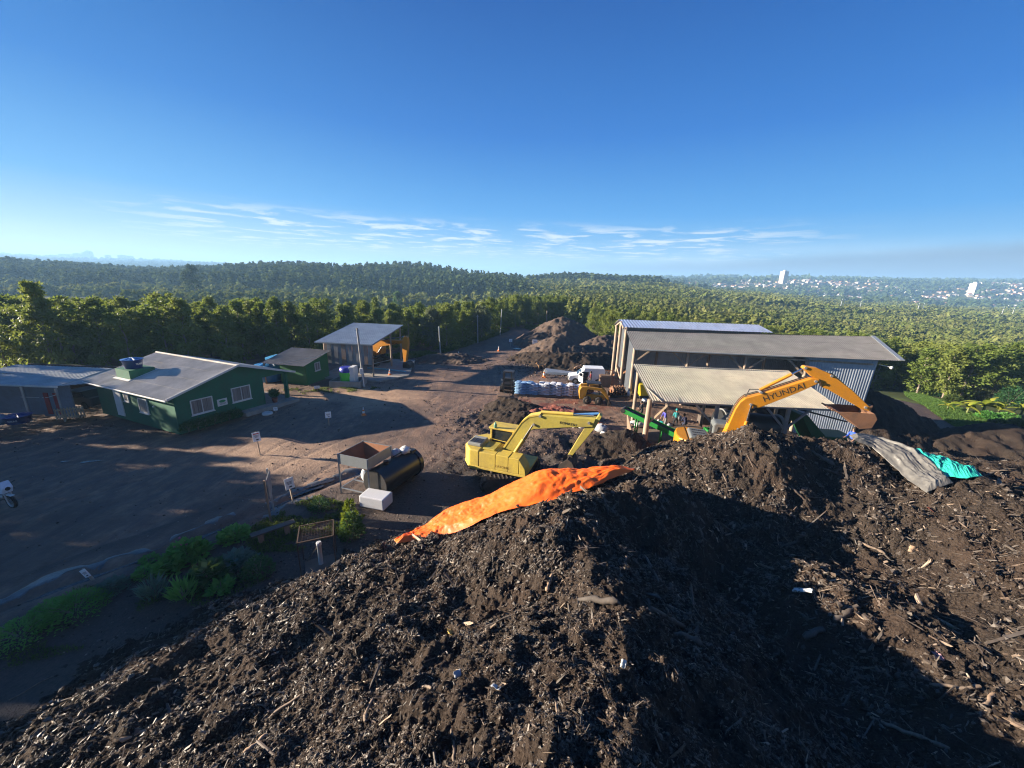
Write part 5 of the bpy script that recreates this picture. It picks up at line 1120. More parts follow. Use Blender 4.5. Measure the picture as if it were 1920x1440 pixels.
# ---- conveyor
cv = thing('conveyor', 'long green belt conveyor rising out of the canopy beside the round post', 'conveyor'); ca_ = at(1168, 770, 2.05); cb_ = at(1290, 828, .75)
dv = (cb_-ca_).normalized(); sd = Vector((dv.y, -dv.x, 0)).normalized()
M_CGRN = painted('machine_green_paint', (.015, .20, .035), .45, .3, (.06, .06, .03), 2)
for s_, l_ in ((0, 'n'), (.75, 'f')): o_ = sd*(-s_); MB().bar(ca_+o_, cb_+o_, .05, .34).build('side_frame', M_CGRN, cv, .01)
m = MB(); m.slab(ca_-sd*.05+Vector((0, 0, .1)), cb_-sd*.05+Vector((0, 0, .1)), cb_-sd*.7+Vector((0, 0, .1)), ca_-sd*.7+Vector((0, 0, .1)), .03); m.build('belt', M_DARK, cv)
m = MB(); m.cyl(ca_+sd*.05, ca_-sd*.8, .17, 16); m.build('end_roller', M_DARK, cv)
for f_ in (.22, .6): q = ca_.lerp(cb_, f_); m = MB(); m.bar(q+Vector((0, 0, -.1)), Vector((q.x, q.y, -.1)), .08); m.bar(q-sd*.75+Vector((0, 0, -.1)), Vector((q.x-sd.x*.75, q.y-sd.y*.75, -.1)), .08); m.bar(Vector((q.x, q.y, .5)), Vector((q.x-sd.x*.75, q.y-sd.y*.75, .5)), .06); m.build('support_frame', M_CGRN, cv)
c = at(1300, 845, 0); m = MB(); m.slab(Vector((9.8, 27.2, .06)), Vector((16, 26.4, .06)), Vector((16, 30.5, .06)), Vector((10.2, 30.8, .06)), .3); tag(m.build('concrete_floor', painted('muddy_concrete', (.20, .15, .11), .9, .8, (.08, .055, .04), 1.2)), 'muddy concrete floor under the canopy beside the conveyor', 'floor slab')
# trommel drum and green frame under the canopy
tm = thing('rotary_screen', 'dark steel screening drum on a green frame under the canopy', 'screening drum', (16.0, 27.6, 0), rad(-2))
m = MB(); m.cyl((-.3, 0, 1.5), (4.3, 0, 1.2), 1.0, 26); m.build('drum', painted('dark_drum_steel', (.05, .055, .06), .4, .4, metal=.6), tm)
for x_, z_ in ((0, 1.48), (4.1, 1.21)): MB().cyl((x_-.1, 0, z_), (x_+.12, 0, z_-.01), 1.1, 26).build('drum_ring', M_GALV if x_ else M_STEEL, tm)
m = MB(); m.bar((-.6, -1.2, .5), (4.8, -1.2, .3), .14, .2); m.bar((-.6, 1.2, .5), (4.8, 1.2, .3), .14, .2); m.bar((4.6, -1.2, .3), (4.6, 1.2, .3), .14); m.bar((-.5, -1.2, .5), (-.5, 1.2, .5), .14); m.build('frame', M_CGRN, tm)
hp_ = thing('feed_hopper', 'dark green slanted feed hopper right of the screening drum', 'hopper', (21.2, 27.6, -.3), 0)
m = MB(); m.prism([(0, 2.9), (.5, 2.9), (2.2, 1.3), (4.6, 1.2), (4.6, .1), (2.0, .2), (1.4, .9)], -.9, .9); m.build('body', painted('dark_machine_green', (.012, .10, .03), .5, .3), hp_, .03)
m = MB(); m.prism([(-.4, 3.2), (5.2, 1.9), (5.2, 1.8), (-.4, 3.05)], .95, 1.05); m.build('top_rail', M_DARK, hp_)
# yellow machine + white wrapped goods at the warehouse corner
c = P0(1199, 752); bm_ = thing('yellow_mixer', 'yellow steel box of a machine half hidden by the canopy edge', 'machine', c+Vector((.5, 1.2, 0)), rad(15))
MB().prism([(-.4, .3), (.5, .3), (.8, 1.5), (-.6, 1.5)], -.5, .5).build('bin', painted('bright_yellow_paint', (.75, .55, .02), .5, .3), bm_, .02); MB().box((-.45, -.5, 0), (.55, .5, .298)).build('base', M_DARK, bm_)
for k, (u, v, h_, l_) in enumerate(((1183, 738, 2.3, 'tall bundle wrapped in white plastic leaning on the warehouse corner post'), (1178, 744, .7, 'white sack slumped at the foot of the wrapped bundle'), (1207, 757, .55, 'white sack beside the yellow machine under the canopy edge'))):
    c = P0(u, v); m = MB(); m.blob((0, 0, h_/2), (.28 if k else .33, .25, h_/2), 0, 31+k, 12, .16); o = m.build(('wrapped_bundle', 'sack', 'sack')[k], M_WHITE); o.location = c; o.rotation_euler = (0, rad(5), 0); tag(o, l_, ('bundle', 'sack', 'sack')[k])
# rubbish bags beyond the yellow arm
M_BAGB = painted('blue_bag_film', (.12, .25, .48), .35, .1); M_BAGG = painted('grey_bag_film', (.35, .37, .40), .35, .2)
for k, (u, v, r_, mt, l_) in enumerate([(1092, 797, .38, M_WHITE, 'crumpled white bag above the end of the faded yellow boom'), (1108, 793, .5, M_BAGG, 'grey rubbish bag in the heap of bags behind the yellow arm'), (1120, 796, .45, painted('orange_rag', (.5, .15, .07), .7), 'orange brown rag bundle on top of the bag heap'), (1128, 806, .5, M_BAGG, 'grey rubbish bag at the right end of the bag heap'), (1101, 785, .36, M_BAGB, 'blue bag at the back of the bag heap'), (1131, 820, .42, M_WHITE, 'white carton at the right foot of the bag heap'), (1140, 826, .4, painted('black_bag_film', (.02, .02, .022), .3), 'black bag on the mud right of the white carton'), (1078, 796, .28, M_WHITE, 'small white bag left of the crumpled white bag')]):
    c = at(u, v, .3); m = MB(); m.blob((0, 0, .1), (r_, r_*.8, r_*.75), 0, 41+k, 12, .22); o = m.build('rubbish_bag', mt); o.location = (c.x, c.y, gz(c.x, c.y)+r_*.3); o.rotation_euler = (0, 0, k); tag(o, l_, 'bag', 'bags dumped behind the yellow arm')
c = P0(1098, 800); m = MB(); m.slab(c+Vector((-1.2, .2, .85)), c+Vector((1.1, .3, 1.0)), c+Vector((1.1, .7, 1.02)), c+Vector((-1.2, .6, .87)), .03); tag(m.build('blue_tarp_strip', painted('sky_blue_tarp', (.12, .32, .6), .4)), 'strip of light blue sheet lying over the dumped bags', 'sheet')
for k, (u, v) in enumerate(((1190, 792), (1198, 796))): c = at(u, v, .3); m = MB(); m.blob((0, 0, 0), (.42, .25, .2), 0, 60+k, 12, .15); o = m.build('sack', M_WHITE); o.location = (c.x, c.y, gz(c.x, c.y)+.25); tag(o, ('white sack under the upper end of the conveyor', 'white sack under the conveyor, nearer the round post')[k], 'sack')
for k, (u, v, mt, l_) in enumerate([(1237, 792, M_WHITE, 'white plastic bag by the feet of the worker in blue'), (1242, 795, painted('turquoise_bag', (.05, .5, .5), .4), 'turquoise bag held low in front of the worker in blue'), (1258, 797, M_BAGG, 'pale bag on the floor right of the worker in blue'), (1276, 780, painted('grey_bucket', (.35, .36, .36), .4), 'round grey tub beside the teal hooded worker'), (1226, 790, painted('teal_bag', (.05, .35, .36), .4), 'dark teal bag left of the worker in blue')]):
    c = at(u, v, .2); m = MB(); m.blob((0, 0, .18), (.3, .26, .25), 0, 70+k, 12, .18); o = m.build('bag' if k != 3 else 'tub', mt); o.location = (c.x, c.y+.3, gz(c.x, c.y)); tag(o, l_, 'bag' if k != 3 else 'tub')
c = P0(1292, 792); m = MB(); m.slab(Vector((c.x+.6, c.y+1.0, 3.2)), Vector((c.x+.95, c.y+1.0, 3.15)), Vector((c.x+.8, c.y+.95, 1.9)), Vector((c.x+.62, c.y+.95, 2.1)), .03); tag(m.build('red_cloth', painted('red_cloth', (.55, .10, .06), .8)), 'red cloth hanging on a post under the canopy', 'cloth')
m = MB(); m.box((0, 0, 0), (1.0, .7, .75)); o = m.build('crate', M_WOODD, None, .02); o.location = P0(1312, 792)+Vector((.4, .6, 0)); tag(o, 'dark crate under the canopy behind the grey machine hood', 'crate')
m = MB(); m.slab(P0(1173, 800, 1.3), P0(1183, 830, .8), P0(1185, 835, .1), P0(1176, 812, .2), .05); tag(m.build('board', M_WOODB), 'short brown board standing on edge under the conveyor', 'board')
# ---- tin hopper, black tank, wrapped box
A_ = P0(650, 925); th = thing('tin_hopper', 'square tin hopper with a rusty inside raised on four thin legs', 'hopper', (0, 0, 0))
hx0 = Vector((-9.05, 18.5, 0)); ux = Vector((1.75, -.55, 0)).normalized(); uy = Vector((.62, 1.6, 0)).normalized(); sx, sy = 1.85, 1.85; zt_, zb_ = 2.3, 1.72
def hq2(a, b, z): return hx0+ux*a*sx+uy*b*sy+Vector((0, 0, z))
m = MB()
for (a, b), (a2, b2) in (((0,0),(1,0)), ((1,0),(1,1)), ((1,1),(0,1)), ((0,1),(0,0))): m.slab(hq2(a,b,zb_), hq2(a2,b2,zb_), hq2(a2,b2,zt_), hq2(a,b,zt_), .02)
m.build('side_sheets', M_GALV, th)
m = MB(); cc = hq2(.5, .5, 1.1)
for (a, b), (a2, b2) in (((0,0),(1,0)), ((1,0),(1,1)), ((1,1),(0,1)), ((0,1),(0,0))):
    i0 = hq2(.03+.94*a, .03+.94*b, zt_-.01); i1 = hq2(.03+.94*a2, .03+.94*b2, zt_-.01); m.add([i0, i1, cc.lerp(hq2(a2, b2, 1.1), .12), cc.lerp(hq2(a, b, 1.1), .12)], [(0, 1, 2, 3)])
m.add([cc.lerp(hq2(a, b, 1.12), .13) for a, b in ((0,0),(1,0),(1,1),(0,1))], [(0,1,2,3)])
m.build('funnel', M_RUST, th)
for a, b in ((0,0),(1,0),(1,1),(0,1)): MB().bar(hq2(a,b,-.1), hq2(a,b,zt_+.02), .06).build('leg', M_GALV, th)
m = MB(); m.bar(hq2(0,0,.3), hq2(0,1,.3), .05); m.bar(hq2(0,0,.3), hq2(1,0,.3), .05); m.bar(hq2(1,0,.3), hq2(1,1,.3), .05); m.bar(hq2(.0,.5,.3), hq2(1,.5,.3), .05); m.bar(hq2(0,.75,.3), hq2(1,.75,.3), .04); m.build('brace', M_GALV, th)
m = MB(); q = cc; m.blob((q.x, q.y, .75), (.3, .28, .5), 0, 81, 12, .15); tag(m.build('plastic_bag', painted('clear_plastic', (.55, .57, .58), .35, .1)), 'pale plastic bag hanging under the tin hopper', 'bag')
bt_ = thing('black_tank', 'black horizontal cylinder tank with a hatch rail on top', 'tank'); ta, tb = Vector((-7.0, 18.1, .85)), Vector((-5.85, 20.6, .85)); td = (tb-ta).normalized(); ts_ = Vector((td.y, -td.x, 0))
M_BTANK = painted('black_tank_paint', (.016, .017, .019), .33, .2, (.05, .04, .03), 2)
MB().cyl(ta, tb, .78, 36).build('shell', M_BTANK, bt_)
MB().cyl(tb, tb+td*.25, .84, 36).build('end_flange', M_BTANK, bt_); MB().cyl(ta-td*.06, ta, .80, 36).build('end_flange', M_DARK, bt_)
u3 = Vector((0, 0, 1)); a_, b_ = ta.lerp(tb, .45)+u3*.95, ta.lerp(tb, .8)+u3*.95
m = MB(); m.tube([a_-u3*.2, a_, b_, b_-u3*.2], .03, 8); m.build('top_rail', M_DARK, bt_); MB().cyl(ta.lerp(tb, .3)+u3*.7, ta.lerp(tb, .3)+u3*.95, .14, 14).build('hatch', M_DARK, bt_)
m = MB(); q = tb+u3*.7; m.bar(q-ts_*.35, q+ts_*.35, .4, .35); m.build('valve_box', M_DARK, bt_, .03)
for f_ in (.15, .8): q = ta.lerp(tb, f_); MB().bar(q-ts_*.6-u3*.95, q+ts_*.6-u3*.95, .3, .5).build('cradle', M_MUD, bt_)
m = MB(); m.blob(tuple(ta.lerp(tb, .86)+u3*.95), (.32, .3, .22), 0, 83, 12, .2); tag(m.build('plastic_wrap', M_WHITE), 'crumpled white plastic on top of the black tank', 'plastic')
m = MB(); m.blob(tuple(ta.lerp(tb, .72)+u3*.85-ts_*.35), (.3, .3, .25), 0, 85, 12, .2); tag(m.build('plastic_wrap', M_BAGG), 'grey plastic bundle on the far side of the black tank', 'plastic')
wb = thing('wrapped_box', 'box wrapped in white plastic sheet at the near end of the black tank', 'box', Vector((-6.75, 17.35, gz(-6.7, 17.3))), rad(-12))
m = MB(); m.prismz([(-.7, -.4), (.68, -.45), (.72, .42), (-.68, .45)], .12, .74); m.build('plastic_cover', painted('translucent_white_film', (.60, .61, .63), .35, .15, (.35, .33, .3), 3), wb, .06)
MB().box((-.6, -.35, 0), (.6, .35, .118)).build('skid', M_WOODB, wb)
# ---- wooden totem, bench, cage, pipe
def lean_board(label, u0, v0, hgt, w, rz, ly):
    t = thing('wooden_post', label, 'post', P0(u0, v0), rz); t.rotation_euler = (0, ly, rz); return t
tt = thing('wooden_frame', 'weathered wooden frame of two posts with a pointed hanging board by the bench', 'wooden frame', P0(508, 978), rad(112))
for x_, h_ in ((0, 2.15), (.8, 2.35)): MB().bar((x_, 0, -.3), (x_, .03, h_), .1, .07).build('post', M_WOODG if x_ else M_WOODB, tt)
m = MB(); m.prism([(-.1, 2.2), (.75, 2.3), (.7, 1.3), (.2, 1.0)], -.09, -.06); m.build('board', M_WOODG, tt)
be = thing('bench', 'low dark plank bench on two block legs beside the wooden frame', 'bench', P0(515, 1008), rad(42))
MB().box((-.85, -.17, .42), (.85, .17, .48)).build('seat', M_WOODD, be, .01)
for x_ in (-.5, .5): MB().box((x_-.1, -.12, -.1), (x_+.1, .12, .417)).build('leg', M_WOODB, be)
cgx = P0(600, 1062); cg_ = thing('wire_cage', 'rusty wire mesh cage frame standing over the white pipe', 'cage', cgx+Vector((-.05, .1, 0)), rad(24))
rs_ = painted('thin_rusty_rod', (.07, .04, .025), .85)
for x_, y_ in ((-.62, -.55), (.62, -.55), (.62, .55), (-.62, .55)): MB().bar((x_, y_, 0), (x_, y_, 1.6), .035).build('leg', rs_, cg_)
m = MB(); R_ = [(-.62, -.55), (.62, -.55), (.62, .55), (-.62, .55)]
for a, b in zip(R_, R_[1:]+R_[:1]): m.bar((*a, 1.6), (*b, 1.6), .04)
m.build('top_frame', rs_, cg_)
m = MB()
for k in range(12): x_ = -.57+k*.1035; m.bar((x_, -.55, 1.6), (x_, .55, 1.6), .006)
for k in range(11): y_ = -.5+k*.1; m.bar((-.62, y_, 1.606), (.62, y_, 1.606), .006)
for k in range(12): x_ = -.57+k*.1035; m.bar((x_, .55, .3), (x_, .55, 1.58), .005)
for k in range(11): m.bar((-.62, .55, .35+k*.11), (.62, .55, .35+k*.11), .005)
m.build('wire_mesh', rs_, cg_); MB().bar((-.5, .4, 0), (.1, -.1, 1.1), .05).build('brace', M_WOODD, cg_)
m = MB(); m.box((-.55, -.48, -.1), (.55, .48, .06)); o = m.build('concrete_plinth', painted('brown_concrete', (.16, .11, .08), .9, .6), None, .01); o.location = cgx+Vector((0, .05, 0)); o.rotation_euler = (0, 0, rad(28)); tag(o, 'square brown concrete base under the wire cage', 'plinth')
m = MB(); m.lathe([(.085, .06), (.085, .95), (.10, .955), (.10, 1.08), (.085, 1.09)], 18); o = m.build('white_pipe', M_WHITE); o.location = cgx+Vector((0, .1, 0)); tag(o, 'white plastic pipe standing upright on the concrete base', 'pipe')
# garden pots at the porch
c = P0(497, 758); pt = thing('potted_plant', 'leafy plant in a terracotta pot on the house porch', 'potted plant', (HA+e2*7.2-e1*.2).to_tuple()[:2]+(.2,)); MB().lathe([(.16, 0), (.24, .35), (.26, .4)], 16).build('pot', painted('terracotta', (.25, .09, .05), .8), pt)
tyr = P0(501, 772); m = MB(); m.lathe([(.2, 0), (.38, .0), (.42, .09), (.38, .18), (.2, .18), (.2, 0)], 22); o = m.build('tyre_planter', M_WHITE); o.location = tyr; tag(o, 'white painted tyre lying at the foot of the porch', 'tyre')
# puddles
n = N('muddy_water'); n.col((.03, .024, .02)); n.set(Roughness=.16); n.b.inputs['Specular IOR Level'].default_value = .35; n.bump(n.noise(6, 2), .03, .01); M_PUD = n.m
def puddle(p, rx, ry, rz, seed, dz=.02):
    rs = random.Random(seed); k = 26; m = MB(); vs = []
    for i in range(k): a = 2*PI*i/k; q = 1+.25*math.sin(3*a+seed)+rs.uniform(-.12, .12); vs.append((rx*q*math.cos(a), ry*q*math.sin(a), 0))
    zmax = max(gz(p.x+x*.8, p.y+y*.8) for x, y, _ in vs); m.add([(0, 0, 0)]+vs, [(0, 1+i, 1+(i+1) % k) for i in range(k)]); o = m.build('puddle', M_PUD); o.location = (p.x, p.y, gz(p.x, p.y)+dz); o.rotation_euler = (0, 0, rz); tag(o, kind='structure'); return o
puddle(at(1180, 862), 2.3, .5, .1, 1, .06); puddle(at(165, 858), .5, .12, .4, 2, .015); puddle(at(120, 858), .25, .08, .4, 8, .015); puddle(at(572, 920), .9, .3, .8, 3, -.02); puddle(at(600, 905), .7, .35, .8, 4, .0)
puddle(Vector((11, 62, 0)), 2.5, 1, .1, 6, .5); puddle(Vector((1.5, 65, 0)), 1.8, .5, .1, 7, .05)
for k, (a, b) in enumerate(zip(DRAIN, DRAIN[1:])): c = Vector(((a[0]+b[0])/2, (a[1]+b[1])/2, 0)); puddle(c, math.dist(a, b)*.36, .11, math.atan2(b[1]-a[1], b[0]-a[0]), 20+k, .02)
n = N('wet_mud'); f = n.noise(2.2, 5, .7); n.col(n.ramp(f, [(.35, (.05, .045, .04)), (.65, (.13, .13, .125))])); n.set(Roughness=.34); n.b.inputs['Specular IOR Level'].default_value = .6; n.bump(n.noise(9, 4), .5, .03); M_WETM = n.m
def mud_strip(pts, w0, seed):
    rg = np.random.default_rng(seed); P = np.array(pts); t = np.linspace(0, len(P)-1, 160); i = np.clip(t.astype(int), 0, len(P)-2); f = (t-i)[:, None]; c = P[i]*(1-f)+P[i+1]*f; d = unit2(P[i+1]-P[i]); n_ = np.stack([-d[:, 1], d[:, 0]], -1)
    a = w0*np.clip(vnoise(t*7, t*0, seed)*2.6-.75, .02, 2); b = w0*np.clip(vnoise(t*9, t*0+9, seed)*2.6-.75, .02, 2); off = (vnoise(t*3, t*0+4, seed)-.5)*.5; us = np.linspace(-1, 1, 7)
    G_ = c[:, None]+n_[:, None]*(np.where(us[None] < 0, us[None]*a[:, None], us[None]*b[:, None])+off[:, None])[..., None]; x, y = G_[..., 0], G_[..., 1]; ii = np.clip(np.round((x-YX0)/.16).astype(int), 0, len(gx)-1); jj = np.clip(np.round((y-YY0)/.17).astype(int), 0, len(gy)-1)
    z = Zy[ii, jj]+.018-.05*np.abs(us[None])**4; tag(link('mud', np_mesh('mud', np.stack([x, y, z], -1).reshape(-1, 3), grid_faces(160, 7), [M_WETM], smooth=True)), kind='structure')
def unit2(v): return v/(np.linalg.norm(v, axis=-1, keepdims=True)+1e-9)
mud_strip([(-24, 5.6), (-20, 9.0), (-17.6, 10.9), (-14.9, 13.8), (-13.2, 16.2)], .42, 5); mud_strip([(-12.4, 17.2), (-10.6, 19.6), (-9.3, 21.2)], .3, 6); mud_strip([(-12.0, 15.6), (-11.2, 17.2), (-10.2, 18.0)], .35, 7)
# ================================================================== TARPS
def tarp(name, label, top, bot, mat, seed, nu=150, nv=34, lift=.07, wr=.10, world=None, al=1.0):
    "sheet draped on the heap between two chains of sighted points"
    T, Bt = world or ([heap_hit(u, v) for u, v in top], [heap_hit(u, v) for u, v in bot])
    def chain(L, t):
        x = t*(len(L)-1); i = np.clip(x.astype(int), 0, len(L)-2); f = (x-i)[:, None]; A = np.array([tuple(p) for p in L]); return A[i]*(1-f)+A[i+1]*f
    t = np.linspace(0, 1, nu); a = chain(T, t); b = chain(Bt, t); s = np.linspace(0, 1, nv)[None, :, None]
    Pq = a[:, None, :]*(1-s)+b[:, None, :]*s; xx, yy = Pq[..., 0], Pq[..., 1]
    along = t[:, None]*12*np.ones((1, nv)); acr = s[0, :, 0][None, :]*np.ones_like(along)
    fold = fbm(along*.35*al+acr*.8, acr*4.2+along*.25*al, 3, seed, .5, True)*wr+fbm(along*1.9*al+acr*2, acr*3.5, 3, seed+5, .55, True)*wr*.55*al+fbm(along*4.5*al-acr*3, acr*9, 2, seed+8, .5, True)*wr*.3
    base = heap_macro(xx, yy); base = np.maximum(base, yard(xx, yy))
    ed = np.clip(np.minimum(np.minimum(acr, 1-acr)*5, np.minimum(along, 12-along)*1.5), 0, 1); z = base+.17+(lift+.16+fold)*(.15+.85*ed)+.03*fbm(xx/.25, yy/.25, 2, seed+2)
    o = link(name, np_mesh(name, np.stack([xx, yy, z], -1).reshape(-1, 3), grid_faces(nu, nv), [mat], smooth=True)); sd_ = o.modifiers.new('thickness', 'SOLIDIFY'); sd_.thickness = .006; return tag(o, label, 'tarp')
n = N('orange_tarp_plastic'); f = n.noise(2.5, 5, .6); f2 = n.noise(9, 4, .6); n.col(n.mix(n.ramp(f, [(.35, 0.0), (.7, 1.0)]), (.86, .145, .007), (.76, .11, .007))); n.set(Roughness=.5); n.bump(f2, .35, .03); M_TARPO = n.m
n.b.inputs['Subsurface Weight'].default_value = 0.0
tarp('orange_tarp', 'bright orange plastic tarp draped along the ridge behind the foreground heap', [(758, 1018), (800, 990), (850, 955), (900, 930), (960, 908), (1020, 886), (1035, 880), (1100, 884), (1130, 878), (1190, 869)], [(778, 1038), (800, 1014), (860, 992), (910, 978), (960, 962), (1005, 944), (1060, 925), (1100, 908), (1130, 893), (1190, 872)], M_TARPO, 301, 240, 60, .06, .055, ([Vector((p[0]-.1, p[1]+o, 0)) for p, o in zip(TARP_LINE, (.1, .3, .45, .5, .55, .55, .45, .15))], [Vector((p[0]+.15, p[1]-o, 0)) for p, o in zip(TARP_LINE, (.35, .85, 1.25, 1.5, 1.6, 1.4, .8, .1))]))
n = N('grey_tarp_plastic'); f = n.noise(2, 5, .6); n.col(n.mix(n.ramp(f, [(.4, 0.0), (.65, 1.0)]), (.13, .125, .115), (.07, .068, .065))); n.set(Roughness=.42); n.bump(n.noise(7, 4), .35, .03); M_TARPG = n.m
tarp('grey_tarp', 'long grey plastic tarp running down over the right hand heap', [(1592, 818), (1640, 822), (1680, 834), (1712, 852), (1735, 875), (1770, 912)], [(1585, 822), (1625, 830), (1650, 845), (1690, 880), (1725, 905), (1752, 918)], M_TARPG, 311, 180, 60, .02, .12, ([Vector((x, y, 0)) for x, y in ((15.2, 15.9), (15.8, 15.6), (16.0, 14.7), (15.9, 13.8), (15.7, 13.0))], [Vector((x, y, 0)) for x, y in ((15.3, 16.3), (16.7, 16.4), (17.3, 15.2), (17.1, 14.0), (16.7, 13.1))]), .25)
n = N('teal_tarp_plastic'); n.col(n.mix(n.ramp(n.noise(2, 5, .6), [(.4, 0.0), (.65, 1.0)]), (.03, .40, .32), (.02, .28, .24))); n.set(Roughness=.3); n.bump(n.noise(7, 4), .35, .03); M_TARPT = n.m
tarp('teal_tarp', 'turquoise plastic tarp lying next to the grey tarp', [(1722, 848), (1750, 850), (1780, 853), (1804, 862)], [(1742, 872), (1760, 892), (1778, 902), (1796, 900)], M_TARPT, 321, 110, 60, .05, .09, ([Vector((x, y, 0)) for x, y in ((17.2, 15.5), (17.9, 15.5), (18.3, 15.3))], [Vector((x, y, 0)) for x, y in ((16.8, 13.6), (17.3, 13.2), (17.9, 13.2))]))
# ================================================================== LITTER AND WOOD ON THE HEAP
M_LOG = wood('bark_log', (.03, .022, .017), (.09, .064, .047), 3); M_BRANCH = wood('pale_branch', (.10, .07, .048), (.26, .18, .12), 3); M_CHIP = wood('splintered_wood', (.22, .14, .09), (.42, .29, .18))
def log(u, v, L, r, az_, label, mat, bend=.12, cat='branch', name='branch', pitch=None):
    p = heap_hit(u, v); d = Vector((math.cos(az_), math.sin(az_), 0)); pts = []; rs = random.Random(int(u*7+v)); n_ = 10
    for i in range(n_):
        t = (i/(n_-1)-.5)*L; q = p+d*t; q += Vector((-d.y, d.x, 0))*((bend if r < .06 else .03)*L*math.sin(i*.7+u)*.3+rs.uniform(-.25, .25)*r)
        q.z = 0; pts.append(q)
    hs = [float(surf(q.x, q.y)) for q in pts]; a = np.polyfit(range(n_), hs, 1); off = max(0, max(h-(a[0]*i+a[1]) for i, h in enumerate(hs)))*.35
    for i, q in enumerate(pts): q.z = a[0]*i+a[1]+off*.6+r*.25+rs.uniform(-.25, .25)*r
    m = MB(); m.tube(pts, [r*rs.uniform(.62, 1.05)*(1-.35*i/n_)*(.6 if i in (0, n_-1) else 1) for i in range(n_)], 7); o = m.build(name, mat); tag(o, label, cat, 'pieces of wood lying on the heap' if cat == 'branch' else None); return o
for u, v, L, r, a, l, mt in [
 (1290, 1196, .55, .09, 2.9, 'short thick log lying in the dark valley of the heap', M_LOG), (1252, 1155, .9, .09, .2, 'dark log half buried near the valley floor', M_LOG), (1585, 1150, .75, .10, .3, 'stubby log end on the lit slope right of the valley', M_LOG),
 (1525, 1190, .5, .11, .1, 'dark round log beside the stubby log end', M_LOG), (1435, 1065, .55, .05, 1.9, 'pale stick standing out of the shaded slope', M_BRANCH), (1630, 1030, .8, .06, 2.1, 'brown stick pointing down the lit slope below the grey tarp', M_BRANCH),
 (1498, 930, .9, .06, 2.3, 'thin branch below the grey tarp, leaning down the slope', M_LOG), (1820, 968, .75, .035, 2.8, 'pale thin stick on the right slope near the picture edge', M_BRANCH), (1540, 862, .9, .12, 2.6, 'cut log lying between the two middle heap tops', M_LOG),
 (1255, 1055, .8, .05, .6, 'crooked dark root in the shade of the near ridge', M_LOG), (1120, 1130, .8, .09, 2.7, 'splintered stump end sticking out under the near ridge', M_LOG), (1030, 1092, .4, .06, 1.2, 'pale splinter standing on the edge of the near ridge', M_CHIP),
 (940, 1165, .7, .03, .2, 'dark curved twig on the lit slope above the yellow scrap', M_LOG), (690, 1330, .5, .04, 1.7, 'pale forked stick near the bottom of the heap', M_BRANCH), (540, 1325, .75, .035, .5, 'long pale stick lying on the lower left slope', M_BRANCH),
 (300, 1280, .5, .05, .2, 'dark stick on the lower left slope', M_LOG), (255, 1375, .45, .05, .55, 'brown splinter low on the left slope', M_CHIP), (1700, 1380, 1.1, .06, 2.5, 'brown branch in the lower right corner', M_BRANCH), (1790, 1290, .8, .05, 2.9, 'pale branch on the lit slope at the lower right', M_BRANCH), (1850, 1320, .6, .05, .4, 'short pale branch near the lower right edge', M_CHIP),
 (200, 1260, 1.1, .04, 2.2, 'long thin branch lying in the shaded debris at the lower left', M_BRANCH), (110, 1320, .9, .03, .1, 'dry pale branch in the shaded debris by the left edge', M_BRANCH), (60, 1290, .8, .025, 1.0, 'thin dry twig at the left edge of the debris', M_BRANCH), (1105, 965, .28, .05, .1, 'pale chunk of wood on top of the near ridge', M_CHIP),
 (1630, 1255, .5, .03, 2.7, 'thin stick on the lit ground at the lower right', M_BRANCH), (1385, 1120, .4, .03, .5, 'small stick near the dark valley edge', M_BRANCH), (480, 1395, .35, .05, .9, 'pale chip of wood at the bottom of the heap', M_CHIP), (850, 1400, .35, .03, 1.8, 'short pale stick in the dark bottom area', M_BRANCH), (800, 1290, .3, .03, 2.4, 'small bright stick on the central slope', M_BRANCH), (1870, 880, 1.2, .07, .1, 'log lying on the flat lit ground at the far right', M_LOG)]:
    log(u, v, L, r, a, l, mt)
def scrap(name, label, u, v, w, h, mat, seed, tilt=.5):
    rs = random.Random(seed); p = heap_hit(u, v, .05); n_ = 7; vs = []
    for i in range(n_):
        for j in range(n_): vs.append(((i/(n_-1)-.5)*w+rs.uniform(-.1, .1)*w/4, (j/(n_-1)-.5)*h+rs.uniform(-.1, .1)*h/4, rs.uniform(-.12, .12)*min(w, h)+.08*w*math.sin(i*1.1+seed)))
    m = MB(); m.add(vs, [(i*n_+j, (i+1)*n_+j, (i+1)*n_+j+1, i*n_+j+1) for i in range(n_-1) for j in range(n_-1)], 0, True); o = m.build(name, mat); o.location = p; o.rotation_euler = (tilt, .2, seed); sd_ = o.modifiers.new('t', 'SOLIDIFY'); sd_.thickness = .004; tag(o, label, 'litter'); return o
scrap('plastic_scrap', 'yellow triangular scrap on the lit slope of the heap', 847, 1191, .17, .19, painted('yellow_scrap', (.62, .42, .12), .6), 2, .7)
scrap('plastic_scrap', 'torn white plastic strip in the shade of the right slope', 1503, 1110, .16, .5, M_WHITE, 4, .6); scrap('plastic_scrap', 'small white scrap at the foot of the near slope', 1168, 1250, .08, .12, M_WHITE, 6, .9)
scrap('plastic_scrap', 'pale crumpled wrapper on the lit slope near the bottom', 858, 1268, .14, .1, M_BAGG, 7, .5); scrap('plastic_scrap', 'second pale wrapper to the right of the crumpled one', 930, 1292, .16, .08, M_BAGG, 9, .4); scrap('plastic_scrap', 'pinkish scrap on the lit ground at the lower right', 1755, 1232, .22, .16, painted('pink_scrap', (.45, .25, .27), .6), 11, .4); scrap('cardboard_scrap', 'square tan board on the lit right slope', 1712, 1034, .24, .24, M_CHIP, 12, 1.0); scrap('cardboard_scrap', 'reddish brick fragment on the slope below the teal tarp', 1745, 958, .22, .2, M_RUBBLE, 13, .4)
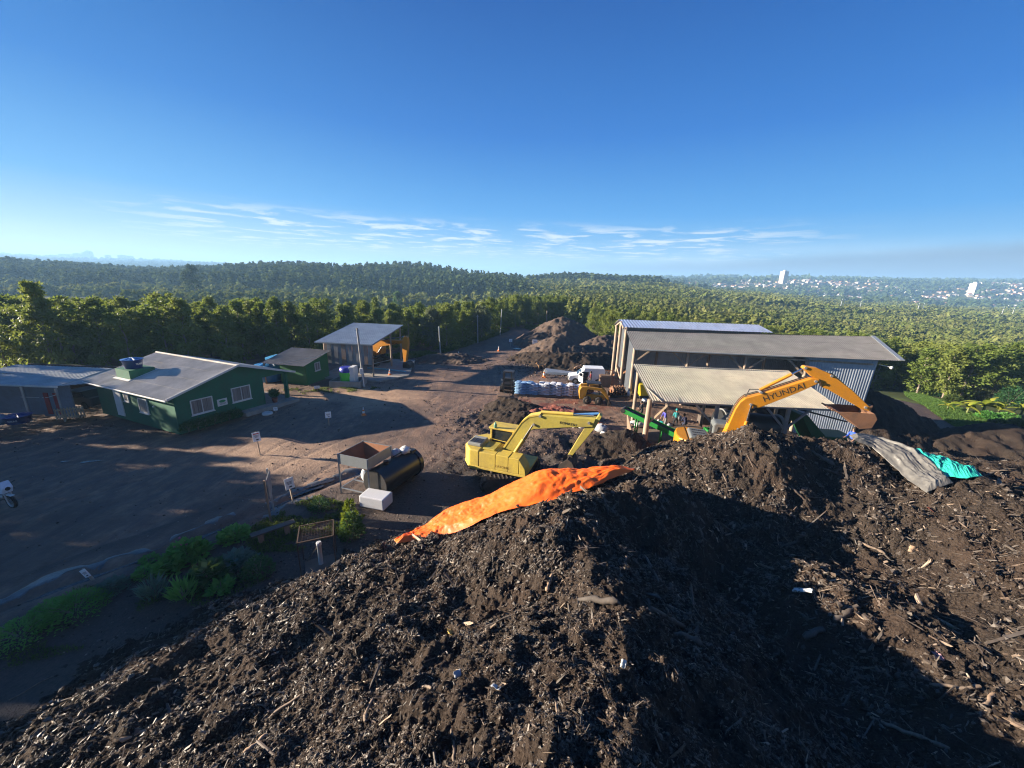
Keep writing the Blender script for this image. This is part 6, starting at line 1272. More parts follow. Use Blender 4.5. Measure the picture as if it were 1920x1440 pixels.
# ---- chips, clods and fibres: nobody could count them
def chips(name, n_, rmin, rmax, lw, mats, seed, clod=False, dist=(2.2, 34), bias=1.2):
    rg = np.random.default_rng(seed); a = rg.uniform(-rad(62), rad(62), n_*3); r = dist[0]*(dist[1]/dist[0])**(rg.random(n_*3)**(1/bias)); x = r*np.sin(a); y = r*np.cos(a)
    hm = heap_h(x, y); ok = (hm > yard(x, y)+.1) & (rg.random(n_*3) < .15+.85*sstep(.3, .62, vnoise(x/1.1, y/1.1, 150)*.6+vnoise(x/.4, y/.4, 151)*.4)) & (x > -20) & (x < 39) & (y < 23); x, y, hm, r = x[ok][:n_], y[ok][:n_], hm[ok][:n_], r[ok][:n_]; n_ = len(x)
    L = (rmin+(rmax-rmin)*rg.random(n_)**2.5)*np.clip(r/7, .75, 1.9); W = L*(lw[0]+(lw[1]-lw[0])*rg.random(n_)); Hh = W*(.35+.5*rg.random(n_)) if not clod else W*(.6+.3*rg.random(n_))
    az_ = rg.random(n_)*2*PI; tl = rg.normal(0, .55, n_); e = .12
    gxn = (heap_macro(x+e, y)-heap_macro(x-e, y))/(2*e); gyn = (heap_macro(x, y+e)-heap_macro(x, y-e))/(2*e)
    dx, dy = np.cos(az_), np.sin(az_); d = np.stack([dx, dy, gxn*dx+gyn*dy+tl], -1); d /= np.linalg.norm(d, axis=1)[:, None]
    nn = np.stack([-gxn, -gyn, np.ones(n_)], -1)+rg.normal(0, .6, (n_, 3)); s = np.cross(nn, d); s /= np.linalg.norm(s, axis=1)[:, None]; uo = np.cross(d, s)
    c = np.stack([x, y, hm+Hh*.15], -1)
    if not clod:
        cs = [(-.5, -.5, -.5), (-.5, .5, -.5), (-.5, .3, .5), (-.5, -.3, .5), (.5, -.45, -.4), (.5, .45, -.4), (.5, .2, .5), (.5, -.25, .4)]; fs = [(0, 3, 2, 1), (4, 5, 6, 7), (0, 1, 5, 4), (1, 2, 6, 5), (2, 3, 7, 6), (3, 0, 4, 7)]
    else:
        cs = [(0, 0, .55), (.5, .1, .1), (.15, .5, .05), (-.4, .35, .1), (-.5, -.2, .05), (-.05, -.5, .1), (.4, -.35, .0), (0, 0, -.5)]; fs = [(0, 1, 2), (0, 2, 3), (0, 3, 4), (0, 4, 5), (0, 5, 6), (0, 6, 1), (7, 2, 1), (7, 3, 2), (7, 4, 3), (7, 5, 4), (7, 6, 5), (7, 1, 6)]
    J = rg.uniform(.5, 1.5, (n_, len(cs), 3)); cs = np.array(cs)[None]*J
    bow = (rg.random(n_)-.5)*.5
    V = c[:, None, :]+d[:, None, :]*(cs[..., 0]*L[:, None])[..., None]+s[:, None, :]*(cs[..., 1]*W[:, None])[..., None]+uo[:, None, :]*(cs[..., 2]*Hh[:, None])[..., None]
    fs = np.array(fs); F = (fs[None]+(np.arange(n_)*cs.shape[1])[:, None, None]).reshape(-1, fs.shape[1])
    mi = np.repeat(rg.choice(len(mats), n_, p=MIXP[len(mats)]), len(fs))
    o = link(name, np_mesh(name, V.reshape(-1, 3), F, mats, mi, smooth=False)); return tag(o, kind='stuff')
MIXP = {1: [1], 2: [.6, .4], 3: [.74, .2, .06], 4: [.72, .17, .08, .03]}
M_CLOD = M_COMP
def glint(name, a, b):
    m = wood(name, a, b); q = m.node_tree.nodes['Principled BSDF']; q.inputs['Roughness'].default_value = .52; q.inputs['Specular IOR Level'].default_value = .36; return m
dk = glint('dark_wood_chip', (.028, .021, .016), (.085, .062, .046)); md_ = glint('brown_wood_chip', (.08, .055, .04), (.17, .12, .085)); lt = wood('pale_wood_chip', (.25, .18, .125), (.42, .32, .23))
chips('wood_chips', 95000, .015, .12, (.10, .35), [dk, md_, lt], 401); chips('compost_clods', 90000, .015, .10, (.6, 1.0), [M_COMP, dk], 402, True); chips('twigs', 19000, .06, .30, (.025, .08), [dk, md_, lt], 403); chips('broken_branches', 700, .2, .6, (.05, .14), [dk, md_, lt], 404)

def yard_litter(name, n_, smin, smax, seed, mats, dens):
    rg = np.random.default_rng(seed); x = rg.uniform(-34, 36, n_*4); y = rg.uniform(9, 62, n_*4); ok = rg.random(n_*4) < dens(x, y); x, y = x[ok][:n_], y[ok][:n_]; n_ = len(x)
    i = np.clip(np.round((x-YX0)/.16).astype(int), 0, len(gx)-1); j = np.clip(np.round((y-YY0)/.17).astype(int), 0, len(gy)-1); z = Zy[i, j]; s = (smin+(smax-smin)*rg.random(n_)**3)*np.clip(y/22, .8, 1.6)
    cs = np.array([(0, 0, .55), (.5, .1, .1), (.15, .5, .05), (-.4, .35, .1), (-.5, -.2, .05), (-.05, -.5, .1), (.4, -.35, .0)]); fs = np.array([(0, 1, 2), (0, 2, 3), (0, 3, 4), (0, 4, 5), (0, 5, 6), (0, 6, 1)])
    V = np.stack([x, y, z], -1)[:, None]+cs[None]*rg.uniform(.55, 1.45, (n_, 7, 3))*s[:, None, None]
    tag(link(name, np_mesh(name, V.reshape(-1, 3), (fs[None]+7*np.arange(n_)[:, None, None]).reshape(-1, 3), mats, np.repeat(rg.integers(0, len(mats), n_), 6))), kind='stuff')
stone = painted('pale_stones', (.30, .24, .19), .9, .5)
yard_litter('dirt_clods', 60000, .02, .14, 411, [M_DIRT, M_BROWN, M_COMP], lambda x, y: np.clip(churn(x, y)*1.0+.07*sstep(.5, .7, fbm(x/3, y/3, 3, 61)*.5+.5)+.008, 0, 1))
yard_litter('small_stones', 9000, .02, .09, 412, [stone, M_DIRT], lambda x, y: .05+.3*sstep(.5, .7, fbm(x/4, y/4, 3, 66)*.5+.5)+.4*np.exp(-((line_d(x, y, DRAIN)-1.2)/1.0)**2))

yard_litter('garden_debris', 45000, .02, .13, 413, [dk, M_COMP, md_], lambda x, y: np.where((x-np.interp(y, [p[1] for p in DRAIN], [p[0] for p in DRAIN]) > .7) & (heap_h(x, y)-yard(x, y) < .2) & (x < -4.5) & (y < 19), .25+.75*sstep(-2.2, -.2, heap_h(x, y)-yard(x, y)), 0.0))
# ================================================================== PLANTS
def leaf_mat(name, a, b, c, rnd='obj', trans=.42, rough=.5, scale=.35):
    n = N(name)
    if rnd == 'obj':
        oi = n.n.new('ShaderNodeObjectInfo'); r = oi.outputs['Random']
    else:
        at_ = n.n.new('ShaderNodeAttribute'); at_.attribute_name = 'tone'; r = at_.outputs['Fac']
    f = n.noise(scale*8, 2, .5); k = n.mix(n.ramp(f, [(.35, 0.0), (.65, 1.0)]), a, b); k = n.mix(n.ramp(r, [(.2, 0.0), (1, .75)]), k, c)
    n.col(k); n.set(Roughness=rough); n.b.inputs['Specular IOR Level'].default_value = .12 if rnd == 'obj' else 0.0
    tr = n.n.new('ShaderNodeBsdfTranslucent'); n.l(n.mix(.35, k, (.20, .24, .02)), tr.inputs['Color']); mx = n.n.new('ShaderNodeMixShader'); mx.inputs[0].default_value = trans
    n.l(n.b.outputs[0], mx.inputs[1]); n.l(tr.outputs[0], mx.inputs[2]); n.l(mx.outputs[0], n.out.inputs['Surface']); return n.m
M_EUC = leaf_mat('eucalyptus_leaves', (.095, .14, .03), (.175, .23, .05), (.22, .245, .06))
M_EUCG = leaf_mat('grey_green_leaves', (.09, .115, .075), (.15, .18, .115), (.14, .16, .10))
M_FOR = leaf_mat('plantation_leaves', (.09, .125, .03), (.155, .19, .05), (.21, .20, .075), 'attr', .2, .6, .02)
M_HILL = leaf_mat('hill_forest_leaves', (.04, .066, .026), (.07, .104, .036), (.095, .12, .045), 'attr', .15, .7, .01)
M_FERN = leaf_mat('fresh_green_leaves', (.08, .24, .045), (.14, .35, .08), (.18, .38, .09)); M_DKLEAF = leaf_mat('dark_green_leaves', (.03, .09, .035), (.06, .15, .055), (.07, .17, .065)); M_BLUELEAF = leaf_mat('blue_green_leaves', (.07, .13, .11), (.13, .2, .17), (.12, .2, .17)); M_YLEAF = leaf_mat('sunlit_tip_leaves', (.08, .125, .015), (.13, .18, .02), (.16, .19, .03)); M_BAN = leaf_mat('banana_leaves', (.14, .22, .02), (.28, .32, .04), (.32, .3, .05), trans=.45)
M_BARK = wood('eucalyptus_bark', (.16, .12, .09), (.30, .25, .20))
def leaf_quads(c, d, nrm, L, W):
    "arrays of leaf rhombs at c pointing along d"
    s = np.cross(nrm, d); s /= np.linalg.norm(s, axis=1)[:, None]+1e-9
    a = c; b = c+d*(L*.5)[:, None]+s*(W*.5)[:, None]; e = c+d*L[:, None]; f = c+d*(L*.5)[:, None]-s*(W*.5)[:, None]
    V = np.stack([a, b, e, f], 1); return V.reshape(-1, 3), np.arange(len(c)*4).reshape(-1, 4)
def unit(v): return v/(np.linalg.norm(v, axis=-1, keepdims=True)+1e-9)
def crown_mesh(name, seed, h, r, mat, base=.12, shape='cone', nb=85, nl=42, leaf=(.22, .42)):
    rg = np.random.default_rng(seed); t = base+(1-base)*rg.random(nb)**.8*.97
    if shape == 'cone': rad_ = r*np.clip(np.sin((1-t)*PI*.60+.12), .08, 1)*(.75+.25*np.sin(t*17+seed))
    else: rad_ = r*np.sqrt(np.clip(1-((t-.55)/.5)**2, .04, 1))*(.8+.2*np.sin(t*13+seed))
    a = rg.random(nb)*2*PI; q = np.sqrt(rg.random(nb)*.85+.15); lob = 1+.22*np.sin(a*3+seed)+.12*np.sin(a*5+seed*2)
    cc = np.stack([np.cos(a)*rad_*q*lob, np.sin(a)*rad_*q*lob, t*h], -1); cs = r*(.24+.16*rg.random(nb))*np.clip(1.15-t*.55, .4, 1)
    ci = np.repeat(np.arange(nb), nl); o = rg.normal(0, 1, (nb*nl, 3)); o = unit(o)*(rg.random(nb*nl)**.4)[:, None]
    c = cc[ci]+o*cs[ci][:, None]*np.array([1, 1, .8]); out = unit(c-np.array([0, 0, h*.45])*1.0)
    d = unit(rg.normal(0, .6, (len(c), 3))+out*.5+np.array([0, 0, -.55])); nrm = unit(o*1.0+rg.normal(0, .5, o.shape)+np.array([0, 0, .4]))
    L = leaf[0]+(leaf[1]-leaf[0])*rg.random(len(c)); V, F = leaf_quads(c, d, nrm, L, L*.46); return np_mesh(name, V, F, [mat])
def trunk_mesh(name, seed, h, r=.11):
    rs = random.Random(seed); m = MB(); pts = [(rs.uniform(-.05, .05)*i, rs.uniform(-.05, .05)*i, h*.92*i/5-.4*(i == 0)) for i in range(6)]; m.tube(pts, [r*(1-.16*i) for i in range(6)], 7)
    for k in range(7):
        z_ = h*(.25+.09*k); a = rs.uniform(0, 2*PI); l = h*.2*(1-.08*k); m.tube([(0, 0, z_), (l*.5*math.cos(a), l*.5*math.sin(a), z_+l*.35), (l*math.cos(a), l*math.sin(a), z_+l*.6)], [r*.4, r*.25, r*.1], 5)
    return m.mesh(name, M_BARK)
PROTO = []
for k in range(6):
    h_ = 8.0; PROTO.append((crown_mesh('crown', 500+k, h_, 1.75+.2*(k % 3), M_EUC, .06, 'cone' if k < 4 else 'round'), trunk_mesh('trunk', 500+k, h_)))
PROTOG = (crown_mesh('crown', 520, 6.5, 2.1, M_EUCG, .08, 'round', 90, 44, (.25, .5)), trunk_mesh('trunk', 521, 6.5))
n_tree = 0
def tree(p, s, rz, label, group, var=None, sq=1.0, grey=False):
    global n_tree
    cr_, tr_ = PROTOG if grey else PROTO[var if var is not None else random.randrange(6)]
    t = thing('eucalyptus_tree', label, 'tree', p, rz, group); t.scale = (s*sq, s*sq, s)
    link('trunk', tr_, t); link('crown', cr_, t); n_tree += 1; return t
def front_y(x):
    "where the tree line begins behind the yard"
    return float(np.interp(x, [-80, -58, -38, -30, -25, -15, -11.5, -8.5, -5, -1.5, 4, 14, 22], [38, 41.5, 47, 56, 63, 65, 65, 74, 86, 96, 108, 118, 112]))
rt_ = random.Random(11); pts = []
for i in range(-26, 6):
    for j in range(0, 5):
        x = i*3.05+rt_.uniform(-.9, .9); y = front_y(x)+1.0+j*3.3+rt_.uniform(-.9, .9)
        if x < -1.36*(y*.9645+2.2)-3: continue
        pts.append((x, y, j))
pts.sort(key=lambda p: p[2])
for x, y, j in pts[:165]:
    z = float(land(x, y))-.15
    if x < -30: lb = ('dark leafy eucalyptus at the front of the row behind the carport and green house', 'sunlit eucalyptus top showing over the row behind the carport and green house')[j > 0]; g = 'eucalyptus behind the green house'
    elif x < -11.7: lb = ('leafy eucalyptus directly behind the green shed and the tall shed', 'yellow green eucalyptus top rising behind the first row at the sheds')[j > 0]; g = 'eucalyptus behind the sheds'
    else: lb = ('dark eucalyptus at the edge of the road running away from the yard', 'eucalyptus standing behind the roadside row of trees')[j > 0]; g = 'eucalyptus along the road'
    s = rt_.uniform(.82, 1.1)*(1.02 if x < -25 else .92 if x < -8 else .98); tree((x, y, z), s, rt_.uniform(0, 6), lb, g, None, rt_.uniform(.95, 1.25))
tree((-52.5, 42.5, -1.6), 1.38, 1, 'tallest pointed eucalyptus at the left, standing above the row behind the carport', None, 1, .85)
tree((-6.5, 77.5, -.2), .98, .4, 'grey leaved eucalyptus standing out at the left road edge behind a pole', None, None, 1.0, True); tree((-14.2, 66, -.2), 1.0, 2.4, 'pale grey leaved tree right of the tall shed roof, behind the orange excavator arm', None, None, 1.0, True)
# plantation edge on the right, behind the warehouses
pts = []
for i in range(0, 30):
    for j in range(0, 16):
        y = 58+j*3.6+rt_.uniform(-1, 1); x = 16+i*3.4+rt_.uniform(-1, 1)
        if x > 1.38*(y*.9645+4)+3 or (x < 31 and y < 72) or x < 6+.12*y or (y < 63 and x < 62) or line_d(np.array([x]), np.array([y]), [(60, 60), (57, 52), (53, 44), (64, 46)])[0] < 5: continue
        if x-.62*y > 56: continue
        pts.append((math.hypot(x, y), x, y))
pts.sort()
for d_, x, y in pts[:125]:
    z = float(land(x, y))-.2; near = x > 55
    tree((x, y, z), rt_.uniform(.75, 1.0)*(1.15 if near else .9), rt_.uniform(0, 6), 'bushy tree at the right below the plantation, behind the banana plants' if near else 'plantation tree in the first rows behind the warehouse roofs', 'trees at the right below the plantation' if near else 'plantation trees behind the warehouses', None, rt_.uniform(1.1, 1.5) if near else rt_.uniform(1.0, 1.25))
IND_R = pts[124][0]
# trees beyond the left edge of the view that shade the yard
for (x, y, h_) in [(-49, 2.5, 11.6), (-50, 5.5, 11.8), (-48, 8.5, 12), (-51, 11, 12.8), (-49, 13.6, 12.2), (-48, 16, 11.2), (-50, 18.3, 10.4), (-49, 21, 9.0), (-50, 23.9, 8.5), (-52, 25.6, 8.6), (-55, 23.5, 9.0), (-53, 27.2, 8.2), (-55, 30.6, 8.6), (-54, 33.8, 7.6), (-47, -1, 10.8), (-48, -4, 10.5), (-46, 1, 10.5), (-56, 9, 13.0), (-57, 15, 12.6), (-60, 5, 13.4), (-61, 12, 13.8), (-60, 18.5, 12.8), (-62, 22, 11.8), (-55, 2, 12.5), (-53, 13, 12.4), (-54, 19.5, 11)]:
    y += 3.0
    tree((x, y, -.6), h_/8.0, rt_.uniform(0, 6), 'tall eucalyptus outside the left edge, shading the yard', 'eucalyptus outside the left edge', None, .95)
# ---- the far forests: nobody could count them
def forest(name, P, hmin, hmax, wr, mat, seed, tri0, cone=.5, tone=None):
    rg = np.random.default_rng(seed); x, y = P[:, 0], P[:, 1]; z = land(x, y)-.3; n_ = len(x); h = hmin+(hmax-hmin)*rg.random(n_); r = h*wr*(.8+.4*rg.random(n_)); dist = np.hypot(x, y)
    k = np.clip((tri0*110/dist)**1.0*1.0, 26, tri0).astype(int); ci = np.repeat(np.arange(n_), k); m = len(ci)
    t = rg.random(m)**.75; a = rg.random(m)*2*PI; prof = np.where(rg.random(n_)[ci] < cone, np.sin((1-t)*PI*.62+.1), np.sqrt(np.clip(1-(t*1.1-.45)**2*2.6, .05, 1)))
    q = .55+.45*rg.random(m); lob = 1+.25*np.sin(a*3+ci)+.15*np.sin(a*5+t*9+ci*2); rr = r[ci]*prof*q*lob
    c = np.stack([x[ci]+rr*np.cos(a), y[ci]+rr*np.sin(a), z[ci]+h[ci]*(.10+.9*t)], -1); nrm = unit(np.stack([np.cos(a), np.sin(a), .25+t*.9], -1)+rg.normal(0, .3, (m, 3)))
    sz = r[ci]*(.75*np.sqrt(60/np.maximum(k[ci], 20)))*(.7+.6*rg.random(m)); u = unit(np.cross(nrm, rg.normal(0, 1, (m, 3)))); v = np.cross(nrm, u)
    V = np.stack([c+u*sz[:, None]*.62, c-u*sz[:, None]*.4+v*sz[:, None]*.5, c-u*sz[:, None]*.35-v*sz[:, None]*.55], 1).reshape(-1, 3)
    me = np_mesh(name, V, np.arange(3*m).reshape(-1, 3), [mat]); at_ = me.attributes.new('tone', 'FLOAT', 'POINT')
    tn = rg.random(n_)*.5+.5*(vnoise(x/30, y/30, seed)) if tone is None else tone; at_.data.foreach_set('value', np.repeat(tn[ci], 3).astype(np.float32)); o = link(name, me); return tag(o, kind='stuff')
def scatter(y0, y1, sp0, sp1, amin, amax, seed, keep=None, n_=400000):
    rg = np.random.default_rng(seed); out = []
    y = y0
    rows = []
    while y < y1:
        sp = sp0+(sp1-sp0)*(y-y0)/(y1-y0); xs = np.arange(amin*y, amax*y, sp); rows.append(np.stack([xs+rg.uniform(-.35, .35, len(xs))*sp, y+rg.uniform(-.35, .35, len(xs))*sp], -1)); y += sp
    P = np.concatenate(rows)
    if keep is not None: P = P[keep(P[:, 0], P[:, 1])]
    return P
def off_near(x, y): return np.array([ (yy > front_y(xx)+17.5) if xx < 15 else True for xx, yy in zip(x, y)])
ind = np.array([(p[1], p[2]) for p in pts[:125]])
def clear_ind(x, y): return (np.hypot(x, y) > IND_R+1.5) | (x < 15)
# plantation right and ahead
kp_ = lambda x, y: off_near(x, y) & clear_ind(x, y) & ~((x > -4+.02*y) & (x < 6+.05*y) & (y < 104)) & ((x < 1.45*y) & (x > .02*y-14)) & ~((x < 32) & (x > -2) & (y < 76)) & ((x-.62*y < 46+y*.35) | (y > 90))
P = scatter(62, 330, 2.8, 4.4, -.15, 1.42, 601, kp_); forest('plantation_forest', P, 5.0, 7.4, .25, M_FOR, 602, 150, .75)
P = scatter(330, 780, 6, 9, -.05, 1.45, 603, lambda x, y: (y < 520+x*.25+fbm(x/80, y/80, 3, 4)*120) | (fbm(x/60, y/60, 3, 7) > .15)); forest('plantation_forest', P, 6.5, 9.5, .33, M_FOR, 604, 90, .5)
# left valley: low bright young trees, then scrub
P = scatter(60, 200, 3.6, 4.6, -1.5, -.05, 605, lambda x, y: off_near(x, y) & (fbm(x/25, y/25, 3, 3) > -.22)); forest('young_tree_stand', P, 3.2, 5.0, .42, leaf_mat('young_leaves', (.07, .10, .022), (.11, .14, .032), (.15, .16, .04), 'attr', .25, .6, .02), 606, 110, .3)
P = scatter(200, 330, 5.0, 6.0, -1.5, .15, 607, lambda x, y: fbm(x/35, y/35, 3, 13) > -.12); forest('scrub_trees', P, 3.5, 7.5, .42, M_FOR, 608, 80, .4)
# wooded hill
P = scatter(315, 620, 5.4, 7.4, -1.55, .02, 609, None); P = P[(P[:, 1] > 322+fbm(P[:, 0]/60, P[:, 1]/60, 3, 21)*40)]; forest('hill_forest', P, 7, 15, .21, M_HILL, 610, 100, .75)
P = scatter(560, 720, 6.5, 8, .02, .42, 611, lambda x, y: (x > .03*y) & (x < .36*y+fbm(x/40, y/40, 2, 8)*20)); forest('far_wood', P, 11, 15, .28, M_HILL, 612, 70, .4)
P = scatter(760, 1700, 16, 26, -1.5, 1.5, 613, lambda x, y: fbm(x/120, y/120, 3, 31) > -.05); forest('town_trees', P, 7, 14, .5, M_HILL, 614, 60, .3)
P = scatter(1700, 3300, 34, 46, -1.5, 1.5, 615, lambda x, y: fbm(x/200, y/200, 3, 33) > -.1); forest('ridge_forest', P, 12, 22, .8, M_HILL, 616, 40, .2)
# single tall trees standing above the scrub on the left
for k, (u, v, y, h_) in enumerate([(365, 548, 270, 22), (520, 530, 330, 16), (745, 556, 210, 10), (20, 500, 400, 18)]):
    p = aty(u, v, y); z = float(land(p.x, y)); me = crown_mesh('crown', 540+k, h_, h_*.26, M_HILL if k != 2 else M_DKLEAF, .3, 'round', 60, 30, (h_*.05, h_*.09)); t = thing('lone_tree', ('tall loose crowned tree standing alone in the left valley', 'tall tree in the valley before the wooded hill', 'dark round tree behind the plantation edge', 'tall tree on the left end of the wooded hill')[k], 'tree', (p.x, y, z)); link('trunk', trunk_mesh('trunk', 550+k, h_, .3), t); link('crown', me, t)
# ---- garden plants
def clump(name, label, p, n_, r, h, leaf, w, mat, seed, cat='plant', upright=.4, group=None, bare=.0):
    rg = np.random.default_rng(seed); a = rg.random(n_)*2*PI; q = np.sqrt(rg.random(n_)); t = rg.random(n_)
    c = np.stack([r*q*np.cos(a)*(1-.3*t), r*q*np.sin(a)*(1-.3*t), h*t*np.sqrt(np.clip(1-q**2*.75, .05, 1))], -1); d = unit(np.stack([np.cos(a), np.sin(a), np.full(n_, upright)], -1)+rg.normal(0, .45, (n_, 3)))
    nrm = unit(np.array([0, 0, 1.0])+rg.normal(0, .5, (n_, 3))); L = leaf*(.6+.7*rg.random(n_)); V, F = leaf_quads(c, d, nrm, L, L*w)
    t_ = thing(name, label, cat, p, 0, group); link('leaves', np_mesh('leaves', V, F, [mat]), t_)
    m = MB(); rs = random.Random(seed)
    for k in range(6): b = rs.uniform(0, 2*PI); m.tube([(0, 0, -.1), (r*.3*math.cos(b), r*.3*math.sin(b), h*.5), (r*.55*math.cos(b), r*.55*math.sin(b), h*.85)], [.02, .012, .006], 5)
    m.build('stems', M_BARK, t_); return t_
G = 'plants in the garden strip'
for k, (u, v, r, h, nl, lf, w, mt, l_) in enumerate([
 (140, 1150, .95, .6, 1500, .13, .3, M_FERN, 'big feathery fern green bush beside the narrow white board'), (40, 1195, .9, .4, 1000, .13, .35, M_FERN, 'feathery green bush at the left edge of the garden'), (95, 1150, .55, .4, 700, .12, .35, M_FERN, 'small fern green plant left of the big feathery bush'),
 (208, 1108, .5, .4, 700, .16, .4, M_BLUELEAF, 'bluish green low plant right of the big feathery bush'), (272, 1078, .35, .3, 420, .14, .5, M_FERN, 'small light green plant alone between the bushes'), (280, 1055, .32, .22, 260, .14, .5, M_FERN, 'tiny green tuft at the drain edge'),
 (350, 1045, .75, .6, 420, .30, .75, M_FERN, 'broad leaved light green plant with pink flowers at the drain'), (318, 1068, .45, .4, 200, .3, .75, M_FERN, 'broad leaved plant in front of the pink flowers'), (440, 1008, .6, .4, 420, .24, .7, M_FERN, 'light green plant nearest the bench'),
 (395, 1085, .65, .6, 330, .36, .6, M_DKLEAF, 'dark broad leaved plant in the middle of the garden'), (445, 1060, .65, .55, 500, .24, .6, M_BLUELEAF, 'greyish leaved plant behind the dark broad leaved one'), (485, 1075, .6, .75, 700, .13, .5, M_DKLEAF, 'airy dark shrub between the garden and the cage'),
 (290, 1118, .3, .55, 130, .5, .14, M_BLUELEAF, 'tuft of grey green sword leaves in the garden'), (345, 1122, .3, .5, 110, .5, .13, M_FERN, 'second tuft of sword leaves, right of the grey green one'), (600, 955, .5, .6, 700, .11, .5, M_DKLEAF, 'dark rounded shrub behind the wire cage'), (415, 1105, .3, .3, 120, .3, .6, M_FERN, 'low drooping plant under the dark broad leaved one')]):
    clump('garden_plant', l_, P0(u, v), nl, r, h, lf, w, mt, 700+k, 'plant', .5 if w > .2 else 1.6, G)
rg = np.random.default_rng(5); c = P0(335, 1040); m = MB()
for k in range(9): m.blob((c.x+rg.uniform(-.35, .35), c.y+rg.uniform(-.25, .25), c.z+.5+rg.uniform(-.1, .15)), .045, 0, k, 6, .2)
tag(m.build('pink_flowers', painted('pink_petals', (.6, .12, .22), .6)), 'small cluster of pink flowers over the broad leaved plant', 'flowers')
t = clump('bay_shrub', 'upright shrub with a sunlit yellow green tip beside the wrapped box', P0(660, 1003), 1500, .55, 1.15, .15, .5, M_DKLEAF, 731, 'shrub', .9)
rg = np.random.default_rng(6); n_ = 300; tt_ = rg.random(n_); a = rg.random(n_)*2*PI; q = (.34*(1-tt_)**1.3+.05)*(1+.35*np.sin(a*3+tt_*6)); cc_ = np.stack([q*np.cos(a), q*np.sin(a), .75+1.0*tt_], -1); V, F = leaf_quads(cc_, unit(np.stack([np.cos(a), np.sin(a), np.full(n_, .9)], -1)), unit(rg.normal(0, 1, (n_, 3))), .16+.06*rg.random(n_), np.full(n_, .08)); link('sunlit_tip', np_mesh('sunlit_tip', V, F, [M_YLEAF]), t)  # sunlight on the tip is put into its paler leaf colour
for k in range(7):
    q = HA+e2*(.35+k*.55)-e1*(.45+.12*(k % 2)); q.z = 0; clump('border_plant', 'dark border plant at the foot of the house gable, '+('nearest the corner', 'second from the corner', 'third from the corner', 'in the middle', 'third from the porch', 'second from the porch', 'nearest the porch')[k], q, 420, .48, .62, .26, .22, M_DKLEAF, 740+k, 'plant', 1.0, 'border plants along the gable wall')
c = HA+e2*7.2-e1*.2; rg = np.random.default_rng(8); n_ = 130; a = rg.random(n_)*2*PI; V, F = leaf_quads(np.stack([.1*np.cos(a), .1*np.sin(a), .4+.5*rg.random(n_)], -1), unit(np.stack([np.cos(a), np.sin(a), .6+.4*rg.random(n_)], -1)), unit(rg.normal(0, .5, (n_, 3))+np.array([0, 0, 1])), .4+.2*rg.random(n_), np.full(n_, .14)); link('leaves', np_mesh('leaves', V, F, [M_DKLEAF]), pt)
# ---- grass: weeds in the garden, verge by the road, strip at the right
def grass(name, poly, n_, h, mat, seed, keep=None):
    rg = np.random.default_rng(seed); xs = [p[0] for p in poly]; ys = [p[1] for p in poly]; x = rg.uniform(min(xs), max(xs), n_*3); y = rg.uniform(min(ys), max(ys), n_*3); ins = np.zeros(len(x), bool)
    for (x0, y0), (x1, y1) in zip(poly, poly[1:]+poly[:1]): c_ = ((y0 > y) != (y1 > y)) & (x < (x1-x0)*(y-y0)/((y1-y0)+1e-9)+x0); ins ^= c_
    if keep is not None: ins &= keep(x, y)
    x, y = x[ins][:n_], y[ins][:n_]; n_ = len(x); i = np.clip(np.round((x-YX0)/.16).astype(int), 0, len(gx)-1); j = np.clip(np.round((y-YY0)/.17).astype(int), 0, len(gy)-1); z = np.where((x < YX1-1.2) & (y < YY1-1.2), Zy[i, j], land(x, y))
    a = rg.random(n_)*2*PI; c = np.stack([x, y, z], -1); d = unit(np.stack([np.cos(a)*.6, np.sin(a)*.6, np.ones(n_)], -1)+rg.normal(0, .25, (n_, 3))); nr = unit(np.stack([np.cos(a), np.sin(a), .3*np.ones(n_)], -1)); L = h*(.5+rg.random(n_)); V, F = leaf_quads(c, d, nr, L, L*.3); o = link(name, np_mesh(name, V, F, [mat])); return tag(o, kind='stuff')
M_GRS = leaf_mat('grass_blades', (.07, .14, .03), (.11, .19, .045), (.1, .17, .04)); M_WEED = leaf_mat('weed_leaves', (.05, .09, .025), (.09, .13, .035), (.1, .13, .04))
pxy = lambda L: [tuple(at(u, v)[:2]) for u, v in L]
def land_hit(u, v):
    d = ray(u, v); ts = np.linspace(20, 140, 2400); k = np.argmax(CAMH+d.z*ts < land(d.x*ts, d.y*ts)); return Vector((d.x*ts[k], d.y*ts[k], CAMH+d.z*ts[k]))
grass('garden_weeds', pxy([(455, 1000), (530, 955), (600, 930), (650, 945), (640, 1000), (560, 1035), (470, 1040)]), 9000, .1, M_WEED, 801, lambda x, y: fbm(x/.8, y/.8, 3, 2) > -.15)
grass('garden_weeds', pxy([(0, 1160), (130, 1110), (300, 1080), (470, 1020), (520, 1080), (300, 1180), (0, 1260)]), 9000, .09, M_WEED, 802, lambda x, y: fbm(x/1.1, y/1.1, 3, 5) > .12)
grass('road_verge_grass', [(-11.5, 62), (-8.5, 67), (-6, 75), (-3.5, 84), (-1.2, 92), (-3, 97), (-7, 88), (-10, 76), (-13, 66)], 12000, .5, M_WEED, 803)
grass('shed_verge_grass', [(-23, 35.2), (-17, 36.4), (-13.5, 38.6), (-16, 39.4), (-20, 38), (-23, 37)], 5000, .12, M_WEED, 804, lambda x, y: fbm(x/.9, y/.9, 3, 6) > .05)
grass('grass_strip', [tuple(land_hit(u, v)[:2]) for u, v in [(1690, 722), (1700, 745), (1745, 772), (1800, 806), (1870, 802), (1850, 790), (1790, 762), (1735, 742)]], 60000, .22, M_GRS, 805)
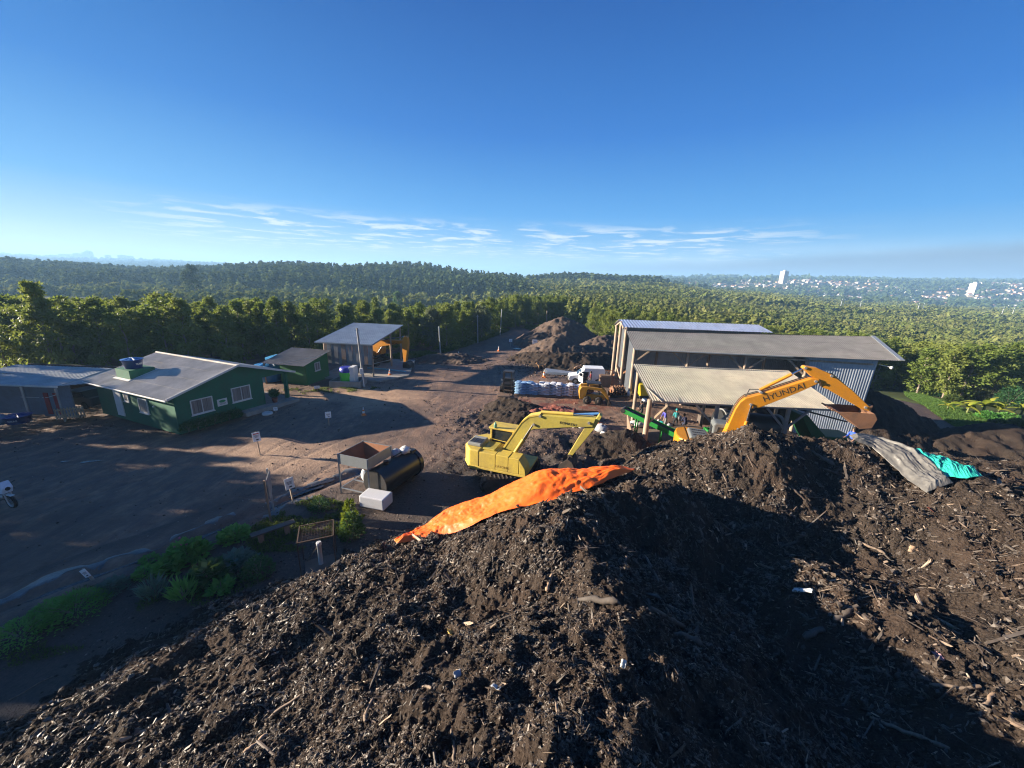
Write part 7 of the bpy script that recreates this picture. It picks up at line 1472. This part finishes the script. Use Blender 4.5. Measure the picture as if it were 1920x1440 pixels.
grass('roadside_weeds', [(2.5, 100), (9, 82), (14, 80), (15, 95), (8, 104)], 9000, .8, M_WEED, 806); grass('roadside_weeds', [(-24, 53), (-14, 62), (-12, 60), (-16, 55)], 5000, .5, M_WEED, 807)
# ---- right hand shrubs and banana plants
def banana(label, p, s, seed):
    t = thing('banana_plant', label, 'banana plant', p, 0, 'banana plants at the right'); rs = random.Random(seed); MB().tube([(0, 0, -.3), (.05, 0, 1.2*s)], [.14*s, .09*s], 9).build('trunk', M_WEEDY, t)
    for k in range(9):
        a = k*2.4+rs.uniform(-.3, .3); el = rs.uniform(.5, 1.25); L = s*rs.uniform(1.5, 2.3); n_ = 9; vs = []; fs = []
        for i in range(n_):
            f = i/(n_-1); x = L*f*math.cos(el)*(1+.2*f); z = 1.15*s+L*math.sin(el)*f-.75*L*f*f*(1.2-el*.5); w = s*.30*math.sin(min(1, f*1.25+.06)*PI*.96)**.6*(1-.2*f)+.01
            for sd_, dz in ((-1, -.10), (0, 0), (1, -.10)): vs.append((x*math.cos(a)-sd_*w*math.sin(a), x*math.sin(a)+sd_*w*math.cos(a), z+dz*s*(1 if sd_ else 0)))
        for i in range(n_-1): fs += [(i*3, i*3+3, i*3+4, i*3+1), (i*3+1, i*3+4, i*3+5, i*3+2)]
        MB().add(vs, fs, 0, True).build('leaf', M_BAN, t)
M_WEEDY = painted('banana_stem', (.14, .16, .05), .7)
for k, (u, v, y, s, l_) in enumerate([(1840, 778, 43, 1.25, 'tall yellow green banana plant beside the grass strip'), (1812, 776, 44, .9, 'smaller banana plant left of the tall one'), (1868, 782, 42.5, 1.0, 'banana plant right of the tall one'), (1912, 782, 42, .9, 'yellowish banana plant at the right edge of the picture'), (1775, 768, 45, .55, 'small yellow banana shoot at the end of the grass strip')]):
    p = land_hit(u, v); banana(l_, (p.x, p.y, p.z-.1), s, 820+k)
for k, (u, v, r, h, mt, l_) in enumerate([(1700, 728, 1.4, 1.9, M_WEED, 'pale green shrub at the upper end of the grass strip'), (1722, 735, 1.2, 1.5, M_WEED, 'loose shrub along the upper edge of the grass strip'), (1750, 742, 1.3, 1.7, M_DKLEAF, 'dark shrub above the middle of the grass strip'), (1785, 754, 1.1, 1.2, M_WEED, 'light shrub left of the banana plants'), (1850, 786, 1.2, 1.0, M_FERN, 'green bush in front of the tall banana plant'), (1885, 790, 1.4, 1.1, M_FERN, 'green bush at the right foot of the banana plants'), (1910, 800, 1.2, 1.0, M_WEED, 'weedy bush in the right lower corner of the thicket'), (1872, 800, 1.0, .9, M_WEED, 'weedy bush at the lower end of the grass strip'), (1890, 760, 1.8, 3.0, M_DKLEAF, 'dark tall shrub behind the banana plants'), (1850, 752, 1.9, 3.2, M_EUCG, 'grey green tall shrub behind the tall banana plant'), (1760, 735, 1.9, 3.0, M_EUCG, 'grey leaved big shrub behind the grass strip'), (1715, 722, 2.0, 3.2, M_EUCG, 'grey leaved big shrub right of the warehouse end'), (1150, 608, 1.8, 1.6, M_FERN, 'bright green bush behind the tallest heap')]):
    p = land_hit(u, v); clump('shrub', l_, (p.x, p.y, p.z-.1), 1500, r, h, .3, .45, mt, 840+k, 'shrub', .6, 'shrubs at the yard edge')
# ================================================================== PEOPLE AND DOGS
def skin_figure(name, joints, bones, root, parent=None):
    me = bpy.data.meshes.new('tmp'); me.from_pydata([j[0] for j in joints], bones, []); o = bpy.data.objects.new('tmp_figure', me); C.objects.link(o)
    sk = o.modifiers.new('skin', 'SKIN'); sk.use_smooth_shade = True; sk.branch_smoothing = .3
    for i, v in enumerate(me.skin_vertices[0].data): v.radius = (joints[i][1], joints[i][1]); v.use_root = (i == root)
    ss = o.modifiers.new('sub', 'SUBSURF'); ss.levels = 1; ss.render_levels = 1
    bpy.context.view_layer.update(); m2 = bpy.data.meshes.new_from_object(o.evaluated_get(bpy.context.evaluated_depsgraph_get())); bpy.data.objects.remove(o); return m2
M_SKIN = painted('skin', (.36, .20, .13), .6, .05); M_HAIR = painted('dark_hair', (.02, .015, .012), .6, .0); M_BOOT = painted('dark_boots', (.025, .022, .02), .6, .4)
def person(label, loc, rz, shirt, trousers, lean=.0, crouch=0.0, arms=((.25, .5), (.25, .5)), hood=False, twist=0.0, hgt=1.72):
    s = hgt/1.72; cl, sl = math.cos(lean), math.sin(lean); hipz = .92*(1-.55*crouch); J = []; B_ = []
    def add(p, r, par=None):
        J.append((tuple(Vector(p)*s), r*s)); i = len(J)-1
        if par is not None: B_.append((par, i))
        return i
    def up(x, y, z): return (x*cl+z*sl, y, hipz+z*cl-x*sl)     # torso space, leaning to +x
    pel = add((0, 0, hipz), .125); wa = add(up(0, 0, .18), .115, pel); ch = add(up(0, 0, .36), .135, wa); nk0 = add(up(0, 0, .5), .075, ch); nk = add(up(.01, 0, .57), .055, nk0); hd = add(up(.03, 0, .66), .085, nk); tp = add(up(.02, 0, .78), .075, hd); add(up(.12, 0, .675), .018, hd)
    for sd, (fw_, bend) in ((-1, arms[0]), (1, arms[1])):
        sh = add(up(0, sd*.17, .47), .065, nk0 if False else ch); a = fw_; ex, ez = math.sin(a)*.28, -math.cos(a)*.28
        e = add(up(ex, sd*.22, .47+ez), .046, sh); a2 = a+bend; wx, wz = ex+math.sin(a2)*.25, .47+ez-math.cos(a2)*.25; wr = add(up(wx, sd*.20, wz), .032, e)
        pm = add(up(wx+math.sin(a2)*.07, sd*.20, wz-math.cos(a2)*.07), .034, wr)
        for f in range(4):
            o_ = (f-1.5)*.019; L = (.060, .072, .068, .052)[f]; k1 = add(up(wx+math.sin(a2)*(.10)+o_*.2, sd*.20+o_, wz-math.cos(a2)*.10), .010, pm); add(up(wx+math.sin(a2+.4)*(.10+L), sd*.195+o_, wz-math.cos(a2+.4)*(.10+L)), .008, k1)
        t1 = add(up(wx+math.sin(a2)*.05+.035, sd*.17, wz-math.cos(a2)*.05), .010, pm); add(up(wx+math.sin(a2)*.09+.045, sd*.16, wz-math.cos(a2)*.09), .008, t1)
    for sd in (-1, 1):
        hp2 = add((0, sd*.095, hipz-.06), .095, pel); kx = .06+.34*crouch+.05*sd*(1-crouch); kn = add((kx, sd*.12, .48-.05*crouch), .062, hp2); an = add((.02*sd*(1-crouch)-.08*crouch, sd*.12, .09), .045, kn); add((.15+.02*sd-.08*crouch, sd*.135, .045), .045, an)
    me = skin_figure('person', J, B_, pel); me.materials.clear()
    for m_ in (shirt, trousers, M_SKIN, M_BOOT): me.materials.append(m_)
    jp = [Vector(j[0]) for j in J]; hands = [i for i in range(len(J)) if J[i][1] < .035*s and i > 7]; feet = [i for i in range(len(J)) if J[i][0][2] < .1*s]
    pants = {pel} | {b for a, b in B_ if J[b][0][2] < (hipz-.03)*s and J[b][1] >= .044*s and b > 8 and abs(J[b][0][1]) < .15*s}
    for p in me.polygons:
        c = p.center; i = min(range(len(jp)), key=lambda q: (jp[q]-c).length-J[q][1])
        p.material_index = 3 if i in feet else 2 if (i in hands or i in (nk, hd, tp, tp+1)) else 1 if i in pants else 0
        p.use_smooth = True
    t = thing('person', label, 'person', loc, rz); link('body', me, t)
    m = MB(); h_ = Vector(up(.015, 0, .70))*s; m.blob(tuple(h_+Vector((-.02, 0, .03))), (.115*s, .105*s, .125*s), 0, 3, 14, .03); m.build('hood' if hood else 'hair', shirt if hood else M_HAIR, t)
    if not hood:
        m = MB()
    ey = MB()
    for sd in (-1, 1): ey.blob(tuple(Vector(up(.105, sd*.033, .69))*s), .011*s, 0, 1, 8, 0)
    e_ = ey.build('eyes', M_HAIR, t)
    return t
cloth = lambda n_, c: painted(n_, c, .85, .15)
q = P0(1267, 801); person('worker in a teal hooded jacket seen from behind under the canopy', (q.x, q.y+.2, q.z+.06), rad(75), cloth('teal_jacket', (.03, .26, .28)), cloth('black_trousers', (.015, .015, .02)), .18, 0, ((.5, .5), (.3, .6)), True)
q = P0(1247, 802); person('worker in a blue violet jumper and grey trousers bending over bags', (q.x, q.y+.1, q.z+.06), rad(190), cloth('violet_blue_jumper', (.07, .07, .38)), cloth('grey_trousers', (.16, .16, .16)), .35, 0, ((.6, .2), (.55, .2)))
q = P0(1204, 790); person('worker in a dark grey hooded jacket behind the round post', (q.x, q.y+.3, q.z), rad(170), cloth('charcoal_jacket', (.04, .04, .045)), cloth('charcoal_trousers', (.03, .03, .035)), .2, 0, ((.5, .4), (.4, .4)), True)
q = P0(1288, 800); person('crouching worker in dark navy clothes behind the orange counterweight', (q.x, q.y+.3, q.z+.06), rad(100), cloth('navy_jacket', (.025, .03, .075)), cloth('navy_trousers', (.025, .03, .06)), .5, .8, ((.7, .4), (.7, .4)))
q = aty(1598, 822, 21.5); person('man in a bright blue shirt standing behind the heap under the raised bucket', (q.x, q.y, q.z-1.02), rad(200), cloth('bright_blue_shirt', (.03, .09, .50)), cloth('dark_trousers', (.03, .03, .04)), .05, 0, ((.4, 1.0), (.3, .8)))
q = P0(1107, 726); person('person in a maroon top standing between the white van and the pallets', (q.x, q.y+.2, q.z), rad(180), cloth('maroon_top', (.16, .025, .03)), cloth('brown_trousers', (.06, .045, .04)), .05, 0, ((.3, .5), (.2, .4)))
def dog(label, loc, rz, mat, s=1.0, headdown=0.0):
    J = []; B_ = []
    def add(p, r, par=None):
        J.append((tuple(Vector(p)*s), r*s)); i = len(J)-1
        if par is not None: B_.append((par, i))
        return i
    ch = add((.22, 0, .44), .125); mid = add((0, 0, .45), .10, ch); hip = add((-.25, 0, .46), .105, mid); nk = add((.36, 0, .56-.25*headdown), .07, ch); hd = add((.46, 0, .66-.5*headdown), .075, nk); add((.58, 0, .63-.5*headdown), .042, hd)
    for sd in (-1, 1): e = add((.43, sd*.05, .75-.5*headdown), .02, hd)
    t1 = add((-.36, 0, .52), .03, hip); add((-.52, 0, .66), .018, t1)
    for sd in (-1, 1):
        a = add((.22, sd*.08, .32), .05, ch); b = add((.20, sd*.085, .17), .032, a); c = add((.22, sd*.085, .03), .028, b); add((.26, sd*.085, .02), .025, c)
        a = add((-.22, sd*.08, .33), .065, hip); b = add((-.33, sd*.085, .18), .033, a); c = add((-.29, sd*.085, .03), .027, b); add((-.25, sd*.085, .02), .025, c)
    me = skin_figure('dog', J, B_, mid); me.materials.clear(); me.materials.append(mat); o = link('dog', me); o.location = loc; o.rotation_euler = (0, 0, rz); return tag(o, label, 'dog')
q = P0(1014, 692); dog('tan dog walking across the dirt behind the traffic cone', q, rad(178), painted('tan_fur', (.42, .22, .10), .9), 1.25)
q = P0(1083, 694); dog('pale sandy dog with its head down beyond the white van', q, rad(215), painted('sandy_fur', (.5, .32, .2), .9), 1.2, .7)
# ================================================================== DISTANT TOWN
WALLS = [painted('town_wall_'+k, c, .8, .2) for k, c in (('white', (.55, .52, .47)), ('cream', (.46, .37, .26)), ('grey', (.42, .42, .42)), ('ochre', (.5, .34, .2)))]
ROOFS = [painted('town_roof_'+k, c, .85, .3) for k, c in (('orange', (.34, .13, .07)), ('brown', (.2, .12, .09)), ('grey', (.26, .26, .26)), ('pale', (.5, .5, .48)))]
wnames = ['white', 'cream', 'grey', 'ochre']; rnames = ['orange tiled', 'brown', 'grey', 'pale']
TM = {}
for i in range(4):
    for j in range(4):
        m = MB(); m.prism([(-6, -2), (6, -2), (6, 4), (-6, 4)], -4.5, 4.5, 0); m.prism([(-6.6, 4.001), (6.6, 4.001), (0, 6.6)], -5, 5, 1)
        for x_ in (-3.5, 0, 3.2): m.box((x_-.6, -4.52, 1.2), (x_+.6, -4.505, 2.6), 2)
        TM[i, j] = m.mesh('town_house', [WALLS[i], ROOFS[j], M_GLASS])
rh = random.Random(21); k = 0
while k < 300:
    y = 880+720*rh.random()**1.3; a = rh.uniform(.30, 1.42)
    if a < .45 and rh.random() < .55: continue
    x = a*y; i = rh.choices(range(4), [6, 4, 1, 1])[0]; j = rh.choices(range(4), [5, 2, 2, 3])[0]; o = link('town_house', TM[i, j]); sc_ = rh.uniform(.5, .9)
    o.location = (x, y, float(land(x, y))); o.rotation_euler = (0, 0, rh.uniform(-.6, .6)); o.scale = (sc_*rh.uniform(.9, 1.6), sc_, sc_*rh.uniform(.9, 1.3))
    zone = 'left part' if a < .6 else 'middle' if a < 1.0 else 'right part'; dp = 'lower' if y < 1100 else 'upper'
    tag(o, f'{wnames[i]} house with {rnames[j]} roof in the {dp} {zone} of the distant town', 'house', f'town houses {dp} {zone} {wnames[i]} {rnames[j]}'); k += 1
B6 = np.array([(-6, -4.5, -2), (6, -4.5, -2), (6, 4.5, -2), (-6, 4.5, -2), (-6, -4.5, 4), (6, -4.5, 4), (6, 4.5, 4), (-6, 4.5, 4), (0, -4.8, 6.4), (0, 4.8, 6.4)]); rg = np.random.default_rng(77); nh = 1500
yh = 850+850*rg.random(nh)**1.1; ah = .28+1.16*rg.random(nh)**.85; xh = ah*yh; zh = land(xh, yh); sh = rg.uniform(.45, .85, nh); th = rg.uniform(-.6, .6, nh)
Vh = B6[None]*sh[:, None, None]*np.stack([rg.uniform(.8, 1.5, nh), np.ones(nh), rg.uniform(.8, 1.2, nh)], -1)[:, None, :]; cx_, sx_ = np.cos(th)[:, None], np.sin(th)[:, None]; Vh = np.stack([Vh[..., 0]*cx_-Vh[..., 1]*sx_+xh[:, None], Vh[..., 0]*sx_+Vh[..., 1]*cx_+yh[:, None], Vh[..., 2]+zh[:, None]], -1)
Fh = np.array([(0, 1, 5, 4), (1, 2, 6, 5), (2, 3, 7, 6), (3, 0, 4, 7), (4, 5, 8, 8), (7, 6, 9, 9), (5, 6, 9, 8), (7, 4, 8, 9)]); wi = rg.choice(4, nh, p=[.5, .3, .1, .1]); ri = 4+rg.choice(4, nh, p=[.45, .2, .2, .15])
Fa = (Fh[None]+10*np.arange(nh)[:, None, None]); mi_ = np.concatenate([np.repeat(wi[:, None], 4, 1), np.repeat(wi[:, None], 2, 1), np.repeat(ri[:, None], 2, 1)], 1)
qd = np.array([0, 1, 2, 3, 6, 7]); Vq = Fa[:, qd].reshape(-1, 4); mq = mi_[:, qd].reshape(-1)
tag(link('town_houses', np_mesh('town_houses', Vh.reshape(-1, 3), Vq, WALLS+ROOFS, mq)), kind='stuff')
def tower(name, label, u, vb, y, w, h, mat, fl=9, cat='tower block'):
    p = aty(u, vb, y); z = float(land(p.x, y)); t = thing(name, label, cat, (p.x, y, z), rad(20)); MB().box((-w/2, -w*.4, -4), (w/2, w*.4, h)).box((-w*.2, -w*.2, h+.001), (w*.15, w*.2, h+w*.18)).build('wall', mat, t)
    for sd, fx in ((-1, 1), (1, 0)):
        m = MB()
        for f in range(fl):
            for c in range(5): x_ = -w*.42+c*w*.19; z_ = h*(.06+.9*f/fl); m.box((x_, -w*.4-.06, z_), (x_+w*.09, -w*.4-.02, z_+h/fl*.5))
        if fx: m.build('windows', M_CURT, t)
    return t
tower('tower_block', 'tall brownish tower block standing alone over the left part of the distant town', 1468, 526, 1300, 19, 38, painted('brownish_tower', (.42, .36, .32), .8)); tower('tower_block', 'white tower block leaning light at the right of the distant town', 1826, 540, 1150, 19, 31, WALLS[0]); tower('tower_block', 'small pale block right of the brownish tower', 1487, 532, 1250, 11, 14, WALLS[0], 5)
m = MB(); p = aty(1510, 543, 960); z = float(land(p.x, 960)); m.prism([(-38, -1), (38, -1), (38, 6), (0, 9), (-38, 6)], -9, 9); o = m.build('long_hall', painted('pale_blue_hall', (.5, .56, .6), .6)); o.location = (p.x, 960, z); tag(o, 'long pale blue industrial hall at the near edge of the town', 'hall')
m = MB(); p = aty(1467, 541, 950); z = float(land(p.x, 950)); m.prism([(-11, -1), (11, -1), (11, 5), (0, 7), (-11, 5)], -8, 8); o = m.build('red_hall', painted('red_hall_roof', (.5, .10, .08), .6)); o.location = (p.x, 950, z); tag(o, 'red roofed hall beside the long pale blue one', 'hall')
for k, (u, h_, w_) in enumerate([(163, 30, 26), (170, 42, 30), (173, 34, 24), (150, 20, 40), (205, 18, 26), (232, 22, 40), (247, 18, 26), (128, 14, 60)]):
    p = aty(u, 492, 3150); z = float(land(p.x, 3150)); o = MB().box((-w_/2, -w_/2, -20), (w_/2, w_/2, h_*1.1)).box((-w_*.2, -w_*.2, h_*1.1+.01), (w_*.2, w_*.2, h_*1.25)).build('distant_block', WALLS[2]); o.location = (p.x, 3150, z+20); tag(o, 'tiny hazy block on the far left skyline, '+('left of the tallest one', 'the tallest one', 'right of the tallest one', 'low and broad, left of the tall group', 'small, between the two groups', 'broad, in the right hand group', 'small, at the right end', 'lowest and farthest to the left')[k], 'tower block')
for k, (u, v) in enumerate([(1574, 583), (1579, 583), (1610, 585), (1719, 587), (1728, 587), (1878, 590), (1898, 590)]):
    p = aty(u, v, 420); z = float(land(p.x, 420)); t = thing('power_pylon', 'slim pale pylon standing over the far plantation, number '.replace(', number ', ', ')+('leftmost of all', 'second from the left', 'third from the left', 'left one of the middle pair', 'right one of the middle pair', 'second from the right edge', 'nearest the right edge')[k], 'pylon', (p.x, 420, z)); MB().tube([(0, 0, -2), (0, 0, 15)], [.45, .25], 6).build('mast', M_GALV, t); MB().bar((-2, 0, 13.5), (2, 0, 13.5), .35).build('crossarm', M_GALV, t)
finish_texts()
# ================================================================== AIR
if HAZE > 0:
    n = N('haze_air'); n.n.remove(n.b); pv = n.n.new('ShaderNodeVolumePrincipled'); pv.inputs['Density'].default_value = HAZE; pv.inputs['Color'].default_value = (*HAZE_C, 1); pv.inputs['Anisotropy'].default_value = .1; n.l(pv.outputs[0], n.out.inputs['Volume'])
    m = MB(); m.box((-4600, -4600, -60), (4600, 4600, 128)); o = m.build('haze', n.m); tag(o, kind='stuff')
